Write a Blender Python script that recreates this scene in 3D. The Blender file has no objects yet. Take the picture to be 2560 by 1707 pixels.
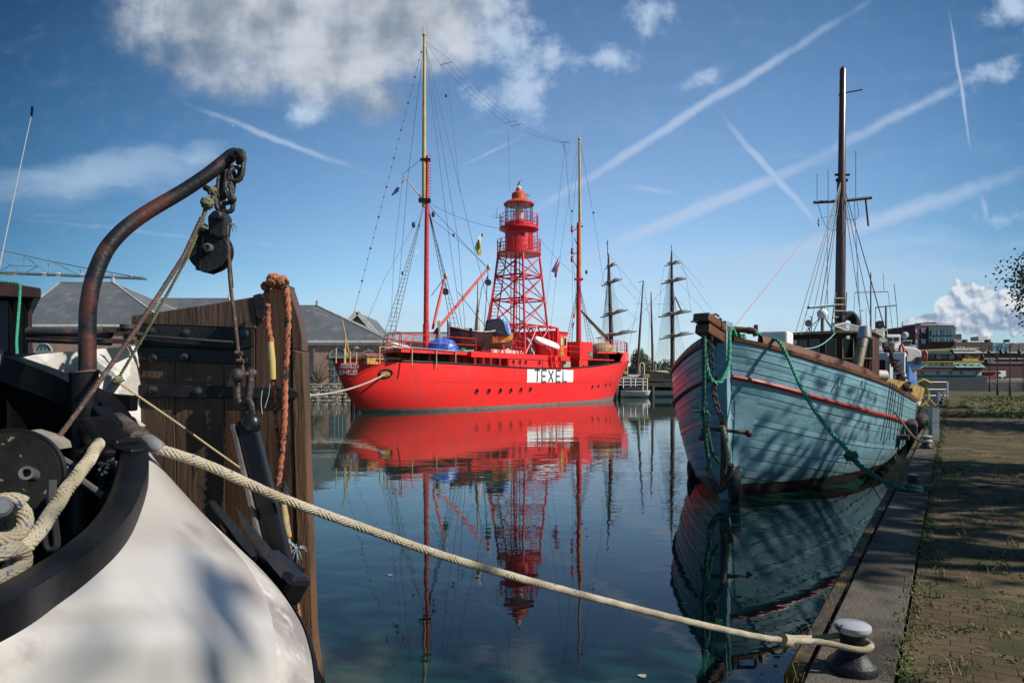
import bpy, math, random
from mathutils import Vector, Matrix
random.seed(7)
R = math.radians
sc = bpy.context.scene
COL = sc.collection

# ---------------------------------------------------------------- camera, sky, sun, exposure
HZ, FL, CZ = 946.0, 1706.67, 2.35          # horizon row, focal length (photo pixels), eye height over water
cam_d = bpy.data.cameras.new("camera")
cam_d.lens = 24.0; cam_d.sensor_width = 36.0; cam_d.sensor_fit = 'HORIZONTAL'
cam_d.shift_y = (HZ - 853.5) / 2560.0
cam_d.clip_start = 0.05; cam_d.clip_end = 9000.0
cam = bpy.data.objects.new("camera", cam_d)
cam.location = (0, 0, CZ); cam.rotation_euler = (R(90), 0, 0)
COL.objects.link(cam); sc.camera = cam

SUN_EL = 38.0
sdir = Vector((0.95, -0.31, 0)).normalized() * math.cos(R(SUN_EL)) + Vector((0, 0, math.sin(R(SUN_EL))))
sl = bpy.data.lights.new("sun", 'SUN'); sl.energy = 4.9; sl.angle = R(0.5); sl.color = (1.0, 0.94, 0.85)
sun = bpy.data.objects.new("sun", sl); sun.rotation_euler = sdir.to_track_quat('Z', 'Y').to_euler()
sun.location = (60, -20, 60)
COL.objects.link(sun)

sc.view_settings.view_transform = 'Standard'; sc.view_settings.look = 'None'
sc.view_settings.gamma = 1.0; sc.view_settings.exposure = 0.36
sc.cycles.max_bounces = 8; sc.cycles.transparent_max_bounces = 16

def N(nt, typ, **kw):
    n = nt.nodes.new(typ)
    for k, v in kw.items():
        if k == 'ins':
            for i, x in v.items():
                if isinstance(x, bpy.types.NodeSocket): nt.links.new(x, n.inputs[i])
                else: n.inputs[i].default_value = x
        else: setattr(n, k, v)
    return n
def MA(nt, op, a, b=0.0, c=None, clamp=False):
    ins = {0: a, 1: b}
    if c is not None: ins[2] = c
    return N(nt, 'ShaderNodeMath', operation=op, use_clamp=clamp, ins=ins).outputs[0]
def SMOOTH(nt, x, a, b, lo=0.0, hi=1.0):
    return N(nt, 'ShaderNodeMapRange', interpolation_type='SMOOTHSTEP', ins={0: x, 1: a, 2: b, 3: lo, 4: hi}).outputs[0]

def make_world():
    w = bpy.data.worlds.new("World"); sc.world = w; w.use_nodes = True
    nt = w.node_tree; nt.nodes.clear()
    sky = N(nt, 'ShaderNodeTexSky', sky_type='NISHITA', sun_disc=False)
    sky.sun_elevation = R(SUN_EL); sky.sun_rotation = math.atan2(sdir.x, sdir.y)
    sky.altitude = 0; sky.air_density = 1.0; sky.dust_density = 0.25; sky.ozone_density = 2.2
    tc = N(nt, 'ShaderNodeTexCoord')
    sep = N(nt, 'ShaderNodeSeparateXYZ', ins={0: tc.outputs['Generated']})
    x, y, z = sep.outputs
    ya = MA(nt, 'MAXIMUM', y, 0.08)
    U = MA(nt, 'MULTIPLY_ADD', MA(nt, 'DIVIDE', x, ya), 17.07, 12.8)     # heading and height, in hundredths of the view
    V = MA(nt, 'MULTIPLY_ADD', MA(nt, 'DIVIDE', z, ya), -17.07, 9.46)
    P = N(nt, 'ShaderNodeCombineXYZ', ins={0: U, 1: V, 2: 0.0}).outputs[0]
    nz = N(nt, 'ShaderNodeTexNoise', ins={'Vector': P, 'Scale': 1.1, 'Detail': 12.0, 'Roughness': 0.62})
    nw = N(nt, 'ShaderNodeTexNoise', ins={'Vector': P, 'Scale': 0.5, 'Detail': 5.0, 'Roughness': 0.55})
    off = N(nt, 'ShaderNodeVectorMath', operation='SUBTRACT', ins={0: nw.outputs['Color'], 1: (.5, .5, .5)}).outputs[0]
    off = N(nt, 'ShaderNodeVectorMath', operation='SCALE', ins={0: off, 3: 1.1}).outputs[0]
    PW = N(nt, 'ShaderNodeVectorMath', operation='ADD', ins={0: P, 1: off}).outputs[0]
    off2 = N(nt, 'ShaderNodeVectorMath', operation='SCALE', ins={0: off, 3: 0.22}).outputs[0]
    PW2 = N(nt, 'ShaderNodeVectorMath', operation='ADD', ins={0: P, 1: off2}).outputs[0]
    def blob(cx, cy, rx, ry, ang=0, warp=PW, amp=1.0):
        m = N(nt, 'ShaderNodeMapping', vector_type='TEXTURE')
        nt.links.new(warp, m.inputs[0])
        m.inputs[1].default_value = (cx / 100, cy / 100, 0); m.inputs[2].default_value = (0, 0, R(ang)); m.inputs[3].default_value = (rx / 100, ry / 100, 1)
        g = N(nt, 'ShaderNodeTexGradient', gradient_type='SPHERICAL', ins={0: m.outputs[0]})
        return MA(nt, 'MULTIPLY', g.outputs['Fac'], amp)
    def field(blobs):
        cur = None
        for b in blobs:
            v = blob(*b[:5], warp=b[5] if len(b) > 5 else PW, amp=b[6] if len(b) > 6 else 1.0)
            cur = v if cur is None else MA(nt, 'MAXIMUM', cur, v)
        return cur
    # soft grey cloud bank high on the left, torn clouds beside it
    bank = field([(640, 40, 430, 250, 0), (960, 30, 430, 220, 0), (830, 140, 260, 180, 20), (930, 230, 120, 120, 0, PW, .6)])
    torn = field([(1310, 230, 120, 150, 30, PW, .8), (1390, 145, 120, 90, 0), (1520, 150, 110, 60, 0, PW, .8), (1260, 90, 140, 160, 0, PW, .9), (1630, 40, 110, 90, 0, PW, .7),
                  (1200, 250, 90, 80, 0, PW, .6), (760, 270, 110, 70, 0, PW, .6), (2540, 20, 110, 90, 0), (2470, 190, 170, 55, -28, PW, .75),
                  (1760, 205, 110, 40, -10, PW, .6), (2500, 545, 120, 40, 0, PW, .6), (1960, 830, 120, 70, 0, PW, .8), (2210, 850, 170, 90, 0, PW, .8)])
    n0 = nz.outputs['Fac']
    bank_d = MA(nt, 'MULTIPLY', SMOOTH(nt, MA(nt, 'ADD', bank, MA(nt, 'MULTIPLY_ADD', n0, 1.5, -0.75)), -0.2, 0.75), SMOOTH(nt, bank, 0.0, .4))
    torn_d = SMOOTH(nt, MA(nt, 'ADD', torn, MA(nt, 'MULTIPLY_ADD', n0, 2.2, -1.1)), 0.15, 1.0, 0, .85)
    torn_d = MA(nt, 'MULTIPLY', torn_d, SMOOTH(nt, torn, 0.0, .35))
    # crisp cumulus low on the right
    nc = N(nt, 'ShaderNodeTexNoise', ins={'Vector': PW2, 'Scale': 2.0, 'Detail': 9.0, 'Roughness': 0.5})
    PL = N(nt, 'ShaderNodeVectorMath', operation='ADD', ins={0: PW2, 1: (.07, -.10, 0)}).outputs[0]
    ncl = N(nt, 'ShaderNodeTexNoise', ins={'Vector': PL, 'Scale': 2.0, 'Detail': 9.0, 'Roughness': 0.5})
    vor = N(nt, 'ShaderNodeTexVoronoi', feature='SMOOTH_F1', ins={'Vector': PW2, 'Scale': 2.6, 'Smoothness': .6})
    cum = field([(2450, 780, 150, 85, 0, PW2), (2410, 745, 75, 58, 0, PW2), (2520, 780, 110, 75, 0, PW2), (2330, 815, 90, 40, 0, PW2)])
    cum_d = SMOOTH(nt, MA(nt, 'SUBTRACT', MA(nt, 'MULTIPLY_ADD', nc.outputs['Fac'], .8, MA(nt, 'SUBTRACT', cum, .25)), MA(nt, 'MULTIPLY', vor.outputs['Distance'], .3)), 0.24, 0.34)
    # contrails and cirrus
    def seg(x0, y0, x1, y1, w, amp=1.0):
        dx, dy = x1 - x0, y1 - y0
        return ((x0 + x1) / 2, (y0 + y1) / 2, math.hypot(dx, dy) / 2 * 1.3, w * .85, math.degrees(math.atan2(dy, dx)), PW2, amp)
    trail = field([seg(1290, 560, 2130, 30, 21, .85), seg(1420, 660, 2080, 385, 29, .95), seg(1950, 440, 2560, 130, 24, .6), seg(1800, 690, 2560, 430, 38, .85),
                   seg(1815, 300, 2050, 570, 16, .9), seg(2380, 60, 2425, 360, 7, 1.2), seg(2450, 480, 2470, 560, 12, .6), seg(500, 272, 900, 430, 14, .7),
                   seg(0, 545, 900, 635, 8, .27), seg(1150, 420, 1290, 350, 8, .5), seg(1560, 465, 1700, 485, 12, .5), seg(1080, 690, 1300, 600, 18, .4), seg(900,720,1100,590,8,.4)])
    tn = N(nt, 'ShaderNodeTexNoise', ins={'Vector': P, 'Scale': 2.2, 'Detail': 6.0})
    trail_d = MA(nt, 'MULTIPLY', SMOOTH(nt, MA(nt, 'ADD', trail, MA(nt, 'MULTIPLY_ADD', tn.outputs['Fac'], .5, -.25)), -0.02, .75), 0.66)
    cs = N(nt, 'ShaderNodeMapping'); nt.links.new(PW, cs.inputs[0]); cs.inputs[3].default_value = (.16, 1.1, 1)
    cn = N(nt, 'ShaderNodeTexNoise', ins={'Vector': cs.outputs[0], 'Scale': 1.3, 'Detail': 6.0, 'Roughness': .6})
    cir = field([(250, 445, 430, 80, -6, PW, 1.0), (490, 395, 90, 60, -30, PW, .7), (2000, 700, 1300, 130, 0, PW, 1.05), (1250, 830, 2600, 170, 0, PW, 1.1), (2250, 620, 500, 60, 0, PW, .6)])
    cir_d = MA(nt, 'MULTIPLY', SMOOTH(nt, MA(nt, 'ADD', cir, MA(nt, 'MULTIPLY_ADD', cn.outputs['Fac'], 1.3, -.65)), 0.0, 1.0), 0.62)
    sky_h = N(nt, 'ShaderNodeMix', data_type='RGBA', blend_type='MULTIPLY', ins={0: 1.0, 6: sky.outputs[0], 7: (0.84, 1.01, 1.10, 1)})
    front = SMOOTH(nt, y, 0.05, 0.2)
    # lens vignette painted into the sky colour: brightest over the lightship, darker sideways and overhead
    du = MA(nt, 'DIVIDE', MA(nt, 'SUBTRACT', U, 15.0), 13.6); dv = MA(nt, 'DIVIDE', MA(nt, 'SUBTRACT', V, 7.6), 12.4)
    fall = MA(nt, 'EXPONENT', MA(nt, 'MULTIPLY', MA(nt, 'ADD', MA(nt, 'MULTIPLY', du, du), MA(nt, 'MULTIPLY', dv, dv)), -1.0))
    fall = MA(nt, 'ADD', MA(nt, 'MULTIPLY', MA(nt, 'MAXIMUM', MA(nt, 'MULTIPLY', fall, 1.28), .24), front), MA(nt, 'MULTIPLY', MA(nt, 'SUBTRACT', 1.0, front), .62))
    tint = N(nt, 'ShaderNodeCombineXYZ', ins={0: MA(nt, 'POWER', fall, 1.45), 1: fall, 2: MA(nt, 'POWER', fall, .82)}).outputs[0]
    sky_h = N(nt, 'ShaderNodeMix', data_type='RGBA', blend_type='MULTIPLY', ins={0: 1.0, 6: sky_h.outputs[2], 7: tint})
    def soften(col, dens, c):
        return N(nt, 'ShaderNodeMix', data_type='RGBA', ins={0: MA(nt, 'MULTIPLY', dens, front), 6: col, 7: c}).outputs[2]
    K = 10.0
    def c4(r, g, b): return (r * K, g * K, b * K, 1)
    c = sky_h.outputs[2]
    c = soften(c, cir_d, c4(.36, .48, .62))
    c = soften(c, trail_d, c4(.38, .47, .62))
    n3 = N(nt, 'ShaderNodeTexNoise', ins={'Vector': P, 'Scale': .45, 'Detail': 5.0, 'Roughness': .5})
    shade = N(nt, 'ShaderNodeMix', data_type='RGBA', ins={0: SMOOTH(nt, n3.outputs['Fac'], .35, .62), 6: c4(.165, .21, .27), 7: c4(.50, .53, .575)}).outputs[2]
    c = soften(c, MA(nt, 'MULTIPLY', bank_d, .93), shade)
    c = soften(c, torn_d, c4(.40, .50, .64))
    up = MA(nt, 'ADD', SMOOTH(nt, V, 7.3, 8.3, 0, .55), MA(nt, 'ADD', MA(nt, 'MULTIPLY', MA(nt, 'SUBTRACT', ncl.outputs['Fac'], nc.outputs['Fac']), 5.0), .25), clamp=True)  # lit and shaded sides of the cumulus painted in from offset noise
    cs2 = N(nt, 'ShaderNodeMix', data_type='RGBA', ins={0: up, 6: c4(.60, .62, .66), 7: c4(.20, .27, .38)}).outputs[2]
    c = soften(c, MA(nt, 'MULTIPLY', cum_d, .92), cs2)
    bg = N(nt, 'ShaderNodeBackground', ins={0: c, 1: 0.1})
    out = N(nt, 'ShaderNodeOutputWorld', ins={0: bg.outputs[0]})
make_world()

# ---------------------------------------------------------------- helpers
Z3 = Vector((0, 0, 1))
def V3(*a): return Vector(a if len(a) == 3 else a[0])
def P(px, py, d):                           # a sight line through the photo followed to depth d
    return Vector(((px - 1280) / FL * d, d, CZ - (py - HZ) / FL * d))

class MB:
    def __init__(s): s.v = []; s.f = []
    def add(s, vs, fs):
        o = len(s.v); s.v += [Vector(v) for v in vs]; s.f += [tuple(i + o for i in f) for f in fs]; return s
    def box(s, c, size, ax=None):
        c = Vector(c); a = ax or (Vector((1, 0, 0)), Vector((0, 1, 0)), Z3)
        h = [Vector(a[i]) * size[i] / 2 for i in range(3)]
        vs = [c + h[0] * i + h[1] * j + h[2] * k for k in (-1, 1) for j in (-1, 1) for i in (-1, 1)]
        return s.add(vs, [(0, 2, 3, 1), (4, 5, 7, 6), (0, 1, 5, 4), (2, 6, 7, 3), (0, 4, 6, 2), (1, 3, 7, 5)])
    def bar(s, p, q, w, h, up=Z3):
        p, q = Vector(p), Vector(q); d = q - p; L = d.length
        if L < 1e-6: return s
        d /= L; x = d.cross(up)
        if x.length < 1e-3: x = d.cross(Vector((0, 1, 0)))
        x.normalize(); y = x.cross(d)
        return s.box((p + q) / 2, (w, L, h), (x, d, y))
    def tube(s, pts, r, n=8, cap=True, closed=False):
        pts = [Vector(p) for p in pts]; m = len(pts)
        rr = r if isinstance(r, (list, tuple)) else [r] * m
        t0 = (pts[1] - pts[0]).normalized()
        u = t0.cross(Z3)
        if u.length < 1e-2: u = t0.cross(Vector((1, 0, 0)))
        u.normalize(); vs = []; 
        for i in range(m):
            if closed: t = (pts[(i + 1) % m] - pts[i - 1])
            elif i == 0: t = pts[1] - pts[0]
            elif i == m - 1: t = pts[-1] - pts[-2]
            else: t = pts[i + 1] - pts[i - 1]
            if t.length < 1e-9: t = t0
            t = t.normalized(); u = u - t * u.dot(t)
            if u.length < 1e-6: u = t.orthogonal()
            u.normalize(); w = t.cross(u)
            for k in range(n):
                a = 2 * math.pi * k / n
                vs.append(pts[i] + (u * math.cos(a) + w * math.sin(a)) * rr[i])
        fs = []
        for i in range(m if closed else m - 1):
            for k in range(n):
                a, b = i * n + k, i * n + (k + 1) % n; c, d = ((i + 1) % m) * n + (k + 1) % n, ((i + 1) % m) * n + k
                fs.append((a, b, c, d))
        if cap and not closed: fs.append(tuple(range(n - 1, -1, -1))); fs.append(tuple((m - 1) * n + k for k in range(n)))
        return s.add(vs, fs)
    def lathe(s, prof, o, n=20, axis=Z3, sx=1.0, cap=True):
        o = Vector(o); ax = Vector(axis).normalized(); u = ax.orthogonal().normalized()
        if abs(ax.z) > .99: u = Vector((1, 0, 0))
        w = ax.cross(u); vs = []
        for r, h in prof:
            for k in range(n):
                a = 2 * math.pi * k / n; vs.append(o + ax * h + (u * math.cos(a) * sx + w * math.sin(a)) * r)
        m = len(prof); fs = [(i * n + k, i * n + (k + 1) % n, (i + 1) * n + (k + 1) % n, (i + 1) * n + k) for i in range(m - 1) for k in range(n)]
        if cap: fs.append(tuple(range(n - 1, -1, -1))); fs.append(tuple((m - 1) * n + k for k in range(n)))
        return s.add(vs, fs)
    def prism(s, poly, vec):
        poly = [Vector(p) for p in poly]; n = len(poly); vec = Vector(vec)
        vs = poly + [p + vec for p in poly]
        return s.add(vs, [tuple(range(n)), tuple(range(2 * n - 1, n - 1, -1))] + [(i, i + n, (i + 1) % n + n, (i + 1) % n) for i in range(n)])
    def grid(s, rows, close=False):
        n = len(rows[0]); vs = [p for r in rows for p in r]
        fs = []
        for i in range(len(rows) - 1):
            for k in range(n if close else n - 1):
                fs.append((i * n + k, i * n + (k + 1) % n, (i + 1) * n + (k + 1) % n, (i + 1) * n + k))
        return s.add(vs, fs)
    def ball(s, c, r, n=10, sc=(1, 1, 1)):
        c = Vector(c); m = max(4, n // 2 + 1)
        rows = []
        for i in range(m + 1):
            a = math.pi * i / m; rr = max(math.sin(a), .02)
            rows.append([c + Vector((math.cos(2 * math.pi * k / n) * rr * r * sc[0], math.sin(2 * math.pi * k / n) * rr * r * sc[1], -math.cos(a) * r * sc[2])) for k in range(n)])
        return s.grid(rows, True)
    def link(s, c, t, side, L, W, r, n=7):             # one chain link: an oval ring
        c, t, side = Vector(c), Vector(t).normalized(), Vector(side).normalized()
        pts = []
        for k in range(14):
            a = 2 * math.pi * k / 14; x, y = math.cos(a), math.sin(a)
            pts.append(c + t * (x * W / 2 + math.copysign((L - W) / 2, x) * min(1, abs(x) * 3)) + side * y * W / 2)
        return s.tube(pts, r, n, closed=True)
    def build(s, name, m, parent=None, label=None, cat=None, group=None, kind=None, smooth=False, bevel=0, origin=None, ang=40):
        me = bpy.data.meshes.new(name)
        if parent is not None: o = Vector(parent['_o'])
        elif origin is not None: o = Vector(origin)
        else:
            xs = [v.x for v in s.v]; ys = [v.y for v in s.v]
            o = Vector(((min(xs) + max(xs)) / 2, (min(ys) + max(ys)) / 2, min(v.z for v in s.v)))
        me.from_pydata([v - o for v in s.v], [], s.f); me.validate()
        ms = m if isinstance(m, list) else [m]
        for q in ms: me.materials.append(q)
        ob = bpy.data.objects.new(name, me); COL.objects.link(ob)
        if parent is not None: ob.parent = parent; ob['_o'] = list(o)
        else: ob.location = o; ob['_o'] = list(o)
        if smooth:
            me.polygons.foreach_set('use_smooth', [True] * len(me.polygons))
            me.set_sharp_from_angle(angle=R(ang))
        if bevel:
            b = ob.modifiers.new('bevel', 'BEVEL'); b.width = bevel; b.segments = 2; b.limit_method = 'ANGLE'; b.angle_limit = R(35)
        if label: ob['label'] = label
        if cat: ob['category'] = cat
        if group: ob['group'] = group
        if kind: ob['kind'] = kind
        return ob
def fixnormals(ob):
    import bmesh
    bm = bmesh.new(); bm.from_mesh(ob.data); bmesh.ops.recalc_face_normals(bm, faces=bm.faces); bm.to_mesh(ob.data); bm.free()
def thing(name, label, cat, loc, group=None):
    o = bpy.data.objects.new(name, None); COL.objects.link(o); o.location = loc; o['_o'] = list(loc)
    o.empty_display_size = .3
    o['label'] = label; o['category'] = cat
    if group: o['group'] = group
    return o
def copy_tree(o, parent=None):
    c = o.copy(); COL.objects.link(c); c.parent = parent
    for ch in [x for x in bpy.data.objects if x.parent == o]: copy_tree(ch, c)
    return c
def curve(pts, n=24):                        # Catmull-Rom through the given points
    pts = [Vector(p) for p in pts]; q = [pts[0] * 2 - pts[1]] + pts + [pts[-1] * 2 - pts[-2]]; out = []
    seg = len(pts) - 1; per = max(2, n // seg)
    for i in range(seg):
        a, b, c, d = q[i:i + 4]
        for k in range(per):
            t = k / per
            out.append(.5 * ((2 * b) + (c - a) * t + (2 * a - 5 * b + 4 * c - d) * t * t + (3 * b - a - 3 * c + d) * t ** 3))
    out.append(pts[-1]); return out
def sag(a, b, s, n=16):
    a, b = Vector(a), Vector(b)
    return [a.lerp(b, i / n) - Z3 * s * 4 * (i / n) * (1 - i / n) for i in range(n + 1)]
def resample(pts, step):
    out = [pts[0].copy()]; acc = 0
    for a, b in zip(pts, pts[1:]):
        L = (b - a).length; d = step - acc
        while d <= L: out.append(a.lerp(b, d / L)); d += step
        acc = L - (d - step)
    return out
def rope_mb(pts, Rr, strands=3, pitch=None, braid=False, n=6, step=None, mb=None):
    """laid or braided rope as real strands wound round a core"""
    pitch = pitch or Rr * 7; step = step or pitch / (10 if not braid else 15)
    pts = resample([Vector(p) for p in pts], step)
    if len(pts) < 4: return (mb or MB()).tube(pts, Rr, n)
    mb = mb or MB()
    fr = []; u = (pts[1] - pts[0]).normalized().orthogonal().normalized()
    for i in range(len(pts)):
        t = (pts[min(i + 1, len(pts) - 1)] - pts[max(i - 1, 0)]).normalized(); u = (u - t * u.dot(t)).normalized(); fr.append((t, u, t.cross(u)))
    mb.tube(pts, Rr * (.62 if not braid else .84), 10)
    sets = [(1, 0)] if not braid else [(1, 0), (-1, math.pi / strands)]
    rs = Rr * (.46 if not braid else .24); off = Rr - rs
    for sg, ph in sets:
        for k in range(strands):
            sp = []
            for i, p in enumerate(pts):
                a = sg * 2 * math.pi * i * step / pitch + ph + 2 * math.pi * k / strands
                o = off * (1 + (.07 * math.sin(strands * 2 * math.pi * i * step / pitch * 2 + (0 if sg > 0 else math.pi)) if braid else 0))
                sp.append(p + fr[i][1] * math.cos(a) * o + fr[i][2] * math.sin(a) * o)
            mb.tube(sp, rs, n)
    return mb

MATS = {}
def mat(name, c1, c2=None, scale=4, rough=.6, metal=0.0, bump=0.0, bscale=None, stretch=(1, 1, 1), detail=5, lo=.4, hi=.62, c3=None, s3=12, lo3=.58, hi3=.68,
        coat=0.0, spec=None, brick=None, rough2=None, waves=None, trans=0.0, warp=0):
    if name in MATS: return MATS[name]
    m = bpy.data.materials.new(name); m.use_nodes = True; nt = m.node_tree
    b = nt.nodes['Principled BSDF']; MATS[name] = m
    b.inputs['Roughness'].default_value = rough; b.inputs['Metallic'].default_value = metal
    b.inputs['Coat Weight'].default_value = coat; b.inputs['Coat Roughness'].default_value = .15
    if spec is not None: b.inputs['Specular IOR Level'].default_value = spec
    tc = N(nt, 'ShaderNodeTexCoord'); mp = N(nt, 'ShaderNodeMapping', ins={0: tc.outputs['Object']}); mp.inputs[3].default_value = stretch
    vec = mp.outputs[0]
    col = None
    c1 = (*c1, 1)
    if brick:
        sepv = N(nt, 'ShaderNodeSeparateXYZ', ins={0: tc.outputs['Object']})
        cb = N(nt, 'ShaderNodeCombineXYZ', ins={0: MA(nt, 'ADD', sepv.outputs[0], sepv.outputs[1]), 1: sepv.outputs[2], 2: 0.0})
        br = N(nt, 'ShaderNodeTexBrick', ins={'Vector': cb.outputs[0], 'Color1': c1, 'Color2': (*brick[0], 1), 'Mortar': (*brick[1], 1), 'Scale': brick[2], 'Mortar Size': .012, 'Bias': 0.0, 'Brick Width': .5, 'Row Height': .16})
        col = br.outputs['Color']
    if c2 is not None:
        no = N(nt, 'ShaderNodeTexNoise', ins={'Vector': vec, 'Scale': scale, 'Detail': detail, 'Roughness': .6, 'Distortion': warp})
        f = SMOOTH(nt, no.outputs['Fac'], lo, hi)
        col = N(nt, 'ShaderNodeMix', data_type='RGBA', ins={0: f if not brick else MA(nt, 'MULTIPLY', f, .5), 6: col if col is not None else c1, 7: (*c2, 1)}).outputs[2]
        if rough2 is not None:
            nt.links.new(SMOOTH(nt, no.outputs['Fac'], lo, hi, rough, rough2), b.inputs['Roughness'])
    if c3 is not None:
        n3 = N(nt, 'ShaderNodeTexNoise', ins={'Vector': vec, 'Scale': s3, 'Detail': 6.0, 'Roughness': .65})
        f3 = SMOOTH(nt, n3.outputs['Fac'], lo3, hi3)
        col = N(nt, 'ShaderNodeMix', data_type='RGBA', ins={0: f3, 6: col if col is not None else c1, 7: (*c3, 1)}).outputs[2]
    if col is not None: nt.links.new(col, b.inputs['Base Color'])
    else: b.inputs['Base Color'].default_value = c1
    if bump:
        bn = N(nt, 'ShaderNodeTexNoise', ins={'Vector': vec, 'Scale': bscale or scale * 4, 'Detail': 6.0, 'Roughness': .6})
        bp = N(nt, 'ShaderNodeBump', ins={'Strength': bump, 'Distance': .02, 'Height': bn.outputs['Fac']})
        nt.links.new(bp.outputs[0], b.inputs['Normal'])
    if trans: b.inputs['Transmission Weight'].default_value = trans
    return m
# ---------------------------------------------------------------- materials
M = {}
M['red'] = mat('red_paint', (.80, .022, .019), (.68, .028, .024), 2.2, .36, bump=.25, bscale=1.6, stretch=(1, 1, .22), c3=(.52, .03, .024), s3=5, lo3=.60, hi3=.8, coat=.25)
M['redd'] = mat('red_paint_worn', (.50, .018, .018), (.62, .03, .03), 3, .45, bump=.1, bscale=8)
M['redmast'] = mat('red_mast_paint', (.42, .02, .02), (.55, .035, .035), 3, .42, bump=.08)
M['boottop'] = mat('grey_boot_topping', (.20, .135, .12), (.13, .10, .09), 2, .75, stretch=(1, 1, 4), bump=.2)
M['ochre'] = mat('ochre_paint', (.46, .33, .12), (.38, .26, .09), 2, .45)
M['black'] = mat('black_paint', (.008, .008, .009), (.018, .018, .020), 6, .45, bump=.2, bscale=30, rough2=.6, spec=.3)
M['wire'] = mat('dark_wire', (.03, .035, .045), None, rough=.6)
M['glass'] = mat('dark_window_glass', (.008, .010, .012), None, rough=.08, spec=.5)
M['white'] = mat('white_paint', (.72, .71, .68), (.60, .59, .56), 3, .4, bump=.08)
M['orange'] = mat('orange_roof_paint', (.50, .09, .03), (.40, .06, .025), 3, .5)
M['wood'] = mat('varnished_wood', (.30, .10, .03), (.16, .05, .018), 3, .4, stretch=(8, 8, 1), bump=.1, coat=.2)
M['oak'] = mat('orange_varnish', (.52, .24, .05), (.38, .15, .03), 4, .35, coat=.3)
M['green'] = mat('green_paint', (.02, .16, .06), None, rough=.5)
M['tarpb'] = mat('blue_tarpaulin', (.02, .12, .50), (.03, .2, .62), 5, .35, bump=.8, bscale=6)
M['tarpg'] = mat('green_tarpaulin', (.01, .14, .10), (.02, .2, .14), 5, .5, bump=.6, bscale=6)
M['navy'] = mat('navy_canvas', (.008, .012, .03), (.014, .02, .045), 4, .8, bump=.3, bscale=8)
M['cream'] = mat('cream_board', (.46, .42, .34), None, rough=.7)

# ---------------------------------------------------------------- water, quay, far land
def water_mat():
    m = bpy.data.materials.new('harbour_water'); m.use_nodes = True; nt = m.node_tree; b = nt.nodes['Principled BSDF']
    b.inputs['Roughness'].default_value = .015; b.inputs['IOR'].default_value = 1.345
    tc = N(nt, 'ShaderNodeTexCoord')
    g = N(nt, 'ShaderNodeTexNoise', ins={'Vector': tc.outputs['Object'], 'Scale': .35, 'Detail': 3.0})
    col = N(nt, 'ShaderNodeMix', data_type='RGBA', ins={0: g.outputs['Fac'], 6: (.003, .022, .018, 1), 7: (.007, .038, .026, 1)})
    nt.links.new(col.outputs[2], b.inputs['Base Color'])
    def wav(sx, sy, scale, det, rot=0):
        mp = N(nt, 'ShaderNodeMapping', ins={0: tc.outputs['Object']}); mp.inputs[3].default_value = (sx, sy, 1); mp.inputs[2].default_value = (0, 0, R(rot))
        return N(nt, 'ShaderNodeTexNoise', ins={'Vector': mp.outputs[0], 'Scale': scale, 'Detail': det, 'Roughness': .45}).outputs['Fac']
    # calm patches and ruffled patches
    patch = SMOOTH(nt, wav(1, 1, .05, 2.0), .42, .62, .35, 1.0)
    b1 = N(nt, 'ShaderNodeBump', ins={'Strength': 1.0, 'Distance': .014, 'Height': MA(nt, 'MULTIPLY', wav(.45, 1, .9, 2.0, 12), patch)})
    b2 = N(nt, 'ShaderNodeBump', ins={'Strength': 1.0, 'Distance': .0032, 'Height': MA(nt, 'MULTIPLY', wav(.6, 1, 4.5, 2.0, -8), patch), 'Normal': b1.outputs[0]})
    nt.links.new(b2.outputs[0], b.inputs['Normal'])
    return m
w = MB(); w.add([(-4000, -60, 0), (4000, -60, 0), (4000, 6000, 0), (-4000, 6000, 0)], [(0, 1, 2, 3)])
w.build('water', water_mat(), kind='structure', origin=(0, 0, 0))

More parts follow.
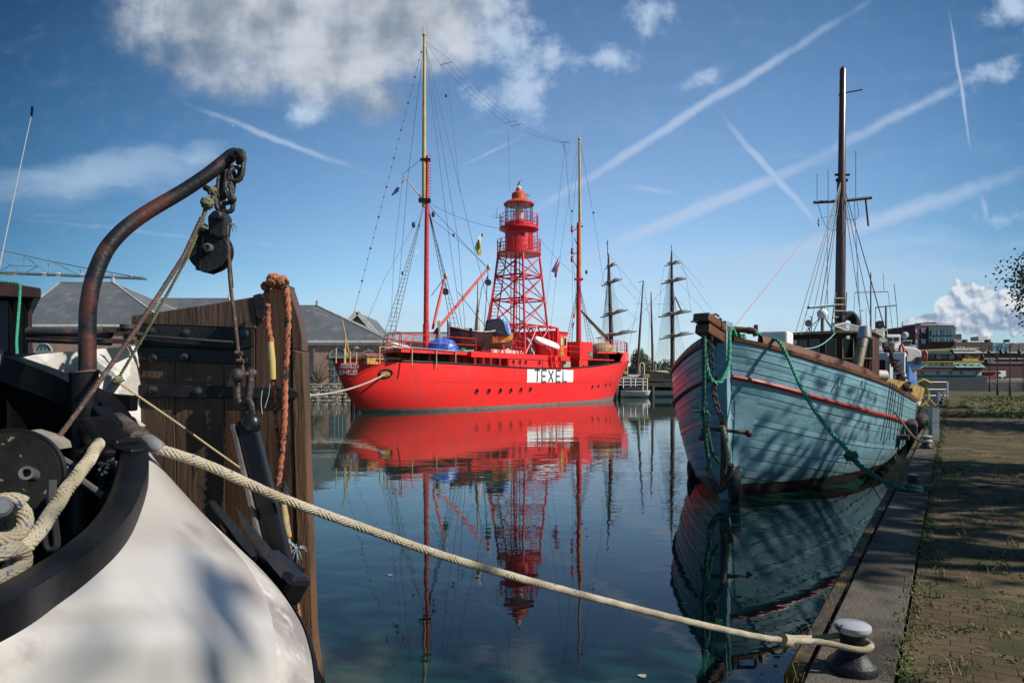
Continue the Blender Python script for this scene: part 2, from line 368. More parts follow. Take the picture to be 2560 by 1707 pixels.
Q = Vector((.5399, .8417, 0)); MQ = Vector((.8417, -.5399, 0))      # along the quay, and inland from it
def RW(r, w_, z=0.0): return Q * r + MQ * w_ + Z3 * z
QZ = .75
def pave_mat():
    m = bpy.data.materials.new('sandy_paving'); m.use_nodes = True; nt = m.node_tree; b = nt.nodes['Principled BSDF']
    tc = N(nt, 'ShaderNodeTexCoord'); mp = N(nt, 'ShaderNodeMapping', ins={0: tc.outputs['Object']}); mp.inputs[2].default_value = (0, 0, math.pi / 2 - math.atan2(Q.y, Q.x))
    br = N(nt, 'ShaderNodeTexBrick', ins={'Vector': mp.outputs[0], 'Color1': (.105, .072, .040, 1), 'Color2': (.070, .050, .030, 1), 'Mortar': (.03, .024, .015, 1), 'Scale': 1.0, 'Mortar Size': .006, 'Mortar Smooth': .4, 'Brick Width': .21, 'Row Height': .105, 'Bias': 0.0})
    n1 = N(nt, 'ShaderNodeTexNoise', ins={'Vector': tc.outputs['Object'], 'Scale': 1.1, 'Detail': 8.0, 'Roughness': .65})
    sand = N(nt, 'ShaderNodeMix', data_type='RGBA', ins={0: SMOOTH(nt, n1.outputs['Fac'], .45, .62), 6: br.outputs['Color'], 7: (.125, .090, .050, 1)})
    n2 = N(nt, 'ShaderNodeTexNoise', ins={'Vector': tc.outputs['Object'], 'Scale': 2.4, 'Detail': 8.0, 'Roughness': .7})
    moss = N(nt, 'ShaderNodeMix', data_type='RGBA', ins={0: SMOOTH(nt, n2.outputs['Fac'], .46, .58, 0, .85), 6: sand.outputs[2], 7: (.040, .046, .014, 1)})
    n4 = N(nt, 'ShaderNodeTexNoise', ins={'Vector': tc.outputs['Object'], 'Scale': 30.0, 'Detail': 4.0, 'Roughness': .7})
    spk = N(nt, 'ShaderNodeMix', data_type='RGBA', ins={0: SMOOTH(nt, n4.outputs['Fac'], .58, .68, 0, .6), 6: moss.outputs[2], 7: (.05, .035, .02, 1)})
    nt.links.new(spk.outputs[2], b.inputs['Base Color']); b.inputs['Roughness'].default_value = .9; b.inputs['Specular IOR Level'].default_value = .2
    bp = N(nt, 'ShaderNodeBump', ins={'Strength': .7, 'Distance': .02, 'Height': MA(nt, 'ADD', MA(nt, 'MULTIPLY', br.outputs['Fac'], -.3), MA(nt, 'ADD', n2.outputs['Fac'], MA(nt, 'MULTIPLY', n4.outputs['Fac'], .5)))})
    nt.links.new(bp.outputs[0], b.inputs['Normal'])
    return m
QEND = 105.0
# land behind the kerb: a gently uneven sheet down to the quay edge and a skirt
ra = random.Random(3)
mb = MB(); rows = []
ws = [-.235, -.1, .1, .4, .8, 1.3, 2, 3, 4.5, 7, 12, 30, 120]
r_ = -8.0
while r_ < QEND:
    rows.append([RW(r_, x, QZ - .02 + (ra.uniform(-.012, .012) if x > 0 else -.01)) for x in ws]); r_ += .35 if r_ < 12 else (.8 if r_ < 40 else 4)
rows.append([RW(QEND, x, QZ - .02) for x in ws]); rows.append([RW(QEND + .01, x, -1) for x in ws])
mb.grid(rows); mb.build('quay_paving', pave_mat(), kind='structure', smooth=True, origin=(0, 0, 0))
M['conc'] = mat('kerb_concrete', (.11, .095, .073), (.048, .040, .031), 2.2, .9, bump=.8, bscale=45, spec=.2, c3=(.19, .17, .145), s3=38, lo3=.62, hi3=.7, detail=8)
mb = MB(); r_ = -7.0
rk = random.Random(11)
while r_ < QEND:                                         # cast kerb blocks with joints
    L = 3.525; dz = rk.uniform(-.003, .003)
    mb.prism([RW(r_ + .006, -.66, -1.2), RW(r_ + .006, -.665, QZ - .03 + dz), RW(r_ + .006, -.645, QZ + dz), RW(r_ + .006, -.255, QZ + dz), RW(r_ + .006, -.24, -1.2)], Q * (L - .012)); r_ += L
mb.build('kerb', M['conc'], kind='structure', origin=(0, 0, 0))
M['lichen'] = mat('lichen_timber', (.035, .028, .018), (.06, .048, .03), 5, .95, stretch=(1, 1, 3), bump=.8, bscale=30, c3=(.22, .13, .012), s3=2.0, lo3=.53, hi3=.62)
mb = MB(); r_ = 4.02
while r_ < QEND:
    L = rk.uniform(3.2, 4.6); mb.prism([RW(r_, -.775, .42), RW(r_, -.78, QZ - .045), RW(r_, -.765, QZ - .03), RW(r_, -.69, QZ - .03), RW(r_, -.685, .42)], Q * (L - .02)); r_ += L
mb.build('quay_fender_beam', M['lichen'], kind='structure', origin=(0, 0, 0))

M['stone'] = mat('rubble_stone', (.16, .14, .115), (.07, .06, .05), 3.2, .9, bump=1.0, bscale=5, c3=(.28, .25, .19), s3=4, lo3=.5, hi3=.6, detail=3)
def rubble(name, x0, x1, y, z0, z1, back=40):
    mb = MB(); rg = random.Random(5)
    mb.add([(x0, y + 1.5, z1), (x1, y + 1.5, z1), (x1, y + 1.4, -1), (x0, y + 1.4, -1)], [(0, 1, 2, 3)])
    x = x0
    while x < x1:
        z = z0
        while z < z1:
            s = rg.uniform(.22, .42); t = (z - z0) / (z1 - z0)
            mb.ball((x + rg.uniform(-.1, .1), y + t * 1.1 + rg.uniform(-.08, .08), z), s, 6, (1, 1, rg.uniform(.6, .9))); z += .36
        x += .42
    return mb.build(name, M['stone'], kind='structure', smooth=False)
rubble('stone_bank', -26, -9, 73.4, -.1, 1.35)
M['slab'] = mat('pale_quay_slab', (.34, .32, .28), (.26, .24, .21), .8, .9, bump=.2)
mb = MB(); mb.prism([(-420, 74.6, 1.4), (-420, 74.5, 1.72), (-420, 420, 1.74), (-420, 420, -1), (-420, 74.7, -1)], (430, 0, 0))
mb.build('far_quay', M['slab'], kind='structure')
M['grassland'] = mat('rough_grass', (.06, .075, .02), (.12, .10, .045), .5, .95, bump=.3)
mb = MB(); mb.box((27, 112 + 60, .2), (36, 120, 2.4))
mb.build('far_shore', M['grassland'], kind='structure')
M['quayc'] = mat('dark_far_quay_stone', (.10, .09, .08), (.05, .045, .04), .5, .9)
mb = MB(); mb.box((120 + 300, 222 + 200, .1), (640, 400, 2.2)); mb.build('far_harbour_quay', M['quayc'], kind='structure')
mb = MB(); mb.box((0, 2300, -.2), (7000, 3000, 1.4)); mb.build('distant_land', M['grassland'], kind='structure')
# ---------------------------------------------------------------- the red lightship
SB = Vector((11.5, 77.7, 0)); SD = Vector((.575, .818, 0)).normalized(); SN = Vector((.818, -.575, 0)).normalized()
def S(t, v, z): return SB - SD * t + SN * v + Z3 * z         # t metres aft of the stem, v towards the near side
def St(px, v=0.0):                                            # how far aft a sight line meets the plane v
    k = (px - 1280) / FL
    return (SB.x + SN.x * v - k * (SB.y + SN.y * v)) / (SD.x - k * SD.y)
def Sz(px, py, v=0.0):
    t = St(px, v); Y = S(t, v, 0).y; return CZ - (py - HZ) / FL * Y
def SP(px, py, v=0.0): return S(St(px, v), v, Sz(px, py, v))
def lerp_tab(tab, x):
    if x <= tab[0][0]: return tab[0][1]
    for (a, fa), (b, fb) in zip(tab, tab[1:]):
        if x <= b:
            u = (x - a) / (b - a); return fa + (fb - fa) * u
    return tab[-1][1]
def smooth_tab(tab, x):
    if x <= tab[0][0]: return tab[0][1]
    n = len(tab)
    for i in range(n - 1):
        if x <= tab[i + 1][0]:
            x0, x1 = tab[i][0], tab[i + 1][0]; u = (x - x0) / (x1 - x0)
            p0 = tab[max(i - 1, 0)]; p3 = tab[min(i + 2, n - 1)]; p1, p2 = tab[i], tab[i + 1]
            m1 = (p2[1] - p0[1]) / max(p2[0] - p0[0], 1e-6) * (x1 - x0); m2 = (p3[1] - p1[1]) / max(p3[0] - p1[0], 1e-6) * (x1 - x0)
            return (2*u**3-3*u**2+1)*p1[1] + (u**3-2*u**2+u)*m1 + (-2*u**3+3*u**2)*p2[1] + (u**3-u**2)*m2
    return tab[-1][1]
SHEER = [(-3.5, 5.35), (0, 4.55), (3, 4.2), (6.1, 3.98), (10, 3.62), (15.5, 3.31), (22.9, 3.20), (31.4, 3.40), (36, 3.5), (40.4, 3.60)]
FORE = [(-3.5, 5.35), (0, 5.2), (3.2, 5.15), (4.2, 5.0), (5.4, 4.2), (6.1, 3.98)]
def hull_pt(x, k, side=1, top=None):
    """x 0..1 from bow to stern, k 0..1 from below the water to the rail"""
    x = min(max(x, 0.0), 1.0)
    tb = -3.5 * max(0, (k - .15) / .85) ** 1.15 + (.15 - k) * 4 * (k < .15)
    ts = 37.4 + 2.95 * max(0, (k - .12) / .88) ** .62 - 9 * max(0, .12 - k) / .12 * .25
    t = tb + (ts - tb) * x
    B = 3.35 + .42 * min(1, k * 1.3)
    fb = 1 - (1 - min(x / .30, 1)) ** (1.7 + .7 * k)
    ra_ = max(0, (x - .62) / .38); fs = (1 - ra_ ** 2.6) ** (.66 + .3 * max(0, 1 - k / .55) ** 1.5)
    hb = B * fb * max(fs, 0.0)
    ztop = top(t) if top else smooth_tab(SHEER, t)
    z = -.7 + k * (ztop + .7)
    return S(t, hb * side, z), t, hb, z
def hull_side(t, z):                            # point on the near side at given t and height
    ztop = smooth_tab(SHEER, t); k = (z + .7) / (ztop + .7)
    tb = -3.5 * max(0, (k - .15) / .85) ** 1.15; ts = 37.4 + 2.95 * max(0, (k - .12) / .88) ** .62
    return hull_pt((t - tb) / (ts - tb), k)[0]
def hb_at(t, z):                                 # half breadth of the hull at t and height z
    ztop = smooth_tab(SHEER, t); k = max(0, min(1, (z + .7) / (ztop + .7)))
    tb = -3.5 * max(0, (k - .15) / .85) ** 1.15; ts = 37.4 + 2.95 * max(0, (k - .12) / .88) ** .62
    x = (t - tb) / (ts - tb)
    return hull_pt(x, k)[2] if 0 < x < 1 else 0.0
def px_hull(px, z):                             # t where a sight line at column px meets the near side at height z
    lo, hi = -2.0, 40.0
    for _ in range(40):
        m = (lo + hi) / 2; p = hull_side(m, z); q = p.x / p.y * FL + 1280
        if q > px: lo = m
        else: hi = m
    return m
ship = thing('lightship', 'long bright red lightship with a lattice light tower and a white name panel', 'lightship', S(20, 0, 0))
XS = [i / 90 for i in range(91)]; XS = [.5 - .5 * math.cos(math.pi * x) for x in XS]
def ftop(t): return max(smooth_tab(SHEER, t), smooth_tab(FORE, t) if t < 6.1 else 0)
mb = MB(); bt = MB()
for side in (1, -1):
    ks = [0, .1, .15, .19, .232]
    bt.grid([[hull_pt(x, k, side)[0] + SN * .0 for x in XS] for k in ks])
    ks = [.232, .3, .38, .46, .54, .62, .7, .78, .86, .93, 1.0]
    mb.grid([[hull_pt(x, k, side)[0] for x in XS] for k in ks])
o = mb.build('hull', M['red'], ship, smooth=True, ang=60); fixnormals(o)
o = bt.build('boot_topping', M['boottop'], ship, smooth=True, ang=60); fixnormals(o)
# bulwark inside and raised forecastle sides
mb = MB()
for side in (1, -1):
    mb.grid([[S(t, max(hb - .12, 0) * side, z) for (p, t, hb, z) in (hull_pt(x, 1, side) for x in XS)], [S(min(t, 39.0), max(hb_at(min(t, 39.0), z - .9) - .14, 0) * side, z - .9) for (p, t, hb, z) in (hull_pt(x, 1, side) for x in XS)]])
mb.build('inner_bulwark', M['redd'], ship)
mb = MB()
for side in (1, -1):
    a = []; b = []
    for i in range(24):
        x = i / 23 * .20; p, t, hb, z = hull_pt(x, 1, side); zt = max(z, ftop(t) if t > -3.3 else z)
        a.append(p + Z3 * 0.0); b.append(S(t, (hb + .0) * side, max(z, zt)))
    mb.grid([a, b])
mb.build('forecastle_side', M['red'], ship, smooth=True, ang=60)
# main deck
def deck(name, t0, t1, z, inset, m, th=.14, zf=None):
    top = [];
    for side in (1, -1):
        row = []
        for i in range(31):
            t = t0 + (t1 - t0) * (i / 30 if side == 1 else 1 - i / 30)
            zz = zf(t) if zf else z; hb = min(hb_at(t, zz), hb_at(t, zz - th - .02))
            row.append(S(t, max(hb - inset, .05) * side, (zf(t) if zf else z)))
        top += row
    b = MB(); b.prism(top, (0, 0, -th)); return b.build(name, m, ship)
deck('main_deck', 0.5, 38.9, 0, .12, mat('deck_green', (.05, .07, .05), (.10, .09, .07), 2, .8), zf=lambda t: smooth_tab(SHEER, t) - .85)
deck('forecastle_deck', -3.2, 5.5, 5.08, .02, M['redd'], zf=lambda t: 5.1)
fo = MB()                                              # forecastle deck reaching aft over the well
fo.prism([S(5.4, 3.2, 5.1), S(9.2, 2.9, 5.02), S(9.2, -2.9, 5.02), S(5.4, -3.2, 5.1)], (0, 0, -.16)); fo.build('forecastle_wing', M['redd'], ship)
# rail cap
for side in (1, -1):
    MB().tube([hull_pt(x, 1, side)[0] + Z3 * .03 for x in XS if hull_pt(x, 1, side)[1] > 4.5 or side < 0], .07, 6).build('rail_cap', M['black'], ship, smooth=True)
# stem anchor pocket
M['dark'] = mat('dark_opening', (.02, .012, .012), None, rough=.8)
def patch(name, quad, m, out=.012, nn=6, mm=3):
    """a sheet lying on the near side of the hull; quad = (t0,t1,z0,z1)"""
    t0, t1, z0, z1 = quad; b = MB()
    rows = [[hull_side(t0 + (t1 - t0) * i / nn, z0 + (z1 - z0) * j / mm) + SN * out for i in range(nn + 1)] for j in range(mm + 1)]
    b.grid(rows); return b.build(name, m, ship, smooth=True)
mb = MB()
pts2 = [(0.55, 3.3), (0.5, 4.2), (.85, 4.2), (.9, 3.9), (-1.1, 3.9), (-.95, 3.2), (-.3, 2.6)]
def hs(t, z, out): return hull_side(t, z) + SN * out
mb.add([hs(t, z, .02) for t, z in [(.6, 3.2), (.6, 3.85), (-1.15, 3.85), (-.9, 3.05), (-.2, 2.65)]], [(0, 1, 2, 3, 4)])
mb.build('anchor_pocket', M['dark'], ship)
mb = MB(); mb.bar(hs(.7, 4.3, .05), hs(.7, 3.2, .05), .12, .12); mb.bar(hs(.9, 3.0, .06), hs(-.1, 2.6, .06), .1, .14)
mb.build('pocket_guard', M['redd'], ship)
# portholes in the hull: dark glass with a rim
def porthole(c, nrm, r, rimm, parent):
    b = MB(); b.lathe([(r, -.02), (r * .98, .025)], c, 12, nrm); g = b.build('porthole', M['glass'], parent)
    pts = []; u = Vector(nrm).orthogonal().normalized(); w_ = Vector(nrm).cross(u)
    MB().tube([Vector(c) + Vector(nrm) * .02 + (u * math.cos(a) + w_ * math.sin(a)) * r * 1.05 for a in [i * math.pi / 6 for i in range(12)]], r * .16, 5, closed=True).build('rim', rimm, g)
for px, py in [(1191.7, 977), (1222, 976.6), (1250.6, 976), (1277, 975), (1302, 974), (1325.5, 972.6), (1481, 966), (1496, 964), (1514.5, 961), (1526, 959)]:
    t = px_hull(px, 1.6); Y = S(t, 3.5, 0).y; z = CZ - (py - HZ) / FL * Y
    t = px_hull(px, z); c = hull_side(t, z); nrm = (hull_side(t - .3, z) - hull_side(t + .3, z)).normalized().cross(Z3)
    if nrm.dot(SN) < 0: nrm = -nrm
    porthole(c, nrm, .2 if px < 1400 else .18, M['redd'], ship)
# rubbing line of weld and plate seams
seam = MB(); seam.tube([hull_side(t, 2.25 - .25 * math.sin((t) / 40 * math.pi)) + SN * .005 for t in [i for i in range(3, 38)]], .018, 5)
for t in (27.2, 25.0): seam.tube([hull_side(t, z) + SN * .003 for z in (2.0, 2.6, 3.15)], .014, 4)
seam.build('plate_seam', M['redd'], ship)
# white name panel and painted letters
tA, tB = px_hull(1318, 2.7), px_hull(1433, 2.7)
patch('name_panel', (tA, tB, 2.0 - .0, 3.12), mat('name_panel_white', (.80, .80, .76), (.66, .66, .62), 1.5, .5), .012, 8, 4)
LET = {'T': [[(0, 1), (1, 1)], [(.5, 1), (.5, 0)]], 'E': [[(1, 1), (0, 1), (0, 0), (1, 0)], [(0, .5), (.8, .5)]], 'X': [[(0, 1), (1, 0)], [(1, 1), (0, 0)]], 'L': [[(0, 1), (0, 0), (1, 0)]],
       'O': [[(.2, 1), (.8, 1), (1, .8), (1, .2), (.8, 0), (.2, 0), (0, .2), (0, .8), (.2, 1)]], 'D': [[(0, 0), (0, 1), (.7, 1), (1, .75), (1, .25), (.7, 0), (0, 0)]],
       'S': [[(1, .85), (.8, 1), (.2, 1), (0, .8), (.15, .55), (.85, .45), (1, .2), (.8, 0), (.2, 0), (0, .15)]], 'W': [[(0, 1), (.25, 0), (.5, .8), (.75, 0), (1, 1)]],
       'Z': [[(0, 1), (1, 1), (0, 0), (1, 0)]], 'N': [[(0, 0), (0, 1), (1, 0), (1, 1)]], 'H': [[(0, 0), (0, 1)], [(1, 0), (1, 1)], [(0, .5), (1, .5)]],
       'R': [[(0, 0), (0, 1), (.75, 1), (1, .8), (1, .65), (.75, .48), (0, .48)], [(.45, .48), (1, 0)]], '-': [[(.1, .5), (.9, .5)]], 'U': [[(0, 1), (0, .2), (.2, 0), (.8, 0), (1, .2), (1, 1)]], ' ': [],
       'C': [[(1, .8), (.8, 1), (.2, 1), (0, .8), (0, .2), (.2, 0), (.8, 0), (1, .2)]], 'I': [[(.5, 0), (.5, 1)]], 'A': [[(0, 0), (.5, 1), (1, 0)], [(.2, .35), (.8, .35)]]}
def write(text, place, h, w_, gap, th, mb, nrm):
    """stroke lettering: place(a, b) turns letter metres into a point on the surface"""
    x = 0
    for ch in text:
        for st in LET[ch]:
            for (a, b), (c, d) in zip(st, st[1:]):
                m = 4
                A = [place(x + (a + (c - a) * i / m) * w_, (b + (d - b) * i / m) * h) for i in range(m + 1)]
                for p, q in zip(A, A[1:]): mb.bar(p, q, th, .012, nrm) if (q - p).length > 1e-4 else None
        x += w_ + gap
    return mb
ink = mat('lettering_slate', (.05, .055, .07), None, rough=.5)
L5 = tA - tB
xs5 = [(1336.5, 'T'), (1354, 'E'), (1371, 'X'), (1390, 'E'), (1407, 'L')]
for px, ch in xs5:
    t0 = px_hull(px, 2.6); mb = MB()
    write(ch, lambda a, b: hull_side(t0 - a, 2.06 + b) + SN * .03, 1.0, .78, 0, .15, mb, SN)
    mb.build('letter', ink, ship, label='slate painted letter ' + ch)
wl = mat('lettering_white', (.62, .60, .60), None, rough=.5)
def stern_txt(text, px0, px1, z0, h):
    ta, tb_ = px_hull(px0, z0), px_hull(px1, z0); n = len(text); mb = MB()
    # letters spaced by arc length round the stern
    tt = [ta + (tb_ - ta) * i / 200 for i in range(201)]; pp = [hull_side(t, z0) for t in tt]; s = [0]
    for a, b in zip(pp, pp[1:]): s.append(s[-1] + (b - a).length)
    LT = s[-1]; cw = LT / n
    def at(a):
        a = max(0, min(LT * .9999, a)); i = 0
        while s[i + 1] < a: i += 1
        return tt[i] + (tt[i + 1] - tt[i]) * (a - s[i]) / max(1e-6, s[i + 1] - s[i])
    def place(a, b):
        t = at(a); q0_ = hull_side(t, z0); t = px_hull(q0_.x / q0_.y * FL + 1280, z0 + b) if b else t; p = hull_side(t, z0 + b); n_ = (hull_side(t - .05, z0) - hull_side(t + .05, z0)).normalized().cross(Z3)
        if n_.dot(Vector((0, -1, 0))) < 0: n_ = -n_
        return p + n_ * .03
    write(text, place, h, cw * .68, cw * .32, .042, mb, Vector((-.2, -1, 0)).normalized())
    return mb
stern_txt('LOODSWEZEN', 847, 897, 3.04, .27).build('stern_lettering', wl, ship, label='white letters LOODSWEZEN on the stern')
stern_txt('DEN-HELDER', 848, 894, 2.62, .27).build('stern_lettering', wl, ship, label='white letters DEN-HELDER on the stern')
# stern fairlead
c = hull_side(px_hull(963.5, 2.65), 2.72); nn_ = SN
b = MB(); b.add([hs(px_hull(963.5, 2.65) + math.cos(a) * .38, 2.70 + math.sin(a) * .25, .03) for a in [i * math.pi / 9 for i in range(18)]], [tuple(range(18))]); b.build('fairlead_opening', M['oak'], ship)
tf = px_hull(963.5, 2.65)
MB().tube([hs(tf + math.cos(a) * .40, 2.70 + math.sin(a) * .26, .05) for a in [i * math.pi / 9 for i in range(18)]], .06, 6, closed=True).build('fairlead_ring', M['black'], ship, smooth=True)

# ---- superstructure
DZ = 4.36
def slab(name, px0, px1, v, z, th, m, vi=-3.3):
    t0, t1 = St(px0, v), St(px1, v)
    b = MB(); b.prism(([S(St(1003, v), v, z), S(t1, v, z), S(t1, vi, z), S(St(957, -1) - .6, vi + .5, z), S(St(957, -1), -1, z), S(St(966, 1.2), 1.2, z), S(St(982, 2.4), 2.4, z)] if px0 == 957 else [S(t0, v, z), S(t1, v, z), S(t1, vi, z), S(t0, vi, z)]), (0, 0, -th)); return b.build(name, m, ship)
tS0, tS1 = St(957, 3.1), St(1476, 3.1)
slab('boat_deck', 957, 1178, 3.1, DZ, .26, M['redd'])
slab('boat_deck', 1178.5, 1425, 3.42, DZ + .02, .42, M['red'])
# inner house wall
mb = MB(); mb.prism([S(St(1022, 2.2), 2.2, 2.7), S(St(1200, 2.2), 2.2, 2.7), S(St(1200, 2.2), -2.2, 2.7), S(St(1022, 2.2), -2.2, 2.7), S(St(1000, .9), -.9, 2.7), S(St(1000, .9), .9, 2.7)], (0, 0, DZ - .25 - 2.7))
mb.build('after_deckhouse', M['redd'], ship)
for px in (1031, 1058, 1090, 1112, 1195, 1152):
    if px in (1152, 1195): porthole(S(St(px, 2.2), 2.2, 3.75), SN, .2, M['redd'], ship)
    else:
        t = St(px, 2.2); b = MB(); b.box(S(t, 2.21, 3.35), (1.0, .04, 1.5), (SD, SN, Z3)); b.build('doorway', M['dark'], ship)
for px in (1200, 1213, 1231, 1247, 1149, 1169): 
    pass
# flush midship wall
tW0, tW1 = St(1271, 3.34), St(1404, 3.34)
mb = MB(); mb.prism([S(tW0, 3.34, 2.2), S(tW1, 3.34, 2.2), S(tW1, -3.3, 2.2), S(tW0, -3.3, 2.2)], (0, 0, DZ - .4 - 2.2)); mb.build('midship_deckhouse', M['red'], ship)
mb = MB(); tV0 = St(1184, 2.6); mb.prism([S(tV0, 2.6, 2.2), S(tW0, 2.6, 2.2), S(tW0, -2.6, 2.2), S(tV0, -2.6, 2.2)], (0, 0, DZ - .43 - 2.2)); mb.build('deckhouse_walkway', M['redd'], ship)
for px in (1188, 1209, 1227.5, 1250, 1271): mb = MB(); mb.bar(S(St(px, 3.35), 3.35, 2.9), S(St(px, 3.35), 3.35, DZ - .4), .16, .1); mb.build('stanchion', M['red'], ship)
for px in (1194, 1245, 1261): porthole(S(St(px, 2.6), 2.6, 3.65), SN, .2, M['redd'], ship)
for px in (1283, 1299, 1314, 1348, 1374): porthole(S(St(px, 3.34), 3.34, 3.7), SN, .19, M['redd'], ship)
mb = MB()
for px in (1285.5, 1302, 1356.5): mb.box(S(St(px, 3.34), 3.35, 3.4), (.06, .03, 1.3), (SD, SN, Z3))
mb.build('wall_seam', M['dark'], ship)
# forward well: doorway, forward block, crane box
mb = MB(); mb.box(S(St(1416, 2.9), 2.6, 3.4), (2.6, .05, 1.2), (SD, SN, Z3)); mb.build('forward_doorway', M['dark'], ship)
mb = MB(); mb.box(S(St(1417, 3.0), 3.0, 3.45), (1.3, .06, .95), (SD, SN, Z3)); mb.build('locker_panel', mat('grey_beige_panel', (.36, .27, .22), None, rough=.6), ship)
tB0, tB1 = St(1466, 2.9), St(1482, 2.9)
mb = MB(); mb.prism([S(tB0 + 1.3, 2.9, DZ - .2), S(tB1, 2.9, DZ - .2), S(tB1, -.4, DZ - .2), S(tB0 + 1.3, -.4, DZ - .2)], (0, 0, 1.75)); mb.build('forward_block', M['red'], ship)
mb = MB(); mb.box(S((tB0 + tB1) / 2 - .2, 2.91, 4.75), (.7, .04, .5), (SD, SN, Z3)); mb.build('block_window', mat('pale_green_glass', (.15, .28, .24), None, rough=.2), ship)
mb = MB(); mb.prism([S(tB0 + 1.3, 2.85, 2.6), S(tB0 - .4, 2.85, 2.6), S(tB0 - .4, -1, 2.6), S(tB0 + 1.3, -1, 2.6)], (0, 0, 1.55)); mb.build('forward_block_base', M['red'], ship)
porthole(S(tB0 + .5, 2.85, 3.55), SN, .13, M['redd'], ship)
mb = MB(); mb.box(S(5.6, .0, 3.9), (.1, 4.6, 2.0), (SD, SN, Z3)); mb.build('forecastle_bulkhead', M['cream'], ship)
mb = MB(); mb.prism([S(9.5, 2.6, 4.2), S(5.5, 2.9, 4.2), S(5.5, -2.9, 4.2), S(9.5, -2.6, 4.2)], (0, 0, .12)); mb.build('well_cover', M['redd'], ship)
# brown companion behind forward block
mb = MB(); mb.box(S(St(1432, .8), .2, DZ + .75), (2.6, 2.6, 1.5), (SD, SN, Z3)); mb.build('wooden_companion', mat('brown_companion', (.26, .10, .035), (.2, .07, .02), 3, .5), ship)
# wheelhouse: long red house, curved grey locker, door and window on the side
tH = 15.7
mb = MB(); mb.prism([S(tH, 1.7, DZ), S(tH - 2.6, 1.7, DZ), S(tH - 2.6, -3.0, DZ), S(tH, -3.0, DZ)], (0, 0, 2.35)); wh = mb.build('wheelhouse', M['red'], ship, bevel=.03)
mb = MB(); mb.prism([S(tH + .1, 1.8, DZ + 2.36), S(tH - 2.7, 1.8, DZ + 2.36), S(tH - 2.7, -3.1, DZ + 2.36), S(tH + .1, -3.1, DZ + 2.36)], (0, 0, .1)); mb.build('wheelhouse_roof', M['redd'], ship)
def on_side(name, px0, px1, z0, z1, v, m, th=.04, parent=None):
    t0, t1 = St(px0, v), St(px1, v); b = MB(); b.box(S((t0 + t1) / 2, v + .01, (z0 + z1) / 2), (abs(t0 - t1), th, z1 - z0), (SD, SN, Z3)); return b.build(name, m, parent or ship)
d_ = on_side('door', 1400, 1408, DZ + .2, DZ + 2.05, 1.7, M['oak'], .08); on_side('door_pane', 1402, 1406, DZ + 1.1, DZ + 1.85, 1.75, M['cream'], .02, d_)
d_ = on_side('wheelhouse_window', 1410, 1416.3, DZ + 1.0, DZ + 2.0, 1.7, M['cream'], .06); on_side('pane', 1411.2, 1415.4, DZ + 1.12, DZ + 1.88, 1.74, M['glass'], .02, d_)
on_side('green_sill', 1398, 1416, DZ, DZ + .22, 1.74, M['green'], .03)
mb = MB(); mb.tube([S(tH - .3, 1.95, DZ), S(tH - .3, 1.95, DZ + 2.7), S(tH + .5, 1.6, DZ + 2.75)], .17, 8); mb.build('vent_pipe', M['red'], ship, smooth=True)
for v_ in (1.1,): porthole(S(tH + .01, v_, DZ + 1.6), -SD, .2, M['redd'], ship)
porthole(S(tH - .9, 1.71, DZ + 1.6), SN, .15, M['redd'], ship)
mb = MB()
for i in range(9):
    a = math.pi * i / 8
mb.prism([S(tH + .9, -1.0 - math.cos(math.pi * i / 8) * .9, DZ + math.sin(math.pi * i / 8) * 1.9) for i in range(9)], -SD * -.8); mb.build('arched_locker', mat('grey_locker', (.22, .21, .21), None, rough=.6), ship)
# life raft valise, deck lockers
mb = MB(); mb.box(S(22, 1.0, DZ + .22), (6.5, 1.2, .4), (SD, SN, Z3)); mb.build('deck_locker', mat('red_white_locker', (.30, .05, .05), (.5, .42, .36), 2, .7), ship)

# ---- rails along the decks
def rail(pts, h, posts, m=None, r=.028, mids=(.5,), name='deck_rail'):
    b = MB(); m = m or M['redd']; pts = [Vector(p) for p in pts]
    for f in list(mids) + [1.0]: b.tube([p + Z3 * h * f for p in pts], r, 5)
    for a, c in zip(pts, pts[1:]):
        n = max(1, int((c - a).length / posts))
        for i in range(n + 1):
            q = a.lerp(c, i / n); b.tube([q, q + Z3 * h], r * 1.1, 5)
    return b.build(name, m, ship)
rail([S(St(1003, 3.0), 3.0, DZ), S(St(1110, 3.0), 3.0, DZ), S(St(1190, 3.3), 3.3, DZ)], 1.0, 2.3)
rail([S(St(1003, 3.0), 3.0, DZ), S(St(968, 1.2), 1.2, DZ), S(St(959, -1), -1, DZ)], 1.0, 1.5)
rail([S(St(959, -1), -1, DZ), S(31, -3.0, DZ), S(14, -3.0, DZ)], 1.0, 2.5)
rail([S(St(1280, 3.3), 3.3, DZ), S(St(1310, 3.3), 3.3, DZ)], 1.05, .5)
rail([S(St(1395, 3.2), 3.2, DZ), S(St(1455, 3.2), 3.2, DZ)], 1.0, 1.6)
rail([S(9.0, 2.9, 5.06), S(5.2, 3.1, 5.12), S(2, 2.4, 5.15), S(-1, 1.3, 5.2), S(-3.0, .25, 5.3), S(-1, -1.3, 5.2), S(2, -2.4, 5.15), S(5.2, -3.1, 5.12), S(9.0, -2.9, 5.06)], 1.2, 1.1, mids=(.33, .66))
# canvas-covered windlass
b = MB(); b.lathe([(1.5, 0), (1.45, .5), (1.1, .95), (.4, 1.15), (.02, 1.18)], S(3.3, .3, 5.1), 14); b.build('windlass_cover', mat('olive_canvas', (.30, .28, .14), (.20, .20, .10), 2, .9, bump=.6, bscale=4), ship, smooth=True)
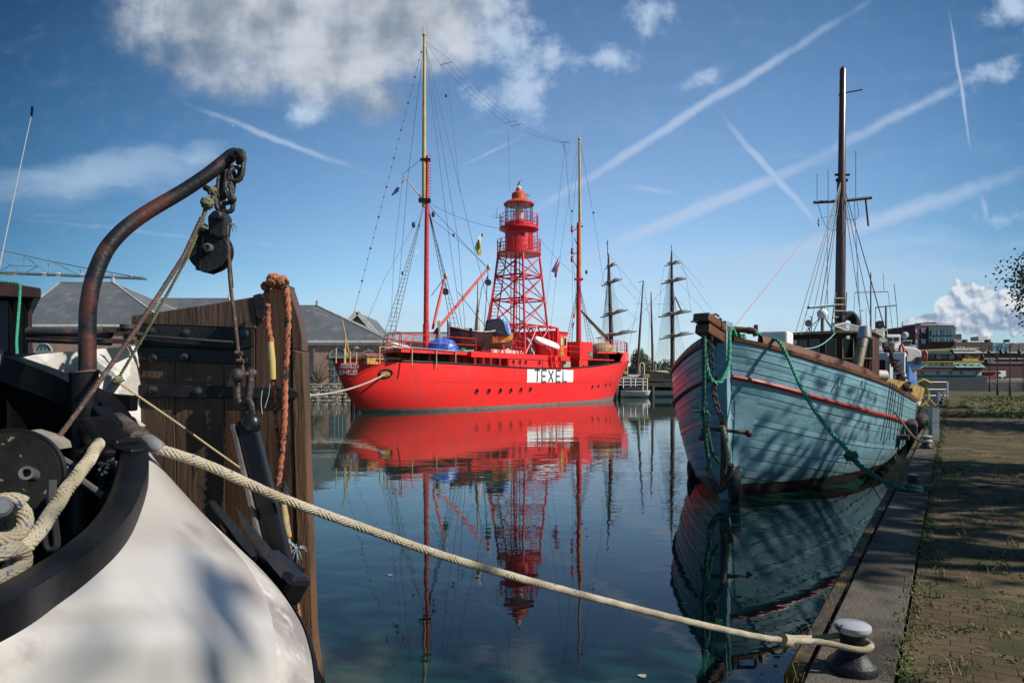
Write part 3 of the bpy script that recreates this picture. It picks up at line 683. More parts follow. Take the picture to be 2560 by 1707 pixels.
# stern stair and handrails
mb = MB()
for v_ in (1.7, 2.35): mb.bar(S(St(1003, 2.0), v_, 3.0), S(St(1026, 2.0), v_, DZ), .08, .12)
for i in range(9):
    f = i / 8; mb.bar(S(St(1003, 2.0), 1.7, 3.0).lerp(S(St(1026, 2.0), 1.7, DZ), f), S(St(1003, 2.0), 2.35, 3.0).lerp(S(St(1026, 2.0), 2.35, DZ), f), .2, .04)
mb.build('stair', M['red'], ship)
mb = MB()
for v_ in (1.7, 2.35): mb.tube([S(St(1000, 2.0), v_, 3.3), S(St(1026, 2.0), v_, DZ + 1.0), S(St(1026, 2.0) - .6, v_, DZ + 1.1)], .035, 5)
mb.tube([S(St(975, 2.0), 2.0, DZ), S(St(984, 2.0), 2.0, DZ + 1.2), S(St(1000, 2.0), 2.0, DZ + 1.2), S(St(997, 2.0), 2.0, DZ - .3)], .04, 5)
mb.build('stair_rail', M['red'], ship)
# yellow awning posts standing on the rail
for px, top in [(861, 871), (863.5, 846), (891, 880), (840, 870), (949, 866), (1030, 868), (1091, 872), (1139, 877), (875,878)]:
    v = 3.2 if px > 940 else 2.0
    t = St(px, v); z0 = smooth_tab(SHEER, t); mb = MB(); mb.tube([S(t, v, z0 - .3), S(t, v, Sz(px, top, v))], .05, 6); mb.build('awning_post', M['ochre'], ship)
MB().tube([S(St(949, 3.2), 3.2, Sz(949, 867, 3.2)), S(St(1030, 3.2), 3.2, Sz(1030, 869, 3.2)), S(St(1091, 3.2), 3.2, Sz(1091, 873, 3.2)), S(St(1139, 3.2), 3.2, Sz(1139, 878, 3.2))], .02, 5).build('awning_wire', M['cream'], ship)
mb = MB(); t = St(925, 1.0); mb.prism([S(t + .9, 1.7, 3.3), S(t - 2.4, 1.9, 3.3), S(t - 2.4, .3, 3.3), S(t + .9, .3, 3.3)], (0, 0, .5)); mb.build('skylight', M['oak'], ship)
mb = MB(); 
for s_ in (1,): mb.add([S(t + 1.0, 1.8, 3.8), S(t - 2.5, 2.0, 3.8), S(t - 2.1, 1.0, 4.08), S(t + .4, 1.0, 4.08), S(t + 1.0, .2, 3.8), S(t - 2.5, .2, 3.8)], [(0, 1, 2, 3), (3, 2, 5, 4), (0, 3, 4), (1, 5, 2)])
mb.build('skylight_roof', mat('brown_skylight_roof', (.24, .10, .07), None, rough=.6), ship)
mb = MB()
for v_, pxm in ((1.9, 867), (.5, 868)): pass
mb.tube([S(38.9, 0, 3.6), S(39.6, 0, 6.3)], [.07, .03], 6); mb.build('ensign_staff', M['ochre'], ship)

# ---- light tower
TT = 18.9
def TC(a, b, z): return S(TT - a, b, z)
HW = [(4.4, 2.2), (13.5, 1.36)]
def hw(z): return lerp_tab(HW, z)
tower_m = mat('red_tower_paint', (.52, .018, .025), (.62, .03, .035), 2, .4, bump=.06)
corners = [(1, 1), (1, -1), (-1, -1), (-1, 1)]
for a, b_ in corners: MB().tube([TC(a * hw(z), b_ * hw(z), z) for z in (3.2 if b_ > 0 else DZ, 13.5)], .105, 8).build('tower_leg', tower_m, ship, smooth=True)
rings = [7.1, 9.46, 11.6]
for z in rings:
    mb = MB()
    for i in range(4):
        a, b_ = corners[i]; c, d = corners[(i + 1) % 4]; h = hw(z)
        mb.tube([TC(a * h, b_ * h, z), TC(c * h, d * h, z)], .075, 6)
    mb.bar(TC(hw(z), 0, z), TC(-hw(z), 0, z), .08, .1); mb.bar(TC(0, hw(z), z), TC(0, -hw(z), z), .08, .1); mb.build('tower_ring', tower_m, ship)
lv = [5.3, 7.1, 9.46, 11.6, 13.4]
for i in range(4):
    a, b_ = corners[i]; c, d = corners[(i + 1) % 4]
    mb = MB()
    for z0, z1 in zip(lv[1:], lv[2:]):
        h0, h1 = hw(z0), hw(z1)
        mb.tube([TC(a * h0, b_ * h0, z0), TC(c * h1, d * h1, z1)], .05, 6); mb.tube([TC(c * h0, d * h0, z0), TC(a * h1, b_ * h1, z1)], .05, 6)
    h0, h1 = hw(4.5), hw(7.1); mx = ((a + c) / 2, (b_ + d) / 2)
    for e, f in ((a, b_), (c, d)):
        mb.tube([TC(e * h0, f * h0, 4.5), TC((e * .4 + mx[0] * .6) * hw(6), (f * .4 + mx[1] * .6) * hw(6), 6.0), TC(mx[0] * h1, mx[1] * h1, 7.1)], .08, 6)
        mb.tube([TC(e * hw(6.9), f * hw(6.9), 7.0), TC((e * .4 + mx[0] * .6) * hw(6), (f * .4 + mx[1] * .6) * hw(6), 6.0)], .06, 6)
    mb.build('tower_bracing', tower_m, ship)
def gallery(z, r, name, ph=1.15, n=18, th=.16):
    b = MB(); b.lathe([(.4, 0), (r, 0), (r, th), (.4, th)], TC(0, 0, z - th), 32); g = b.build(name, tower_m, ship)
    b = MB()
    for f in (.38, .7, 1.0): b.tube([TC(math.cos(a) * (r - .05), math.sin(a) * (r - .05), z + ph * f) for a in [2 * math.pi * i / 36 for i in range(36)]], .024, 5, closed=True)
    for i in range(n):
        a = 2 * math.pi * i / n; b.tube([TC(math.cos(a) * (r - .05), math.sin(a) * (r - .05), z), TC(math.cos(a) * (r - .05), math.sin(a) * (r - .05), z + ph)], .032, 5)
    b.build('gallery_rail', tower_m, g); return g
g1 = gallery(13.75, 2.03, 'lower_gallery'); g2 = gallery(16.05, 1.80, 'upper_gallery')
MB().lathe([(1.3, 0), (1.75, .0)], TC(0, 0, 15.8), 24)
b = MB(); b.lathe([(1.27, 13.7), (1.27, 16.2), (1.32, 16.25), (1.32, 16.5)], TC(0, 0, 0), 32, cap=True); b.build('tower_drum', tower_m, ship, smooth=True)
b = MB(); b.lathe([(1.29, 15.62), (1.74, 15.9)], TC(0, 0, 0), 28, cap=False); b.build('gallery_skirt', tower_m, ship, smooth=True)
# drum hatch and ladder
vd = Vector((0, -1, 0)); 
def around(px, z, rad):                         # point on the tower's round wall facing the basin
    cx = TC(0, 0, z); off = (px - 1280) / FL * cx.y - cx.x; off = max(-rad * .98, min(rad * .98, off)); return cx + Vector((off, -math.sqrt(max(rad * rad - off * off, 0)), 0)), Vector((off, -math.sqrt(max(rad * rad - off * off, 0)), 0)).normalized()
p_, n_ = around(1308, 15.25, 1.27); b = MB(); b.lathe([(.16, 0), (.16, .05)], p_, 10, n_); b.build('drum_porthole', M['glass'], ship)
b = MB()
for dx in (-3, 3):
    b.tube([around(1326 + dx, z, 1.32)[0] for z in (13.8, 15.0, 16.2)], .03, 5)
for i in range(10): z = 13.9 + i * .25; b.tube([around(1323, z, 1.32)[0], around(1329, z, 1.32)[0]], .022, 5)
b.build('drum_ladder', tower_m, ship)
# lantern
rg = MB()
for i in range(12):
    a = 2 * math.pi * i / 12; rg.tube([TC(math.cos(a) * 1.25, math.sin(a) * 1.25, 16.45), TC(math.cos(a) * 1.25, math.sin(a) * 1.25, 18.15)], .03, 5)
for z in (17.3,): rg.tube([TC(math.cos(a) * 1.25, math.sin(a) * 1.25, z) for a in [2 * math.pi * i / 24 for i in range(24)]], .02, 5, closed=True)
lan = rg.build('lantern_frame', M['wire'], ship)
def glassmat():
    m = bpy.data.materials.new('lantern_glass'); m.use_nodes = True; nt = m.node_tree; nt.nodes.clear()
    t = N(nt, 'ShaderNodeBsdfTransparent', ins={0: (.92, .95, .97, 1)}); g = N(nt, 'ShaderNodeBsdfGlossy', ins={0: (.9, .9, .9, 1), 1: .03})
    mx = N(nt, 'ShaderNodeMixShader', ins={0: .07, 1: t.outputs[0], 2: g.outputs[0]})
    N(nt, 'ShaderNodeOutputMaterial', ins={0: mx.outputs[0]}); return m
b = MB(); b.lathe([(1.22, 16.45), (1.22, 18.15)], TC(0, 0, 0), 24, cap=False); b.build('lantern_pane', glassmat(), lan, smooth=True)
b = MB(); b.lathe([(.05, 16.6), (.3, 16.8), (.42, 17.2), (.42, 17.45), (.3, 17.9), (.05, 18.1)], TC(0, 0, 0), 16); b.build('lens', mat('lens_glass', (.92, .82, .48), (.70, .62, .38), 14, .25, stretch=(.3, .3, 4), spec=.9), lan, smooth=True)
b = MB(); b.lathe([(1.38, 18.12), (1.42, 18.2), (1.2, 18.42), (.72, 18.6), (.66, 18.62), (.66, 19.15), (.5, 19.3), (.3, 19.36), (.28, 19.6), (.12, 19.66)], TC(0, 0, 0), 28); b.build('lantern_roof', M['orange'], ship, smooth=True, ang=35)
b = MB(); b.lathe([(.22, 19.62), (.24, 19.75), (.1, 19.86), (.05, 19.9)], TC(0, 0, 0), 12); b.build('roof_finial', M['white'], ship, smooth=True)
b = MB(); p0 = TC(0, 0, 0)
b.tube([p0 + Vector((-2.0, 0, 16.9)), p0 + Vector((-2.0, 0, 17.9))], .02, 5); b.tube([p0 + Vector((-2.35, 0, 17.0)), p0 + Vector((-1.75, 0, 17.0))], .02, 5); b.tube([p0 + Vector((-2.5, 0, 17.05)), p0 + Vector((-2.15, 0, 17.35))], .015, 5)
b.tube([p0 + Vector((.75, 0, 18.6)), p0 + Vector((.75, 0, 19.2)), p0 + Vector((.9, 0, 19.2))], .02, 5); b.ball(p0 + Vector((.93, 0, 19.0)), .06, 6); b.ball(p0 + Vector((.75, 0, 19.0)), .05, 6)
b.build('antenna', M['wire'], ship)
# ladders of the tower
b = MB()
def ladder(b, p0, p1, w0, w1, side, step=.33, r=.05, rr=.022):
    p0, p1, side = Vector(p0), Vector(p1), Vector(side).normalized(); L = (p1 - p0).length
    b.tube([p0 - side * w0 / 2, p1 - side * w1 / 2], r, 5); b.tube([p0 + side * w0 / 2, p1 + side * w1 / 2], r, 5)
    n = int(L / step)
    for i in range(1, n): f = i / n; w_ = (w0 + (w1 - w0) * f) / 2; c = p0.lerp(p1, f); b.tube([c - side * w_, c + side * w_], rr, 4)
ladder(b, TC(-3.5, -1.0, DZ), TC(-1.1, -.75, 15.0), .85, .7, (1, 0, 0), r=.06, rr=.028)
b.tube([TC(-3.6, -1.6, DZ), TC(-1.3, -1.2, 13.8)], .05, 6)
b.build('inclined_ladder', tower_m, ship)
b = MB(); ladder(b, TC(-.4, -.3, DZ), TC(-.4, -.3, 13.6), .5, .5, (1, 0, 0), r=.045); b.tube([TC(.4, -.2, DZ), TC(.4, -.2, 13.6)], .05, 6)
b.build('vertical_ladder', tower_m, ship)
b = MB(); ladder(b, TC(2.0, .5, 13.8), TC(1.9, .5, 17.0), .5, .5, SN); b.build('outer_ladder', tower_m, ship)

# ---- masts
mt1, mt2 = St(1065), 7.9
def zt(py, t, v=0): return CZ - (py - HZ) / FL * S(t, v, 0).y
px1 = lambda x, y: S(mt1, 0, zt(y, mt1)) + Vector(((x - 1065) / FL * S(mt1, 0, 0).y, 0, 0))
mb = MB(); b0 = Vector((S(mt1, 0, 0).x, S(mt1, 0, 0).y, 0))
def mpt(base, dx, z): return Vector((base.x + dx, base.y, z))
mb.tube([mpt(b0, 0, 2.4), mpt(b0, 0, 6.5)], [.24, .24], 12); mb.tube([mpt(b0, .01, 6.5), mpt(b0, .05, 13.6), mpt(b0, .12, 19.3)], [.20, .17, .13], 12)
mb.build('lower_mast', M['redmast'], ship, smooth=True)
mb = MB(); mb.tube([mpt(b0, -.14, 15.4), mpt(b0, -.14, 19.4), mpt(b0, -.12, 28.5)], [.17, .16, .10], 12); mb.build('topmast', M['ochre'], ship, smooth=True)
mb = MB(); mb.tube([mpt(b0, -.12, 28.5), mpt(b0, -.12, 29.1), mpt(b0, -.12, 29.5)], [.05, .04, .02], 6); mb.ball(mpt(b0, -.12, 28.5), .16, 8); mb.build('mast_truck', M['ochre'], ship)
mb = MB(); mb.box(mpt(b0, -.05, 19.0), (.75, .4, .14)); mb.box(mpt(b0, -.1, 15.9), (.9, .5, .25)); mb.build('mast_cap', M['black'], ship)
mb = MB()
for i in range(14): z = 16.2 + i * .24; mb.tube([mpt(b0, .2, z), mpt(b0, .4, z)], .02, 4)
mb.build('mast_step', M['wire'], ship)
mb = MB(); mb.tube([mpt(b0, -.25, 15.95), mpt(b0, -1.75, 17.9)], [.06, .04], 6); mb.build('flag_gaff', M['ochre'], ship)
b2 = Vector((S(mt2, 0, 0).x, S(mt2, 0, 0).y, 0))
mb = MB(); mb.tube([mpt(b2, 0, 4), mpt(b2, 0, 12.6), mpt(b2, 0, 18.6)], [.29, .24, .19], 12); mb.build('lower_mast', M['redmast'], ship, smooth=True)
mb = MB(); mb.tube([mpt(b2, .13, 13), mpt(b2, .13, 18.6), mpt(b2, .08, 27.4)], [.2, .17, .1], 12); mb.build('topmast', M['ochre'], ship, smooth=True)
mb = MB(); mb.tube([mpt(b2, .08, 27.2), mpt(b2, .08, 28.6)], [.05, .02], 6); mb.ball(mpt(b2, .08, 27.3), .17, 8); mb.build('mast_truck', M['ochre'], ship)
mb = MB()
for z in (18.1, 15.6): mb.tube([mpt(b2, -.65, z - .3), mpt(b2, 0, z - .1)], .05, 5); mb.tube([mpt(b2, -.45, z - 1.1), mpt(b2, 0, z - 2.2)], .04, 5)
mb.box(mpt(b2, 0, 12.7), (.9, .5, .2)); mb.box(mpt(b2, .1, 18.2), (.7, .3, .12)); mb.build('lamp_bracket', M['redmast'], ship)
for z in (17.9, 15.6, 14.8): mb = MB(); mb.lathe([(.15, 0), (.17, .2), (.12, .5), (.16, .6)], mpt(b2, -.68, z - .3), 8); mb.build('navigation_lamp', M['redd'], ship)
# derrick booms
for (x1, y1, x2, y2, r, v) in [(1073, 822, 1112, 694, .12, .4), (1075, 834, 1219, 672, .13, 2.0)]:
    p, q = S(mt1 - .3, .2, zt(y1, mt1)) + Vector(((x1 - 1065 - 3) / FL * 52, 0, 0)), None
    tq = St(x2, v); q = S(tq, v, zt(y2, tq, v))
    mb = MB(); mb.tube([p, p.lerp(q, .5), q], [r * .8, r, r * .75], 8); bo = mb.build('derrick_boom', mat('red_boom_paint', (.60, .06, .05), (.66, .09, .08), 3, .5), ship, smooth=True)
    mb = MB(); mb.ball(q + Z3 * .15 + Vector((.1, 0, 0)), .22, 8, (.8, .8, 1.2)); mb.build('boom_tip', M['cream'], bo)
    mb = MB(); c = q - Z3 * 1.1 + Vector((0.05, 0, 0)); mb.lathe([(.26, -.1), (.26, .1)], c, 14, (0, 1, 0)); mb.tube([q, c + Z3 * .2], .03, 5); mb.build('boom_block', M['wire'], bo)
    MB().tube([mpt(b0, .15, 15.6), q], .02, 4).build('topping_wire', M['wire'], bo)
# shrouds with ratlines
def shroud(top, feet, mb, rat=True, r=.026, f0=.02, f1=.97):
    top = Vector(top); feet = [Vector(f) for f in feet]
    for f in feet: mb.tube([top, f], r, 4)
    if rat:
        n = int((feet[0] - top).length / .40)
        for i in range(n):
            f = f0 + (f1 - f0) * i / n
            if f < .18: continue
            mb.tube([top.lerp(q, f) for q in feet], .016, 3)
mb = MB(); shroud(mpt(b0, .12, 15.4), [P(1137, 862, 56), P(1149, 862, 55.6), P(1160, 862, 55.2)], mb); mb.build('shroud', M['wire'], ship)
mb = MB(); shroud(mpt(b0, -.15, 15.5), [SP(950, 872, 2.9), SP(964, 872, 2.9), SP(979, 872, 2.9)], mb); mb.build('shroud', M['wire'], ship)
mb = MB(); shroud(mpt(b2, -.1, 12.7), [S(mt2 + 3.4, 3.3, 4.0), S(mt2 + 2.6, 3.35, 4.0), S(mt2 + 1.9, 3.4, 4.0)], mb); mb.build('shroud', M['wire'], ship)
mb = MB(); shroud(mpt(b2, .1, 12.7), [S(mt2 - 3.6, -3.2, 5.0), S(mt2 - 2.9, -3.2, 5.0), S(mt2 - 2.2, -3.2, 5.0)], mb); mb.build('shroud', M['wire'], ship)
# stays and aerials
def wires(name, L, r=.016):
    mb = MB()
    for pts in L: mb.tube([Vector(p) for p in pts], r, 4)
    return mb.build(name, M['wire'], ship)
top1 = mpt(b0, -.12, 28.1); hou = mpt(b0, 0, 15.7)
wires('stay', [(top1, SP(880, 800, 2), SP(858, 868, 2.0)), (hou, SP(960, 700, 2), SP(885, 880, 2)), (top1, SP(1020, 440, -.5), SP(985, 860, -2)), (top1, P(1180, 600, 52), P(1245, 850, 58)),
               (top1, P(1145, 600, 52), P(1165, 850, 54)), (top1, P(1110, 500, 52), P(1160, 860, 55)), (mpt(b0, -1.75, 17.9), P(985, 640, 51), P(975, 860, 50)), (mpt(b0, -1.75, 17.9), mpt(b0, -.3, 19.1))])
wires('stay', [sag(mpt(b0, .2, 15.7), P(1253, 572, 60), .3, 8), sag(P(1348, 595, 63), mpt(b2, -.1, 13), .3, 8), sag(mpt(b0, .3, 14.6), P(1216, 665, 52), -.1, 6), [mpt(b2, -.05, 26.9), P(1390, 700, 68), P(1372, 860, 66)],
               [mpt(b2, .2, 26.9), P(1490, 580, 72), P(1508, 700, 73), P(1540, 860, 74)], [mpt(b2, .05, 26.9), P(1430, 560, 70), P(1432, 860, 70)], [P(1412, 360, 70), P(1428, 560, 70), P(1446, 855, 71)], [P(1412, 360, 70), P(1395, 520, 69), P(1355, 850, 66)]])
aer = []
a0 = [P(1102, 163, 53), P(1117, 159, 53.4), P(1129, 155, 53.8)]; a1 = [P(1264, 308, 61), P(1278, 306, 61.4), P(1290, 303, 61.8)]; a2 = [P(1278, 315, 61.5), P(1290, 313, 61.8), P(1302, 310, 62)]; a3 = [P(1404, 357, 69), P(1414, 357, 69.3), P(1424, 356, 69.7)]
for k in range(3): aer.append(sag(a0[k], a1[k], .25, 8)); aer.append(sag(a2[k], a3[k], .25, 8))
aer += [[a0[0], top1], [a0[2], top1], [a1[0], P(1271, 345, 61)], [a2[0], P(1271, 345, 61)], [P(1271, 345, 61), P(1274, 480, 61.5)], [a3[0], P(1418, 390, 69.3)], [a3[2], P(1418, 390, 69.3)], [P(1418, 390, 69.3), P(1408, 360, 69.3)],
        [P(1102, 163, 53), P(1120, 205, 53)], [P(1129, 155, 53.8), P(1120, 205, 53)], [P(1120, 205, 53), P(1150, 480, 53)]]
wires('aerial_wire', aer, .011)
mb = MB()
for q in (a0, a1, a2, a3): mb.bar(q[0], q[2], .07, .07)
mb.build('aerial_spreader', M['wire'], ship)
mb = MB()
for i in range(26):
    f = .05 + .9 * i / 26; p = top1.lerp(SP(858, 868, 2.0), f) if False else (top1.lerp(SP(880, 800, 2), f)); mb.ball(p, .05 + .03 * (i % 3 == 0), 5)
for (x, y, d) in [(1006, 683, 49), (1134, 588, 52), (1205, 588, 56), (1115, 240, 52), (1058, 262, 52), (1430, 528, 70), (1484, 532, 71)]: mb.ball(P(x, y, d), .09, 6, (1, 1, 1.6))
mb.build('insulator', M['wire'], ship)
for (x, y, d) in [(1034, 562, 49.5), (1083, 536, 50.5), (1466, 680, 72)]: MB().ball(P(x, y, d), .2, 8, (.7, .7, 1.2)).build('rigging_block', M['wire'], ship)
# falls from the boom to the deck
wires('boom_fall', [[P(1219, 690, 52.3), P(1204, 720, 52.6), P(1192, 800, 53), P(1186, 850, 53)], [P(1219, 690, 52.3), P(1215, 760, 53), P(1208, 850, 53)], [P(1078, 740, 51.5), P(1112, 694, 50.8)], [P(1145, 730, 51), P(1200, 800, 53), P(1245, 850, 54)]], .03)
# white funnel-shaped vent bundle and davits of the deck boat
mb = MB()
for px, y0, y1 in [(1149, 873, 826), (1176, 845, 820), (1092, 865, 820), (1080, 868, 852)]: mb = MB(); mb.bar(P(px, y0, 52), P(px + 1, y1, 52), .22, .22); mb.build('deck_fender_post', M['black'], ship)
mb = MB(); mb.bar(P(1097, 868, 52), P(1097, 802, 52), .25, .12); mb.build('deck_board', M['cream'], ship)
mb = MB(); mb.lathe([(.34, 0), (.28, .5), (.09, 2.4), (.05, 4.4)], P(1195, 830, 56) - Z3 * .0, 8); mb.build('furled_sail', mat('pale_canvas', (.5, .48, .44), (.35, .34, .32), 4, .9), ship, smooth=True)

# ---- things standing on the lightship
def small_boat(name, label, cat, c, d, L, B, H, m_out, m_in, rise=.25, nparts=None, z0=0, keel=.35):
    c = Vector(c); d = Vector(d).normalized(); s = Vector((d.y, -d.x, 0)); o = thing(name, label, cat, c)
    def sec(x, k, sd):
        f = (1 - abs(2 * x - 1) ** 2.6) ** .7 if x > .5 else (1 - (1 - 2 * x) ** 2.2) ** .8
        hb = B / 2 * f * (k ** .55); z = H * (k * (1 + rise * (2 * x - 1) ** 2) + (1 - k) * keel * (abs(2 * x - 1) ** 4))
        return c + d * (x - .5) * L + s * sd * hb + Z3 * (z + z0)
    xs = [i / 24 for i in range(25)]
    b = MB()
    for sd in (1, -1): b.grid([[sec(x, k, sd) for x in xs] for k in (0, .12, .3, .5, .7, .85, 1)])
    h = b.build('hull', m_out, o, smooth=True); fixnormals(h)
    b = MB()
    for sd in (1, -1): b.tube([sec(x, 1, sd) for x in xs], .05, 6)
    b.build('gunwale', m_in, o)
    b = MB(); b.grid([[sec(x, .8, 1) for x in xs], [sec(x, .8, -1) for x in xs]]); b.build('deck', m_in, o)
    return o, sec
bc = S(St(1222, .6), .6, DZ + .35)
lb, sec = small_boat('wooden_launch', 'varnished wooden launch with a navy canvas tent, stored on the red ship’s deck', 'launch', bc, -SD * -.25 + Vector((1, .15, 0)), 4.3, 1.9, 1.45, M['oak'], M['black'])
b = MB()
for sd in (1, -1): b.grid([[sec(i / 24, k, sd) + Vector((0, -.012 if sd * 1 > 0 else .012, 0)) for i in range(25)] for k in (.78, .9, 1.0)])
b.build('sheer_strake', M['black'], lb)
b = MB()
for sd in (1, -1): b.grid([[sec(i / 24, k, sd) * 1.0 + Vector((0, -.014 if sd > 0 else .014, 0)) for i in range(25)] for k in (0, .12, .3, .42)])
b.build('bottom', mat('brown_boat_bottom', (.08, .04, .02), None, rough=.5), lb)
dd = Vector((1, .15, 0)).normalized(); ss = Vector((dd.y, -dd.x, 0))
b = MB(); pr = [(-.15, 1.25), (.05, 2.55), (1.1, 2.65), (1.75, 1.25)]
b.grid([[bc + dd * (x - .5 + .3) + ss * w_ * (1 if z < 2 else .75) + Z3 * z for x, z in pr] for w_ in (-.85, -.5, 0, .5, .85)])
b.prism([bc + dd * (x - .2) + ss * .8 + Z3 * z for x, z in pr], -ss * 1.6)
b.build('canvas_tent', M['navy'], lb)
b = MB(); b.tube([bc + dd * 1.6 + ss * .3 + Z3 * 1.3, bc + dd * 1.35 + ss * .3 + Z3 * 2.3, bc + dd * 1.1 + ss * .3 + Z3 * 2.6], [.3, .3, .12], 7); b.build('blue_cover', mat('pale_blue_cover', (.12, .25, .6), (.3, .42, .7), 4, .6), lb)
for e in (-1.2, 1.2):
    b = MB(); b.bar(bc + dd * e + ss * .9 - Z3 * .35, bc + dd * e + ss * .35 + Z3 * .45, .12, .12); b.bar(bc + dd * e - ss * .9 - Z3 * .35, bc + dd * e - ss * .35 + Z3 * .45, .12, .12)
    b.bar(bc + dd * e + ss * .9 - Z3 * .35, bc + dd * e - ss * .9 - Z3 * .35, .12, .12); b.build('cradle', M['redd'], lb)
# second darker lifeboat behind, stern-on
bc2 = S(St(1184, .2), .2, DZ + .3)
lb2, sec2 = small_boat('lifeboat', 'dark clinker lifeboat behind the navy tented launch, its stern towards the masts', 'lifeboat', bc2, SD + Vector((.5, 0, 0)), 4.6, 2.3, 1.5, mat('dark_brown_boat', (.015, .011, .010), (.03, .02, .015), 3, .5), M['cream'])
# inflatable dinghy hung outboard on a cradle
ic = S(St(1367, 3.1), 3.1, DZ + 1.1); di = thing('inflatable_dinghy', 'small white inflatable dinghy tilted on its side in a red cradle', 'dinghy', ic)
a1_ = Vector((.93, .2, -.33)).normalized(); a2_ = Vector((.1, -.9, -.42)).normalized(); a2_ = (a2_ - a1_ * a2_.dot(a1_)).normalized()
pts = [ic + a1_ * (math.copysign(abs(math.cos(a)) ** .7, math.cos(a)) * 1.0) + a2_ * (math.copysign(abs(math.sin(a)) ** .7, math.sin(a)) * .36) for a in [2 * math.pi * i / 28 for i in range(28)]]
MB().tube(pts, .23, 10, closed=True).build('tube', mat('white_hypalon', (.80, .80, .80), (.68, .68, .68), 3, .45), di, smooth=True)
b = MB(); b.prism([p for p in [ic + a1_ * math.cos(a) * .9 + a2_ * math.sin(a) * .45 + a1_.cross(a2_) * .1 for a in [2 * math.pi * i / 20 for i in range(20)]]], a1_.cross(a2_) * .02); b.build('floor', mat('grey_floor', (.3, .3, .3), None, rough=.6), di)
b = MB(); b.bar(ic + a1_ * .7 + a2_ * .55, ic + a1_ * .7 - Z3 * 1.3, .07, .07); b.bar(ic - a1_ * .3 + a2_ * .55, ic + a1_ * .2 - Z3 * 1.3, .07, .07); b.bar(ic - a1_ * .9 + a2_ * .6, ic + a1_ * .9 + a2_ * .6, .07, .07)
for px in (1375, 1385, 1400): b.bar(S(St(px, 3.55), 3.55, DZ), S(St(px + 6, 3.55), 3.45, 3.3), .12, .12)
b.build('dinghy_cradle', M['red'], ship)
# blue tarpaulin bundle with a green sheet behind
rt = random.Random(4)
def bundle(c, sx, sy, sz, seed):
    rt = random.Random(seed); b = MB(); rows = []
    for i in range(9):
        a = math.pi / 2 * i / 8
        rows.append([Vector(c) + Vector((math.cos(2 * math.pi * k / 22) * math.cos(a) * sx * rt.uniform(.9, 1.08), math.sin(2 * math.pi * k / 22) * math.cos(a) * sy * rt.uniform(.9, 1.08), math.sin(a) ** .8 * sz * rt.uniform(.92, 1.05))) for k in range(22)])
    b.grid(rows, True); return b
bundle(S(St(1106, 1.8), 1.8, DZ), 1.15, .9, 1.0, 2).build('tarpaulin_bundle', M['tarpb'], label='crumpled bright blue tarpaulin bundle on the red ship’s after deck beside the mast', cat='tarpaulin', smooth=True, ang=25)
bundle(S(St(1119, -1.6), -1.6, DZ), 2.2, 1.3, 1.35, 3).build('tarpaulin_cover', M['tarpg'], label='dark green tarpaulin cover behind the blue bundle on the red ship', cat='tarpaulin', smooth=True, ang=25)
# flags
def flag(label, bands, cat='flag', n=10, hang=None, name='flag', emblem=False):
    """draped cloth: bands = [(material, [outline px pts])] at one depth"""
    o = None
    for m, (poly, d) in bands:
        b = MB(); L = [P(x, y, d) for x, y in poly]; c = sum(L, Vector()) / len(L)
        b.prism([p + Vector((0, .05 * math.sin(i * 1.9), 0)) for i, p in enumerate(L)], (0, .02, 0))
        if o is None: o = thing(name, label, cat, (c.x, c.y, min(p.z for p in L)))
        b.build('cloth', m, o)
    return o
cw = mat('cloth_white', (.7, .7, .72), None, rough=.8); cy = mat('cloth_yellow', (.55, .42, .03), None, rough=.8); cr = mat('cloth_red', (.5, .04, .06), None, rough=.8); cbl = mat('cloth_blue', (.02, .04, .22), None, rough=.8); clb = mat('cloth_pale_blue', (.30, .40, .66), None, rough=.8)
fl = flag('white and yellow flag hanging between the masts, left of the tower', [(cw, ([(1202, 583), (1204, 600), (1203, 640), (1196, 641), (1187, 620), (1189, 612), (1193, 600)], 54)), (cy, ([(1199, 598), (1202.5, 620), (1203, 636), (1197, 637), (1193, 622), (1191, 612), (1195, 602)], 53.9))])
b = MB()
for i in range(5): b.tube([P(1196 + i * .6 + 1.6 * math.cos(a), 602 + i * 4.4 + 2.2 * math.sin(a), 53.85) for a in [2 * math.pi * k / 8 for k in range(8)]], .03, 4, closed=True)
b.build('rope_emblem', M['wire'], fl)
flag('narrow dark blue flag with a red head, hanging off the tall mast’s yellow gaff', [(cbl, ([(999, 467), (996, 478), (990, 484), (982, 489), (978, 488), (985, 478), (991, 470)], 51)), (cw, ([(1001, 462), (1004, 456), (999, 467), (996, 468)], 51)), (cr, ([(1010, 449), (1008, 456), (1003, 460), (1001, 462), (1003, 456)], 51))])
flag('pale blue, white and red flag hanging between the tower and the second mast', [(clb, ([(1403, 635), (1400, 655), (1396, 668), (1390, 688), (1386, 682), (1377, 678), (1384, 665), (1393, 650)], 66)), (cr, ([(1399, 655), (1398, 665), (1392, 676), (1391, 694), (1387, 693), (1386, 684), (1390, 668), (1394, 660)], 65.9)), (cw, ([(1403, 635), (1399, 652), (1392, 664), (1388, 670), (1395, 652)], 65.9))])
flag('small red, white and blue flag hanging low beside the second mast of the red ship', [(cr, ([(1438, 777), (1438, 790), (1434, 798), (1433, 790)], 69)), (cw, ([(1438, 790), (1436, 800), (1432, 808), (1432, 800), (1434, 796)], 69)), (cbl, ([(1436, 800), (1434, 815), (1431, 823), (1430, 812), (1432, 806)], 69))])
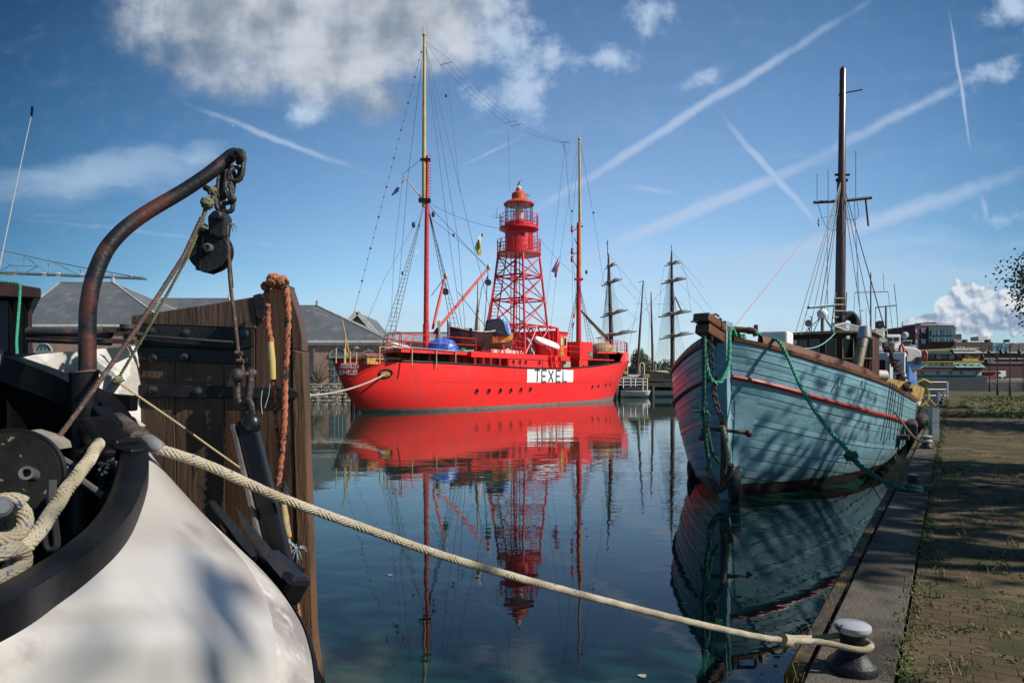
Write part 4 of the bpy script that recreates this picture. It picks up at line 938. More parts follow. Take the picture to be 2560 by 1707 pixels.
# bird on the lantern
gl = Vector(TC(0, 0, 19.86)); b = MB(); b.tube([gl + Vector((-.34, 0, .12)) * .62, gl + Vector((-.18, 0, .22)) * .62, gl + Vector((0, 0, .42)) * .62, gl + Vector((.08, 0, .6)) * .62, gl + Vector((.1, 0, .74)) * .62, gl + Vector((.2, 0, .8)) * .62, gl + Vector((.36, 0, .78)) * .62], [.015, .05, .085, .07, .045, .05, .01], 8)
b.tube([gl + Vector((-.02, .03, 0)) * .62, gl + Vector((-.02, .03, .35)) * .62], .015, 4); b.tube([gl + Vector((.02, -.03, 0)) * .62, gl + Vector((.02, -.03, .35)) * .62], .015, 4)
b.build('bird', mat('brown_feathers', (.12, .07, .05), (.2, .13, .1), 12, .8), label='brown bird perched on top of the lantern roof', cat='bird', smooth=True)
# ---------------------------------------------------------------- the blue wooden boat at the quay
def boot_line(m, z, c):                      # dark bottom paint up to a line just above the water
    nt = m.node_tree; b = nt.nodes['Principled BSDF']; old = b.inputs['Base Color'].links[0].from_socket
    tc = N(nt, 'ShaderNodeTexCoord'); sp_ = N(nt, 'ShaderNodeSeparateXYZ', ins={0: tc.outputs['Object']})
    wn = N(nt, 'ShaderNodeTexNoise', ins={'Vector': tc.outputs['Object'], 'Scale': 6.0, 'Detail': 5.0})
    f = SMOOTH(nt, MA(nt, 'ADD', sp_.outputs[2], MA(nt, 'MULTIPLY_ADD', wn.outputs['Fac'], .05, -.025)), z - .008, z + .008)
    g = SMOOTH(nt, MA(nt, 'ADD', sp_.outputs[2], MA(nt, 'MULTIPLY_ADD', wn.outputs['Fac'], .5, -.25)), z, z + .45, .55, 0)
    grime = N(nt, 'ShaderNodeMix', data_type='RGBA', ins={0: g, 6: old, 7: (.05, .055, .04, 1)})
    nt.links.new(N(nt, 'ShaderNodeMix', data_type='RGBA', ins={0: f, 6: (*c, 1), 7: grime.outputs[2]}).outputs[2], b.inputs['Base Color'])
M['blue'] = mat('blue_hull_paint', (.125, .25, .295), (.165, .30, .345), 1.6, .33, bump=.3, bscale=9, c3=(.045, .10, .13), s3=2.2, lo3=.55, hi3=.75, stretch=(1, 1, 2.5), coat=.18)
boot_line(M['blue'], .245, (.022, .010, .009))
M['brownt'] = mat('brown_varnish', (.15, .050, .019), (.085, .028, .012), 4, .45, stretch=(2, 2, 14), bump=.2, bscale=20, c3=(.34, .15, .06), s3=6, lo3=.6, hi3=.7)
M['antif'] = mat('dark_antifouling', (.045, .018, .016), (.025, .014, .012), 4, .7, bump=.3)
M['redrail'] = mat('red_rubbing_paint', (.36, .022, .018), (.28, .02, .016), 5, .45, bump=.1)
def wc(r): return -3.72 + .35 * max(0, min(1, (r - 16) / 12))
HBT = [(13.55, .10), (13.8, .46), (14.3, .92), (15.0, 1.40), (16, 1.94), (17.5, 2.32), (19.5, 2.46), (22.5, 2.56), (26, 2.5), (29, 2.2), (31, 1.7), (32, 1.1)]
HBW = [(13.75, .04), (14.2, .36), (15.1, .95), (16.1, 1.45), (17.5, 1.85), (19.5, 2.2), (22.5, 2.35), (26, 2.25), (29, 1.8), (31, 1.0), (32, .3)]
ZTB = [(13.5, 3.10), (14.3, 2.87), (15.6, 2.55), (17.3, 2.28), (19, 2.12), (22, 1.82), (25, 1.62), (28, 1.6), (32, 1.9)]
def bh(r, k, side=1, out=0.0):                # k: 0 keel side below water .. 1 rail
    top = smooth_tab(HBT, r); wl = smooth_tab(HBW, r); zt_ = smooth_tab(ZTB, r)
    z = -.6 + k * (zt_ + .6); u = max(0, z) / zt_
    hb = wl + (top - wl) * (1 - max(0, 1 - u) ** 1.7) if z >= 0 else wl * (1 + z * .75)
    rr = r + (1 - k) * .18 * max(0, 1 - (r - 13.5) / 1.5)
    return RW(rr, wc(r) + side * (hb + out), z)
def kz(r, z): return (z + .6) / (smooth_tab(ZTB, r) + .6)
def px_boat(px, z, side=1):
    lo, hi = 13.6, 31
    best = None
    for i in range(500):
        r = 13.56 + i * .02; p = bh(r, kz(r, z), side); q = p.x / p.y * FL + 1280
        e = abs(q - px)
        if best is None or e < best[0] - 1e-6: best = (e, r)
        if r > 24: break
    return best[1]
RS = [13.56, 13.62, 13.72, 13.85, 14.0, 14.2, 14.45, 14.7, 15, 15.4, 15.9, 16.4, 17, 17.7, 18.5, 19.4, 20.4, 21.5, 22.7, 24, 25.4, 26.8, 28.2, 29.5, 30.5, 31.3, 32]
bb = thing('wooden_boat', 'large pale blue wooden boat with a red strip and brown wheelhouse, moored at the quay', 'boat', RW(20, -3.7, 0))
def rail_k(r, dz): return kz(r, smooth_tab(ZTB, r) - dz)
hullb = MB(); af = MB()
strk = [0, .12, .28, .40, .55, .66]                # plank edges below the cap, above the red strip
low = 11
for side in (1, -1):
    lines = [lambda r, d=d: rail_k(r, d) for d in strk]
    lo_edges = []
    for j in range(low + 1):
        f = (j + .22 * math.sin(j * 2.7) * (0 < j < low)) / low
        lines.append(lambda r, f=f: rail_k(r, .74) * (1 - f) + kz(r, .02 - .95 * min(1, (r - 13.5) / 6.5) ** .8) * f)
    seq = [(lines[i], lines[i + 1]) for i in range(len(lines) - 1)]
    for n_, (ka, kb) in enumerate(seq):
        o_top, o_bot = 0.0, (.011 + .004 * math.sin(n_ * 2.3)) if n_ != 5 else 0.0
        rows = [[bh(r, ka(r), side, o_top) for r in RS], [bh(r, ka(r) * .06 + kb(r) * .94, side, o_bot) for r in RS], [bh(r, ka(r) * .015 + kb(r) * .985, side, o_bot * .6) for r in RS], [bh(r, kb(r), side, -.001) for r in RS]]
        hullb.grid(rows)
o = hullb.build('hull', M['blue'], bb, smooth=True, ang=24); fixnormals(o)
for side in (1, -1):
    MB().tube([bh(r, rail_k(r, .70), side, .03) for r in RS], .045, 8).build('rubbing_strip', M['redrail'], bb, smooth=True)
    b = MB(); b.grid([[bh(r, 1, side, .05) + Z3 * .0 for r in RS], [bh(r, 1, side, .06) + Z3 * .07 for r in RS], [bh(r, 1, side, -.14) + Z3 * .07 for r in RS], [bh(r, 1, side, -.12) - Z3 * .02 for r in RS], [bh(r, 1, side, -.04) - Z3 * .02 for r in RS], [bh(r, 1, side, .05) for r in RS]]); b.build('cap_rail', M['brownt'], bb, smooth=True, ang=30)
    RU = [r for r in RS if 14.0 <= r <= 17.9]
    hgt = lambda r: .17 * min(1, max(0, (18.0 - r) / .5))
    b = MB(); b.grid([[bh(r, 1, side, -.03) + Z3 * .07 for r in RU], [bh(r, 1, side, -.06) + Z3 * (.07 + hgt(r)) for r in RU], [bh(r, 1, side, -.13) + Z3 * (.08 + hgt(r)) for r in RU], [bh(r, 1, side, -.16) + Z3 * .07 for r in RU]]); b.build('upper_bulwark', M['brownt'], bb)
    b = MB(); b.grid([[bh(r, 1, side, -.12) for r in RS], [bh(r, rail_k(r, .6), side, -.14) for r in RS]]); b.build('inner_bulwark', M['blue'], bb)
b = MB(); b.prism([bh(r, rail_k(r, .6), 1, -.15) for r in RS] + [bh(r, rail_k(r, .6), -1, -.15) for r in reversed(RS)], (0, 0, -.06)); b.build('deck', mat('deck_boards', (.20, .16, .11), (.13, .1, .07), 3, .7), bb)
# stem post
sw = wc(13.5)
b = MB(); b.prism([RW(13.75, sw - .085, -.6), RW(13.42, sw - .085, -.3), RW(13.36, sw - .085, 1.5), RW(13.26, sw - .085, 3.46), RW(13.8, sw - .1, 3.46), RW(13.9, sw - .1, -.6)], MQ * .19)
b.build('stem_post', mat('pale_blue_stem', (.20, .34, .38), (.15, .28, .33), 3, .4, bump=.15, coat=.2), bb, bevel=.012)
b = MB(); b.prism([RW(13.55, sw - .35, 1.2), RW(13.6, sw + .40, 1.2), RW(13.75, sw + .42, 2.0), RW(13.7, sw + .38, .4)], Q * .06); 
# short bowsprit of two heavy timbers, running out to the left
bs0, bs1 = P(1752, 792, 12.75), P(1822, 838, 13.6)
ax_d = (bs1 - bs0).normalized(); ax_s = ax_d.cross(Z3).normalized(); ax_u = ax_s.cross(ax_d)
b = MB(); b.bar(bs0, bs1 + ax_d * .25, .34, .17); b.bar(bs0 - Z3 * .2 + ax_d * .05, bs1 - Z3 * .2 + ax_d * .25, .30, .19)
b.build('bowsprit_timber', M['brownt'], bb, bevel=.03)
b = MB(); b.bar(P(1728, 804, 12.7), P(1745, 804, 12.75), .03, .03); b.tube([P(1773, 796, 12.8), P(1778, 789, 12.8), P(1790, 785, 12.9), P(1797, 791, 13)], .02, 6); b.bar(P(1800, 795, 13), P(1803, 822, 13), .04, .05)
b.tube([P(1771, 798, 12.8), P(1771, 820, 12.8), P(1785, 815, 12.9), P(1800, 812, 13)], .035, 6); b.build('bow_fitting', M['black'], bb)
b = MB(); b.lathe([(.02, 0), (.055, .01), (.06, .12), (.06, .26), (.075, .28), (.065, .42), (.03, .45)], P(1832, 822, 13.5), 10, (MQ * .9 + Q * .35 - Z3 * .12)); b.build('windlass_drum', mat('brown_iron', (.10, .05, .035), None, rough=.5), bb, smooth=True)
b = MB(); b.tube([P(1890, 838, 14), P(1890, 812, 14)], .045, 8); b.build('samson_post', mat('maroon_post', (.12, .02, .03), None, rough=.5), bb)
b = MB(); q0 = P(1896, 829, 15.5); b.prism([q0, q0 + MQ * .62, q0 + MQ * .62 - Z3 * .5, q0 - Z3 * .5], Q * .7); b.build('companion_hatch', M['white'], bb, bevel=.04)
# heavy iron doubling plate beside the stem
b = MB(); b.grid([[bh(r, kz(r, z), 1, .022) for r in (13.6, 13.75, 13.9)] for z in (.6, 1.0, 1.5, 1.95)]); b.build('doubling_plate', M['blue'], bb)
# scupper hooks on the hull side
for (x, y) in [(2095, 945), (2153, 952)]:
    z = CZ - (y - HZ) / FL * 15.4; r = px_boat(x, z); p = bh(r, kz(r, z), 1, .03)
    b = MB(); b.tube([p - Z3 * .18 - Q * .12, p - Z3 * .02, p + Z3 * .04 + Q * .06, p + Q * .12 - Z3 * .04], .02, 6); b.build('hull_hook', M['blue'], bb)
# vertical fender lines hanging over the side near the waist
b = MB()
for x, y0, y1 in [(2210, 968, 1088), (2217, 966, 1100), (2222, 970, 1060), (2228, 970, 1092), (2238, 980, 1097), (2245, 985, 1110), (2250, 990, 1100)]:
    z0 = CZ - (y0 - HZ) / FL * 17.5; z1 = CZ - (y1 - HZ) / FL * 17.5; r = px_boat(x, 1.6)
    b.tube([bh(r, 1, 1, .09) + Z3 * .08, bh(r, kz(r, (z0 + z1) / 2), 1, .05), bh(r, kz(r, max(z1, .5)), 1, .05)], .011, 5)
b.build('hanging_line', M['wire'], bb)
# wheelhouse with curved front
WR, WW = 24.0, wc(24) + .12
def wf(a, dr=0.0, z=0.0, k=1.0): return RW(WR + .65 - .75 * math.cos(a * 1.1) * 1.0 + dr, WW + a * 1.30 * k, z)      # a in -1..1 across
arc = [-1 + 2 * i / 16 for i in range(17)]
z0, z1 = 1.0, 3.78
b = MB(); rows = [[wf(a, 0, z) for a in arc] for z in (z0, z1)]; b.grid(rows)
b.grid([[wf(1, 0, z0), wf(1, 2.6, z0)], [wf(1, 0, z1), wf(1, 2.6, z1)]]); b.grid([[wf(-1, 0, z0), wf(-1, 2.6, z0)], [wf(-1, 0, z1), wf(-1, 2.6, z1)]]); b.grid([[wf(-1, 2.6, z0), wf(1, 2.6, z0)], [wf(-1, 2.6, z1), wf(1, 2.6, z1)]])
wood_v = mat('mahogany_boards', (.075, .020, .009), (.04, .011, .006), 3, .5, stretch=(9, 9, .6), bump=.15, spec=.3)
b.build('wheelhouse_wall', wood_v, bb)
b = MB()
for i in range(1, 33):
    a = -1 + 2 * i / 33; p = wf(a, -.008, (z0 + z1) / 2); b.box(p, (.018, .03, z1 - z0 - .05))
b.build('board_seam', mat('seam_dark', (.03, .012, .008), None, rough=.8), bb)
b = MB(); b.prism([wf(a * 1.08, -.14, z1) for a in arc] + [wf(1.08, 2.7, z1), wf(-1.08, 2.7, z1)], (0, 0, .09)); b.build('wheelhouse_roof', mat('grey_roof_edge', (.26, .22, .17), (.2, .17, .13), 4, .6), bb, bevel=.02)
def wwin(a0, a1, za, zb):
    fr = MB(); n = 6; A = [a0 + (a1 - a0) * i / n for i in range(n + 1)]
    g = MB(); g.grid([[wf(a, -.03, za) for a in A], [wf(a, -.03, (za + zb) / 2) for a in A], [wf(a, -.03, zb) for a in A]])
    loop = [wf(a, -.045, za - .02) for a in A] + [wf(a1, -.045, za + (zb - za) * f) for f in (.2, .5, .8)] + [wf(a, -.045, zb + .02) for a in reversed(A)] + [wf(a0, -.045, za + (zb - za) * f) for f in (.8, .5, .2)]
    fr.tube(loop, .017, 6, closed=True); f_ = fr.build('wheelhouse_window', mat('brass_frame', (.30, .22, .10), None, rough=.4, metal=.3), bb, smooth=True); g.build('pane', M['glass'], f_)
for cpx in (2006, 2037, 2078, 2121, 2169):
    best = min([(abs(wf(a / 100, 0, 3).x / wf(a / 100, 0, 3).y * FL + 1280 - cpx), a / 100) for a in range(-97, 98)]); a = best[1]; wwin(a - .115, a + .115, 3.0, 3.60)
b = MB(); b.box(wf(-.1, -.1, 2.6), (.2, .05, .42)); b.build('notice_card', M['white'], bb)
b = MB(); b.box(wf(-.72, -.12, 3.55), (.08, .08, .14)); b.box(wf(.5, -.12, 3.65), (.09, .08, .1)); b.build('deck_light', M['white'], bb)
# exhaust pipe: leaning olive pipe with a grey cap
b = MB(); e0, e1 = P(2142, 922, 20.8), P(2160, 838, 21.2); b.tube([e0 - Z3 * .9 - (e1 - e0) * .2, e0, e1], .15, 14); b.tube([e0.lerp(e1, .62), e0.lerp(e1, .65)], .158, 14); ex = b.build('exhaust_pipe', mat('olive_galvanised', (.23, .20, .13), (.17, .145, .09), 5, .45, metal=.3), bb, smooth=True)
b = MB(); b.lathe([(.215, 0), (.20, .12), (.165, .36), (.16, .36), (.15, .32)], e1 - Z3 * .08, 16, (e1 - e0).normalized() * .35 + Z3); b.build('exhaust_cap', mat('grey_zinc', (.30, .32, .32), None, rough=.4, metal=.5), ex, smooth=True)
# radar: pedestal, housing, long teal scanner bar
rd = P(2056, 832, 22.5); b = MB(); b.tube([P(2056, 834, 22.5), P(2056, 794, 22.5)], .055, 10); ped = b.build('radar_post', mat('olive_post', (.16, .14, .09), None, rough=.5), bb)
b = MB(); b.lathe([(.1, 0), (.16, .06), (.17, .18), (.13, .25), (.05, .28), (.05, .36)], P(2056, 795, 22.5), 14); b.build('radar_housing', M['white'], bb, smooth=True)
b = MB(); b.bar(P(2020, 769, 22.2), P(2086, 763, 22.7), .10, .085); b.build('radar_scanner', mat('teal_scanner', (.03, .10, .13), None, rough=.4), bb, bevel=.02)
b = MB()
for a, c in [((2050, 795), (2032, 832)), ((2050, 795), (2012, 832)), ((2062, 795), (2086, 826)), ((2062, 796), (2080, 824))]: b.tube([P(*a, 22.5), P(*c, 22.6)], .014, 5)
b.build('radar_stay', M['wire'], bb)
b = MB(); b.lathe([(.02, -.05), (.1, 0), (.12, .06), (.11, .07)], P(2020, 809, 22.3), 14, (-.1, -1, .1)); b.tube([P(2020, 818, 22.4), P(2027, 832, 22.4)], .02, 6); b.tube([P(2028, 792, 22.4), P(2029, 832, 22.4)], .015, 6); b.tube([P(2022, 792, 22.4), P(2030, 791, 22.4)], .01, 5); b.build('searchlight', mat('chrome', (.4, .4, .4), None, rough=.15, metal=.9), bb, smooth=True)
b = MB()
g0, g1, g2, g3 = P(2083, 814, 21.6), P(2112, 807, 21.9), P(2160, 820, 22.6), P(2134, 832, 22.2)
for i in range(9): f = i / 8; b.bar(g0.lerp(g3, f), g1.lerp(g2, f), .025, .02)
b.bar(g0, g3, .05, .03); b.bar(g1, g2, .05, .03); b.bar(g0, g1, .06, .05)
for g_ in (g0, g3, g2): b.tube([g_, g_ - Z3 * .2], .02, 5)
b.build('roof_grating', mat('aluminium_grating', (.42, .42, .40), None, rough=.5, metal=.4), bb)
# mast
ms = P(2100, 780, 26.0); ms_b = Vector((ms.x, ms.y, 0)); lean = lambda z: ms_b + Vector((.0 + (z - 5) * .012, 0, z))
b = MB(); b.tube([lean(1.2), lean(5), lean(9.8), lean(10.0), lean(14.1), lean(14.22)], [.20, .19, .165, .135, .115, .04], 14); b.build('mast', mat('dark_mahogany_mast', (.11, .035, .022), (.07, .022, .015), 3, .35, stretch=(4, 4, .5), coat=.4), bb, smooth=True)
b = MB(); b.tube([lean(10.1) - Vector((.25, 0, 0)), lean(10.1) + Vector((.3, 0, 0))], .05, 6); b.tube([lean(9.9) + Vector((-.2, 0, 0)), lean(9.9) + Vector((.22, 0, 0))], .07, 6); b.tube([lean(13.15) - Vector((.15, 0, .02)), lean(13.2), lean(13.3) + Vector((.75, 0, .04))], .025, 6); b.build('mast_band', M['black'], bb)
b = MB(); b.tube([lean(9.1) + Vector((-1.05, 0, -.05)), lean(9.1), lean(9.1) + Vector((1.15, 0, .13))], .06, 8); b.build('crosstree', mat('dark_crosstree', (.05, .025, .02), None, rough=.5), bb)
b = MB()
for x_, h_ in ((-.92, 1.05), (-.5, 1.2), (.55, 1.9)): b = MB(); b.tube([lean(9.1) + Vector((x_, 0, .05)), lean(9.1) + Vector((x_, 0, h_))], .011, 5); b.build('whip_antenna', M['wire'], bb)
b = MB()
b.tube([lean(9.1) + Vector((.93, 0, .05)), lean(9.1) + Vector((1.03, 0, -.95))], .035, 6); b.build('hanging_lamp', M['wire'], bb)
b = MB()
top = lean(9.95)
for x, y, d in [(1988, 835, 21.5), (2002, 836, 22), (2022, 836, 22.5), (2045, 800, 24), (2060, 780, 24), (2112, 780, 25), (2155, 812, 25), (2178, 800, 25.5), (2215, 830, 27), (2225, 870, 27.5)]:
    b.tube([top, P(x, y, d)], .013, 4)
b.tube([lean(9.1) + Vector((-.5, 0, 0)), P(2068, 700, 25), P(2070, 800, 23)], .012, 4); b.tube([lean(9.1) + Vector((.5, 0, 0)), P(2146, 720, 25), P(2153, 830, 24)], .012, 4)
b.tube(curve([lean(9.0) + Vector((-.9, 0, 0)), lean(8.2) + Vector((-.6, 0, 0)), lean(8.0) + Vector((-.2, 0, 0)), lean(8.6)], 12), .01, 4); b.tube(curve([lean(8.7), lean(8.4) + Vector((.3, 0, 0)), lean(8.5) + Vector((.65, 0, 0)), lean(9.1) + Vector((.6, 0, 0))], 12), .01, 4)
b.build('rigging_wire', M['wire'], bb)
b = MB(); L0 = lean(5.6) - Vector((.08, .25, 0)); L1 = lean(3.7) - Vector((.25, .3, 0)); ladder(b, L1, L0, .55, .42, (1, 0, 0), .22, .022, .03); b.build('mast_ladder', mat('weathered_rungs', (.34, .30, .24), None, rough=.7), bb)
b = MB(); b.tube([P(1833, 820, 13.6), P(2045, 556, 23.4)], .010, 4); b.build('forestay', mat('red_line', (.35, .10, .08), None, rough=.7), bb)
b = MB(); b.tube([P(2047, 548, 23.5), P(2045, 556, 23.4), P(2047, 566, 23.5)], .02, 5); b.tube([P(2051, 545, 23.6), lean(8.6)], .008, 4); b.build('stay_hook', M['wire'], bb)
# after end: blue-grey bulwark, red pillars, red quarter
b = MB()
for dx in (0, .28, .55): b.tube([RW(25.6 + dx, wc(25) + 2.42, .55), RW(25.6 + dx, wc(25) + 2.40, 1.75)], .085, 8)
b.build('red_stanchion', mat('red_stanchion_paint', (.55, .03, .03), None, rough=.35), bb)
b = MB(); b.grid([[bh(r, kz(r, z), 1, .035) for r in (25.3, 26, 27, 28.2, 29.5, 31)] for z in (.1, .35, .65, .80)]); b.build('quarter_panel', mat('faded_red_quarter', (.30, .08, .07), (.22, .06, .055), 2, .6), bb)
b = MB(); b.tube([bh(r, kz(r, .84), 1, .07) for r in (24.5, 25.3, 26, 27, 28.2, 29.5, 31)], .06, 6); b.build('quarter_rail', M['redrail'], bb)

# ---- things hanging on the blue boat
rust = mat('rusty_iron', (.10, .05, .03), (.05, .03, .022), 10, .7, bump=.4, bscale=40, c3=(.20, .09, .04), s3=16, lo3=.55, hi3=.65)
an = thing('anchor', 'rusty iron stock anchor hanging at the blue boat’s stem, flukes just above the water', 'anchor', P(1811, 1228, 12.95))
AD = 12.95
b = MB(); b.tube([P(1809, 1058, AD), P(1810, 1140, AD), P(1808, 1215, AD)], [.055, .065, .07], 8); b.build('shank', rust, an, smooth=True)
b = MB(); b.tube([P(1758, 1090, AD - .1), P(1757, 1075, AD - .1), P(1773, 1072, AD), P(1812, 1075, AD - .03), P(1870, 1083, AD - .15)], .036, 8); b.ball(P(1872, 1083, AD - .15), .075, 8); b.ball(P(1755, 1094, AD - .1), .06, 8); b.build('stock', rust, an, smooth=True)
b = MB(); b.tube(curve([P(1770, 1172, AD + .1), P(1779, 1200, AD + .03), P(1796, 1224, AD - .02), P(1812, 1216, AD), P(1822, 1190, AD - .1), P(1828, 1160, AD - .2)], 15), .055, 8); b.build('arms', rust, an, smooth=True)
for pts in [[(1766, 1165), (1777, 1170), (1787, 1192), (1776, 1196), (1767, 1190)], [(1832, 1180), (1849, 1163), (1852, 1185), (1842, 1192)]]:
    b = MB(); b.prism([P(x, y, AD - .05) for x, y in pts], (0, .05, 0)); b.build('fluke', mat('galvanised_fluke', (.16, .13, .10), (.1, .08, .06), 6, .7), an)
def chain(pts, L, W, r, name, m, parent=None, **kw):
    q = resample([Vector(p) for p in pts], L * .72); b = MB()
    for i in range(len(q) - 1):
        t = (q[i + 1] - q[i]).normalized(); s_ = t.orthogonal().normalized() if i % 2 else t.cross(t.orthogonal()).normalized(); b.link((q[i] + q[i + 1]) / 2, t, s_, L, W, r)
    return b.build(name, m, parent, smooth=True, **kw)
chain([P(1784, 965, 12.95), P(1788, 1000, 12.95), P(1800, 1035, 12.9), P(1808, 1066, 12.9)], .12, .08, .018, 'anchor_chain', rust, label='rusty chain leading down the blue boat’s stem to its anchor', cat='chain')
chain([P(1775, 842, 12.85), P(1779, 900, 12.9), P(1781, 940, 12.95), P(1783, 962, 12.95)], .12, .08, .016, 'bow_chain', M['wire'], label='dark chain hanging from the bowsprit timbers of the blue boat', cat='chain')
gr = mat('green_rope', (.02, .20, .115), (.03, .28, .17), 30, .7, bump=.4, bscale=60); grd = mat('dark_green_rope', (.022, .085, .055), (.04, .12, .07), 20, .8, bump=.4, bscale=50)
def rope(pts, r, m, label, name='rope', strands=3, braid=False, group=None, extra=None, n=60, sm=True, pitch=None):
    c = curve(pts, n) if sm else pts
    b = rope_mb(c, r, strands, braid=braid, pitch=pitch)
    if extra: extra(b)
    return b.build(name, m, label=label, cat='rope', group=group, smooth=True, ang=70)
def knot(b, c, r, seed=1, k=9):
    rg = random.Random(seed); c = Vector(c)
    for i in range(k):
        d = Vector((rg.uniform(-1, 1), rg.uniform(-.6, .6), rg.uniform(-1, 1))).normalized(); u = d.orthogonal().normalized(); v = d.cross(u)
        b.tube([c + (u * math.cos(a) + v * math.sin(a)) * r * rg.uniform(.7, 1.2) for a in [2 * math.pi * q / 9 for q in range(9)]], r * .38, 6, closed=True)
def fray(b, c, r, seed=1, k=12, down=.5):
    rg = random.Random(seed); c = Vector(c)
    for i in range(k):
        d = Vector((rg.uniform(-1, 1), rg.uniform(-.5, .5), rg.uniform(-1, 1) - down)).normalized() * r * rg.uniform(1.2, 2.6); b.tube([c, c + d * .6, c + d + Z3 * -.02], [r * .14, r * .11, r * .05], 4)
rope([P(1934, 847, 13.55), P(1950, 857, 13.3), P(1975, 905, 13.0), P(2003, 968, 12.4), P(2040, 1030, 11.7), P(2078, 1080, 11.1), P(2112, 1118, 10.7), P(2134, 1143, 10.4)], .038, gr, 'long green mooring rope slanting down across the blue hull from its rail', n=70)
rope([P(2128, 1140, 10.45), P(2155, 1168, 10.2), P(2195, 1194, 9.9), P(2235, 1214, 9.7), P(2266, 1223, 9.62)], .045, grd, 'thick dark green eye of the mooring rope, between the knot and the second bollard', extra=lambda b: (knot(b, P(2128, 1140, 10.4), .07, 3, 8), fray(b, P(2122, 1143, 10.4), .07, 4)), n=40)
rope([P(1838, 840, 13.4), P(1830, 822, 13.3), P(1823, 832, 13.25), P(1823, 870, 13.2), P(1820, 915, 13.15), P(1808, 945, 13.0), P(1793, 958, 12.95), P(1778, 950, 12.9), P(1768, 925, 12.9), P(1763, 880, 12.9), P(1760, 835, 12.8)], .05, gr, 'bright green rope looped in a U round the top of the blue boat’s stem', n=80)
rope([P(1760, 838, 12.75), P(1760, 900, 12.8), P(1760, 970, 12.85), P(1759, 1024, 12.85), P(1763, 1075, 12.8), P(1768, 1130, 12.8), P(1775, 1170, 12.8)], .042, grd, 'dark green rope hanging down in front of the blue bow to the anchor’s fluke', extra=lambda b: (fray(b, P(1760, 1028, 12.75), .1, 5, 22, .1), knot(b, P(1760, 1028, 12.78), .06, 6, 6)), n=60)
rope([P(1765, 1050, 12.82), P(1774, 1100, 12.8), P(1783, 1135, 12.82), P(1800, 1158, 12.85)], .035, grd, 'short green rope branching off towards the anchor shank below the frayed knot', n=30)
rope([P(1806, 1064, 12.84), P(1818, 1120, 12.84), P(1822, 1170, 12.84)], .045, mat('pale_lashing', (.34, .30, .17), (.24, .2, .11), 20, .8), 'pale yellowish lashing lines running down beside the anchor shank', strands=4, n=12)
rope([P(1879, 826, 13.9), P(1890, 832, 14), P(1900, 838, 14.1)], .05, gr, 'short end of green rope lying over the blue boat’s rail by the post', extra=lambda b: knot(b, P(1888, 832, 14), .06, 9, 6), n=12)
rope([P(1845, 832, 13.5), P(1850, 848, 13.5), P(1862, 845, 13.6), P(1858, 835, 13.7)], .04, gr, 'green rope coiled round the brown windlass drum', n=14)
rope(sag(P(1952, 846, 16), P(2088, 832, 21), .35, 14), .016, mat('turquoise_line', (.20, .42, .44), None, rough=.7), 'thin turquoise line running from the bow hatch to the wheelhouse roof', sm=False)
def tyre(name, c, ax_, r, rr, label, group=None):
    b = MB(); u = Vector(ax_).orthogonal().normalized(); v = Vector(ax_).normalized().cross(u); c = Vector(c); rows = []
    for i in range(28):
        a = 2 * math.pi * i / 28; d = u * math.cos(a) + v * math.sin(a)
        prof = [(-.55, -.75), (-.95, -.35), (-1, .3), (-.85, .8), (.0 - .5, 1.02), (.5, 1.02), (.85, .8), (1, .3), (.95, -.35), (.55, -.75), (.3, -.6), (-.3, -.6)]
        rows.append([c + d * (r + q * rr) + Vector(ax_).normalized() * p * rr for p, q in prof])
    rows.append(rows[0]); b.grid(rows, True)
    return b.build(name, mat('black_rubber', (.014, .014, .015), (.03, .03, .032), 12, .75, bump=.3, bscale=40), label=label, cat='tyre', group=group, smooth=True, ang=35)
tyre('tyre', P(1838, 1216, 13.0), (.9, -.25, -.08), .23, .085, 'black tyre fender hung beside the anchor at the blue boat’s stem')
tyre('tyre', bh(21.6, kz(21.6, .75), 1, .22), MQ, .36, .13, 'black tyre fender squeezed between the blue boat’s waist and the quay', 'tyre fenders along the quay')
tyre('tyre', bh(26.3, kz(26.3, .75), 1, .24), MQ, .32, .12, 'black tyre fender under the faded red quarter of the blue boat', 'tyre fenders along the quay')
tyre('tyre', bh(15.9, kz(15.9, .2), -1, .0), (-1, .1, 0), .17, .07, 'black tyre fender on the far side of the blue bow, at the waterline')
b = MB(); cft = bh(20.8, kz(20.8, .8), 1, .12); b.box(cft, (.5, .25, .12), (Q, MQ, Z3)); b.build('rubbing_block', M['antif'], bb)
# person bending over on the wheelhouse roof
def skin_figure(name, joints, edges, m, parent, sub=2):
    me = bpy.data.meshes.new(name); o_ = Vector(parent['_o']); me.from_pydata([Vector(j[0]) - o_ for j in joints], edges, [])
    ob = bpy.data.objects.new(name, me); COL.objects.link(ob); ob.parent = parent; ob['_o'] = list(o_)
    md = ob.modifiers.new('skin', 'SKIN'); 
    for v, j in zip(me.skin_vertices[0].data, joints): v.radius = (j[1], j[1] if len(j) < 3 else j[2])
    me.skin_vertices[0].data[0].use_root = True
    sb = ob.modifiers.new('sub', 'SUBSURF'); sb.levels = sub; sb.render_levels = sub; md.use_smooth_shade = True
    me.materials.append(m); return ob
PD = 25.5
def PP(x, y, dd=0): return P(x, y, PD + dd)
zf = CZ - (838 - HZ) / FL * PD
pe = thing('person', 'person in dark clothes bending double on the wheelhouse roof, arms reaching down', 'person', P(2133, 834, PD))
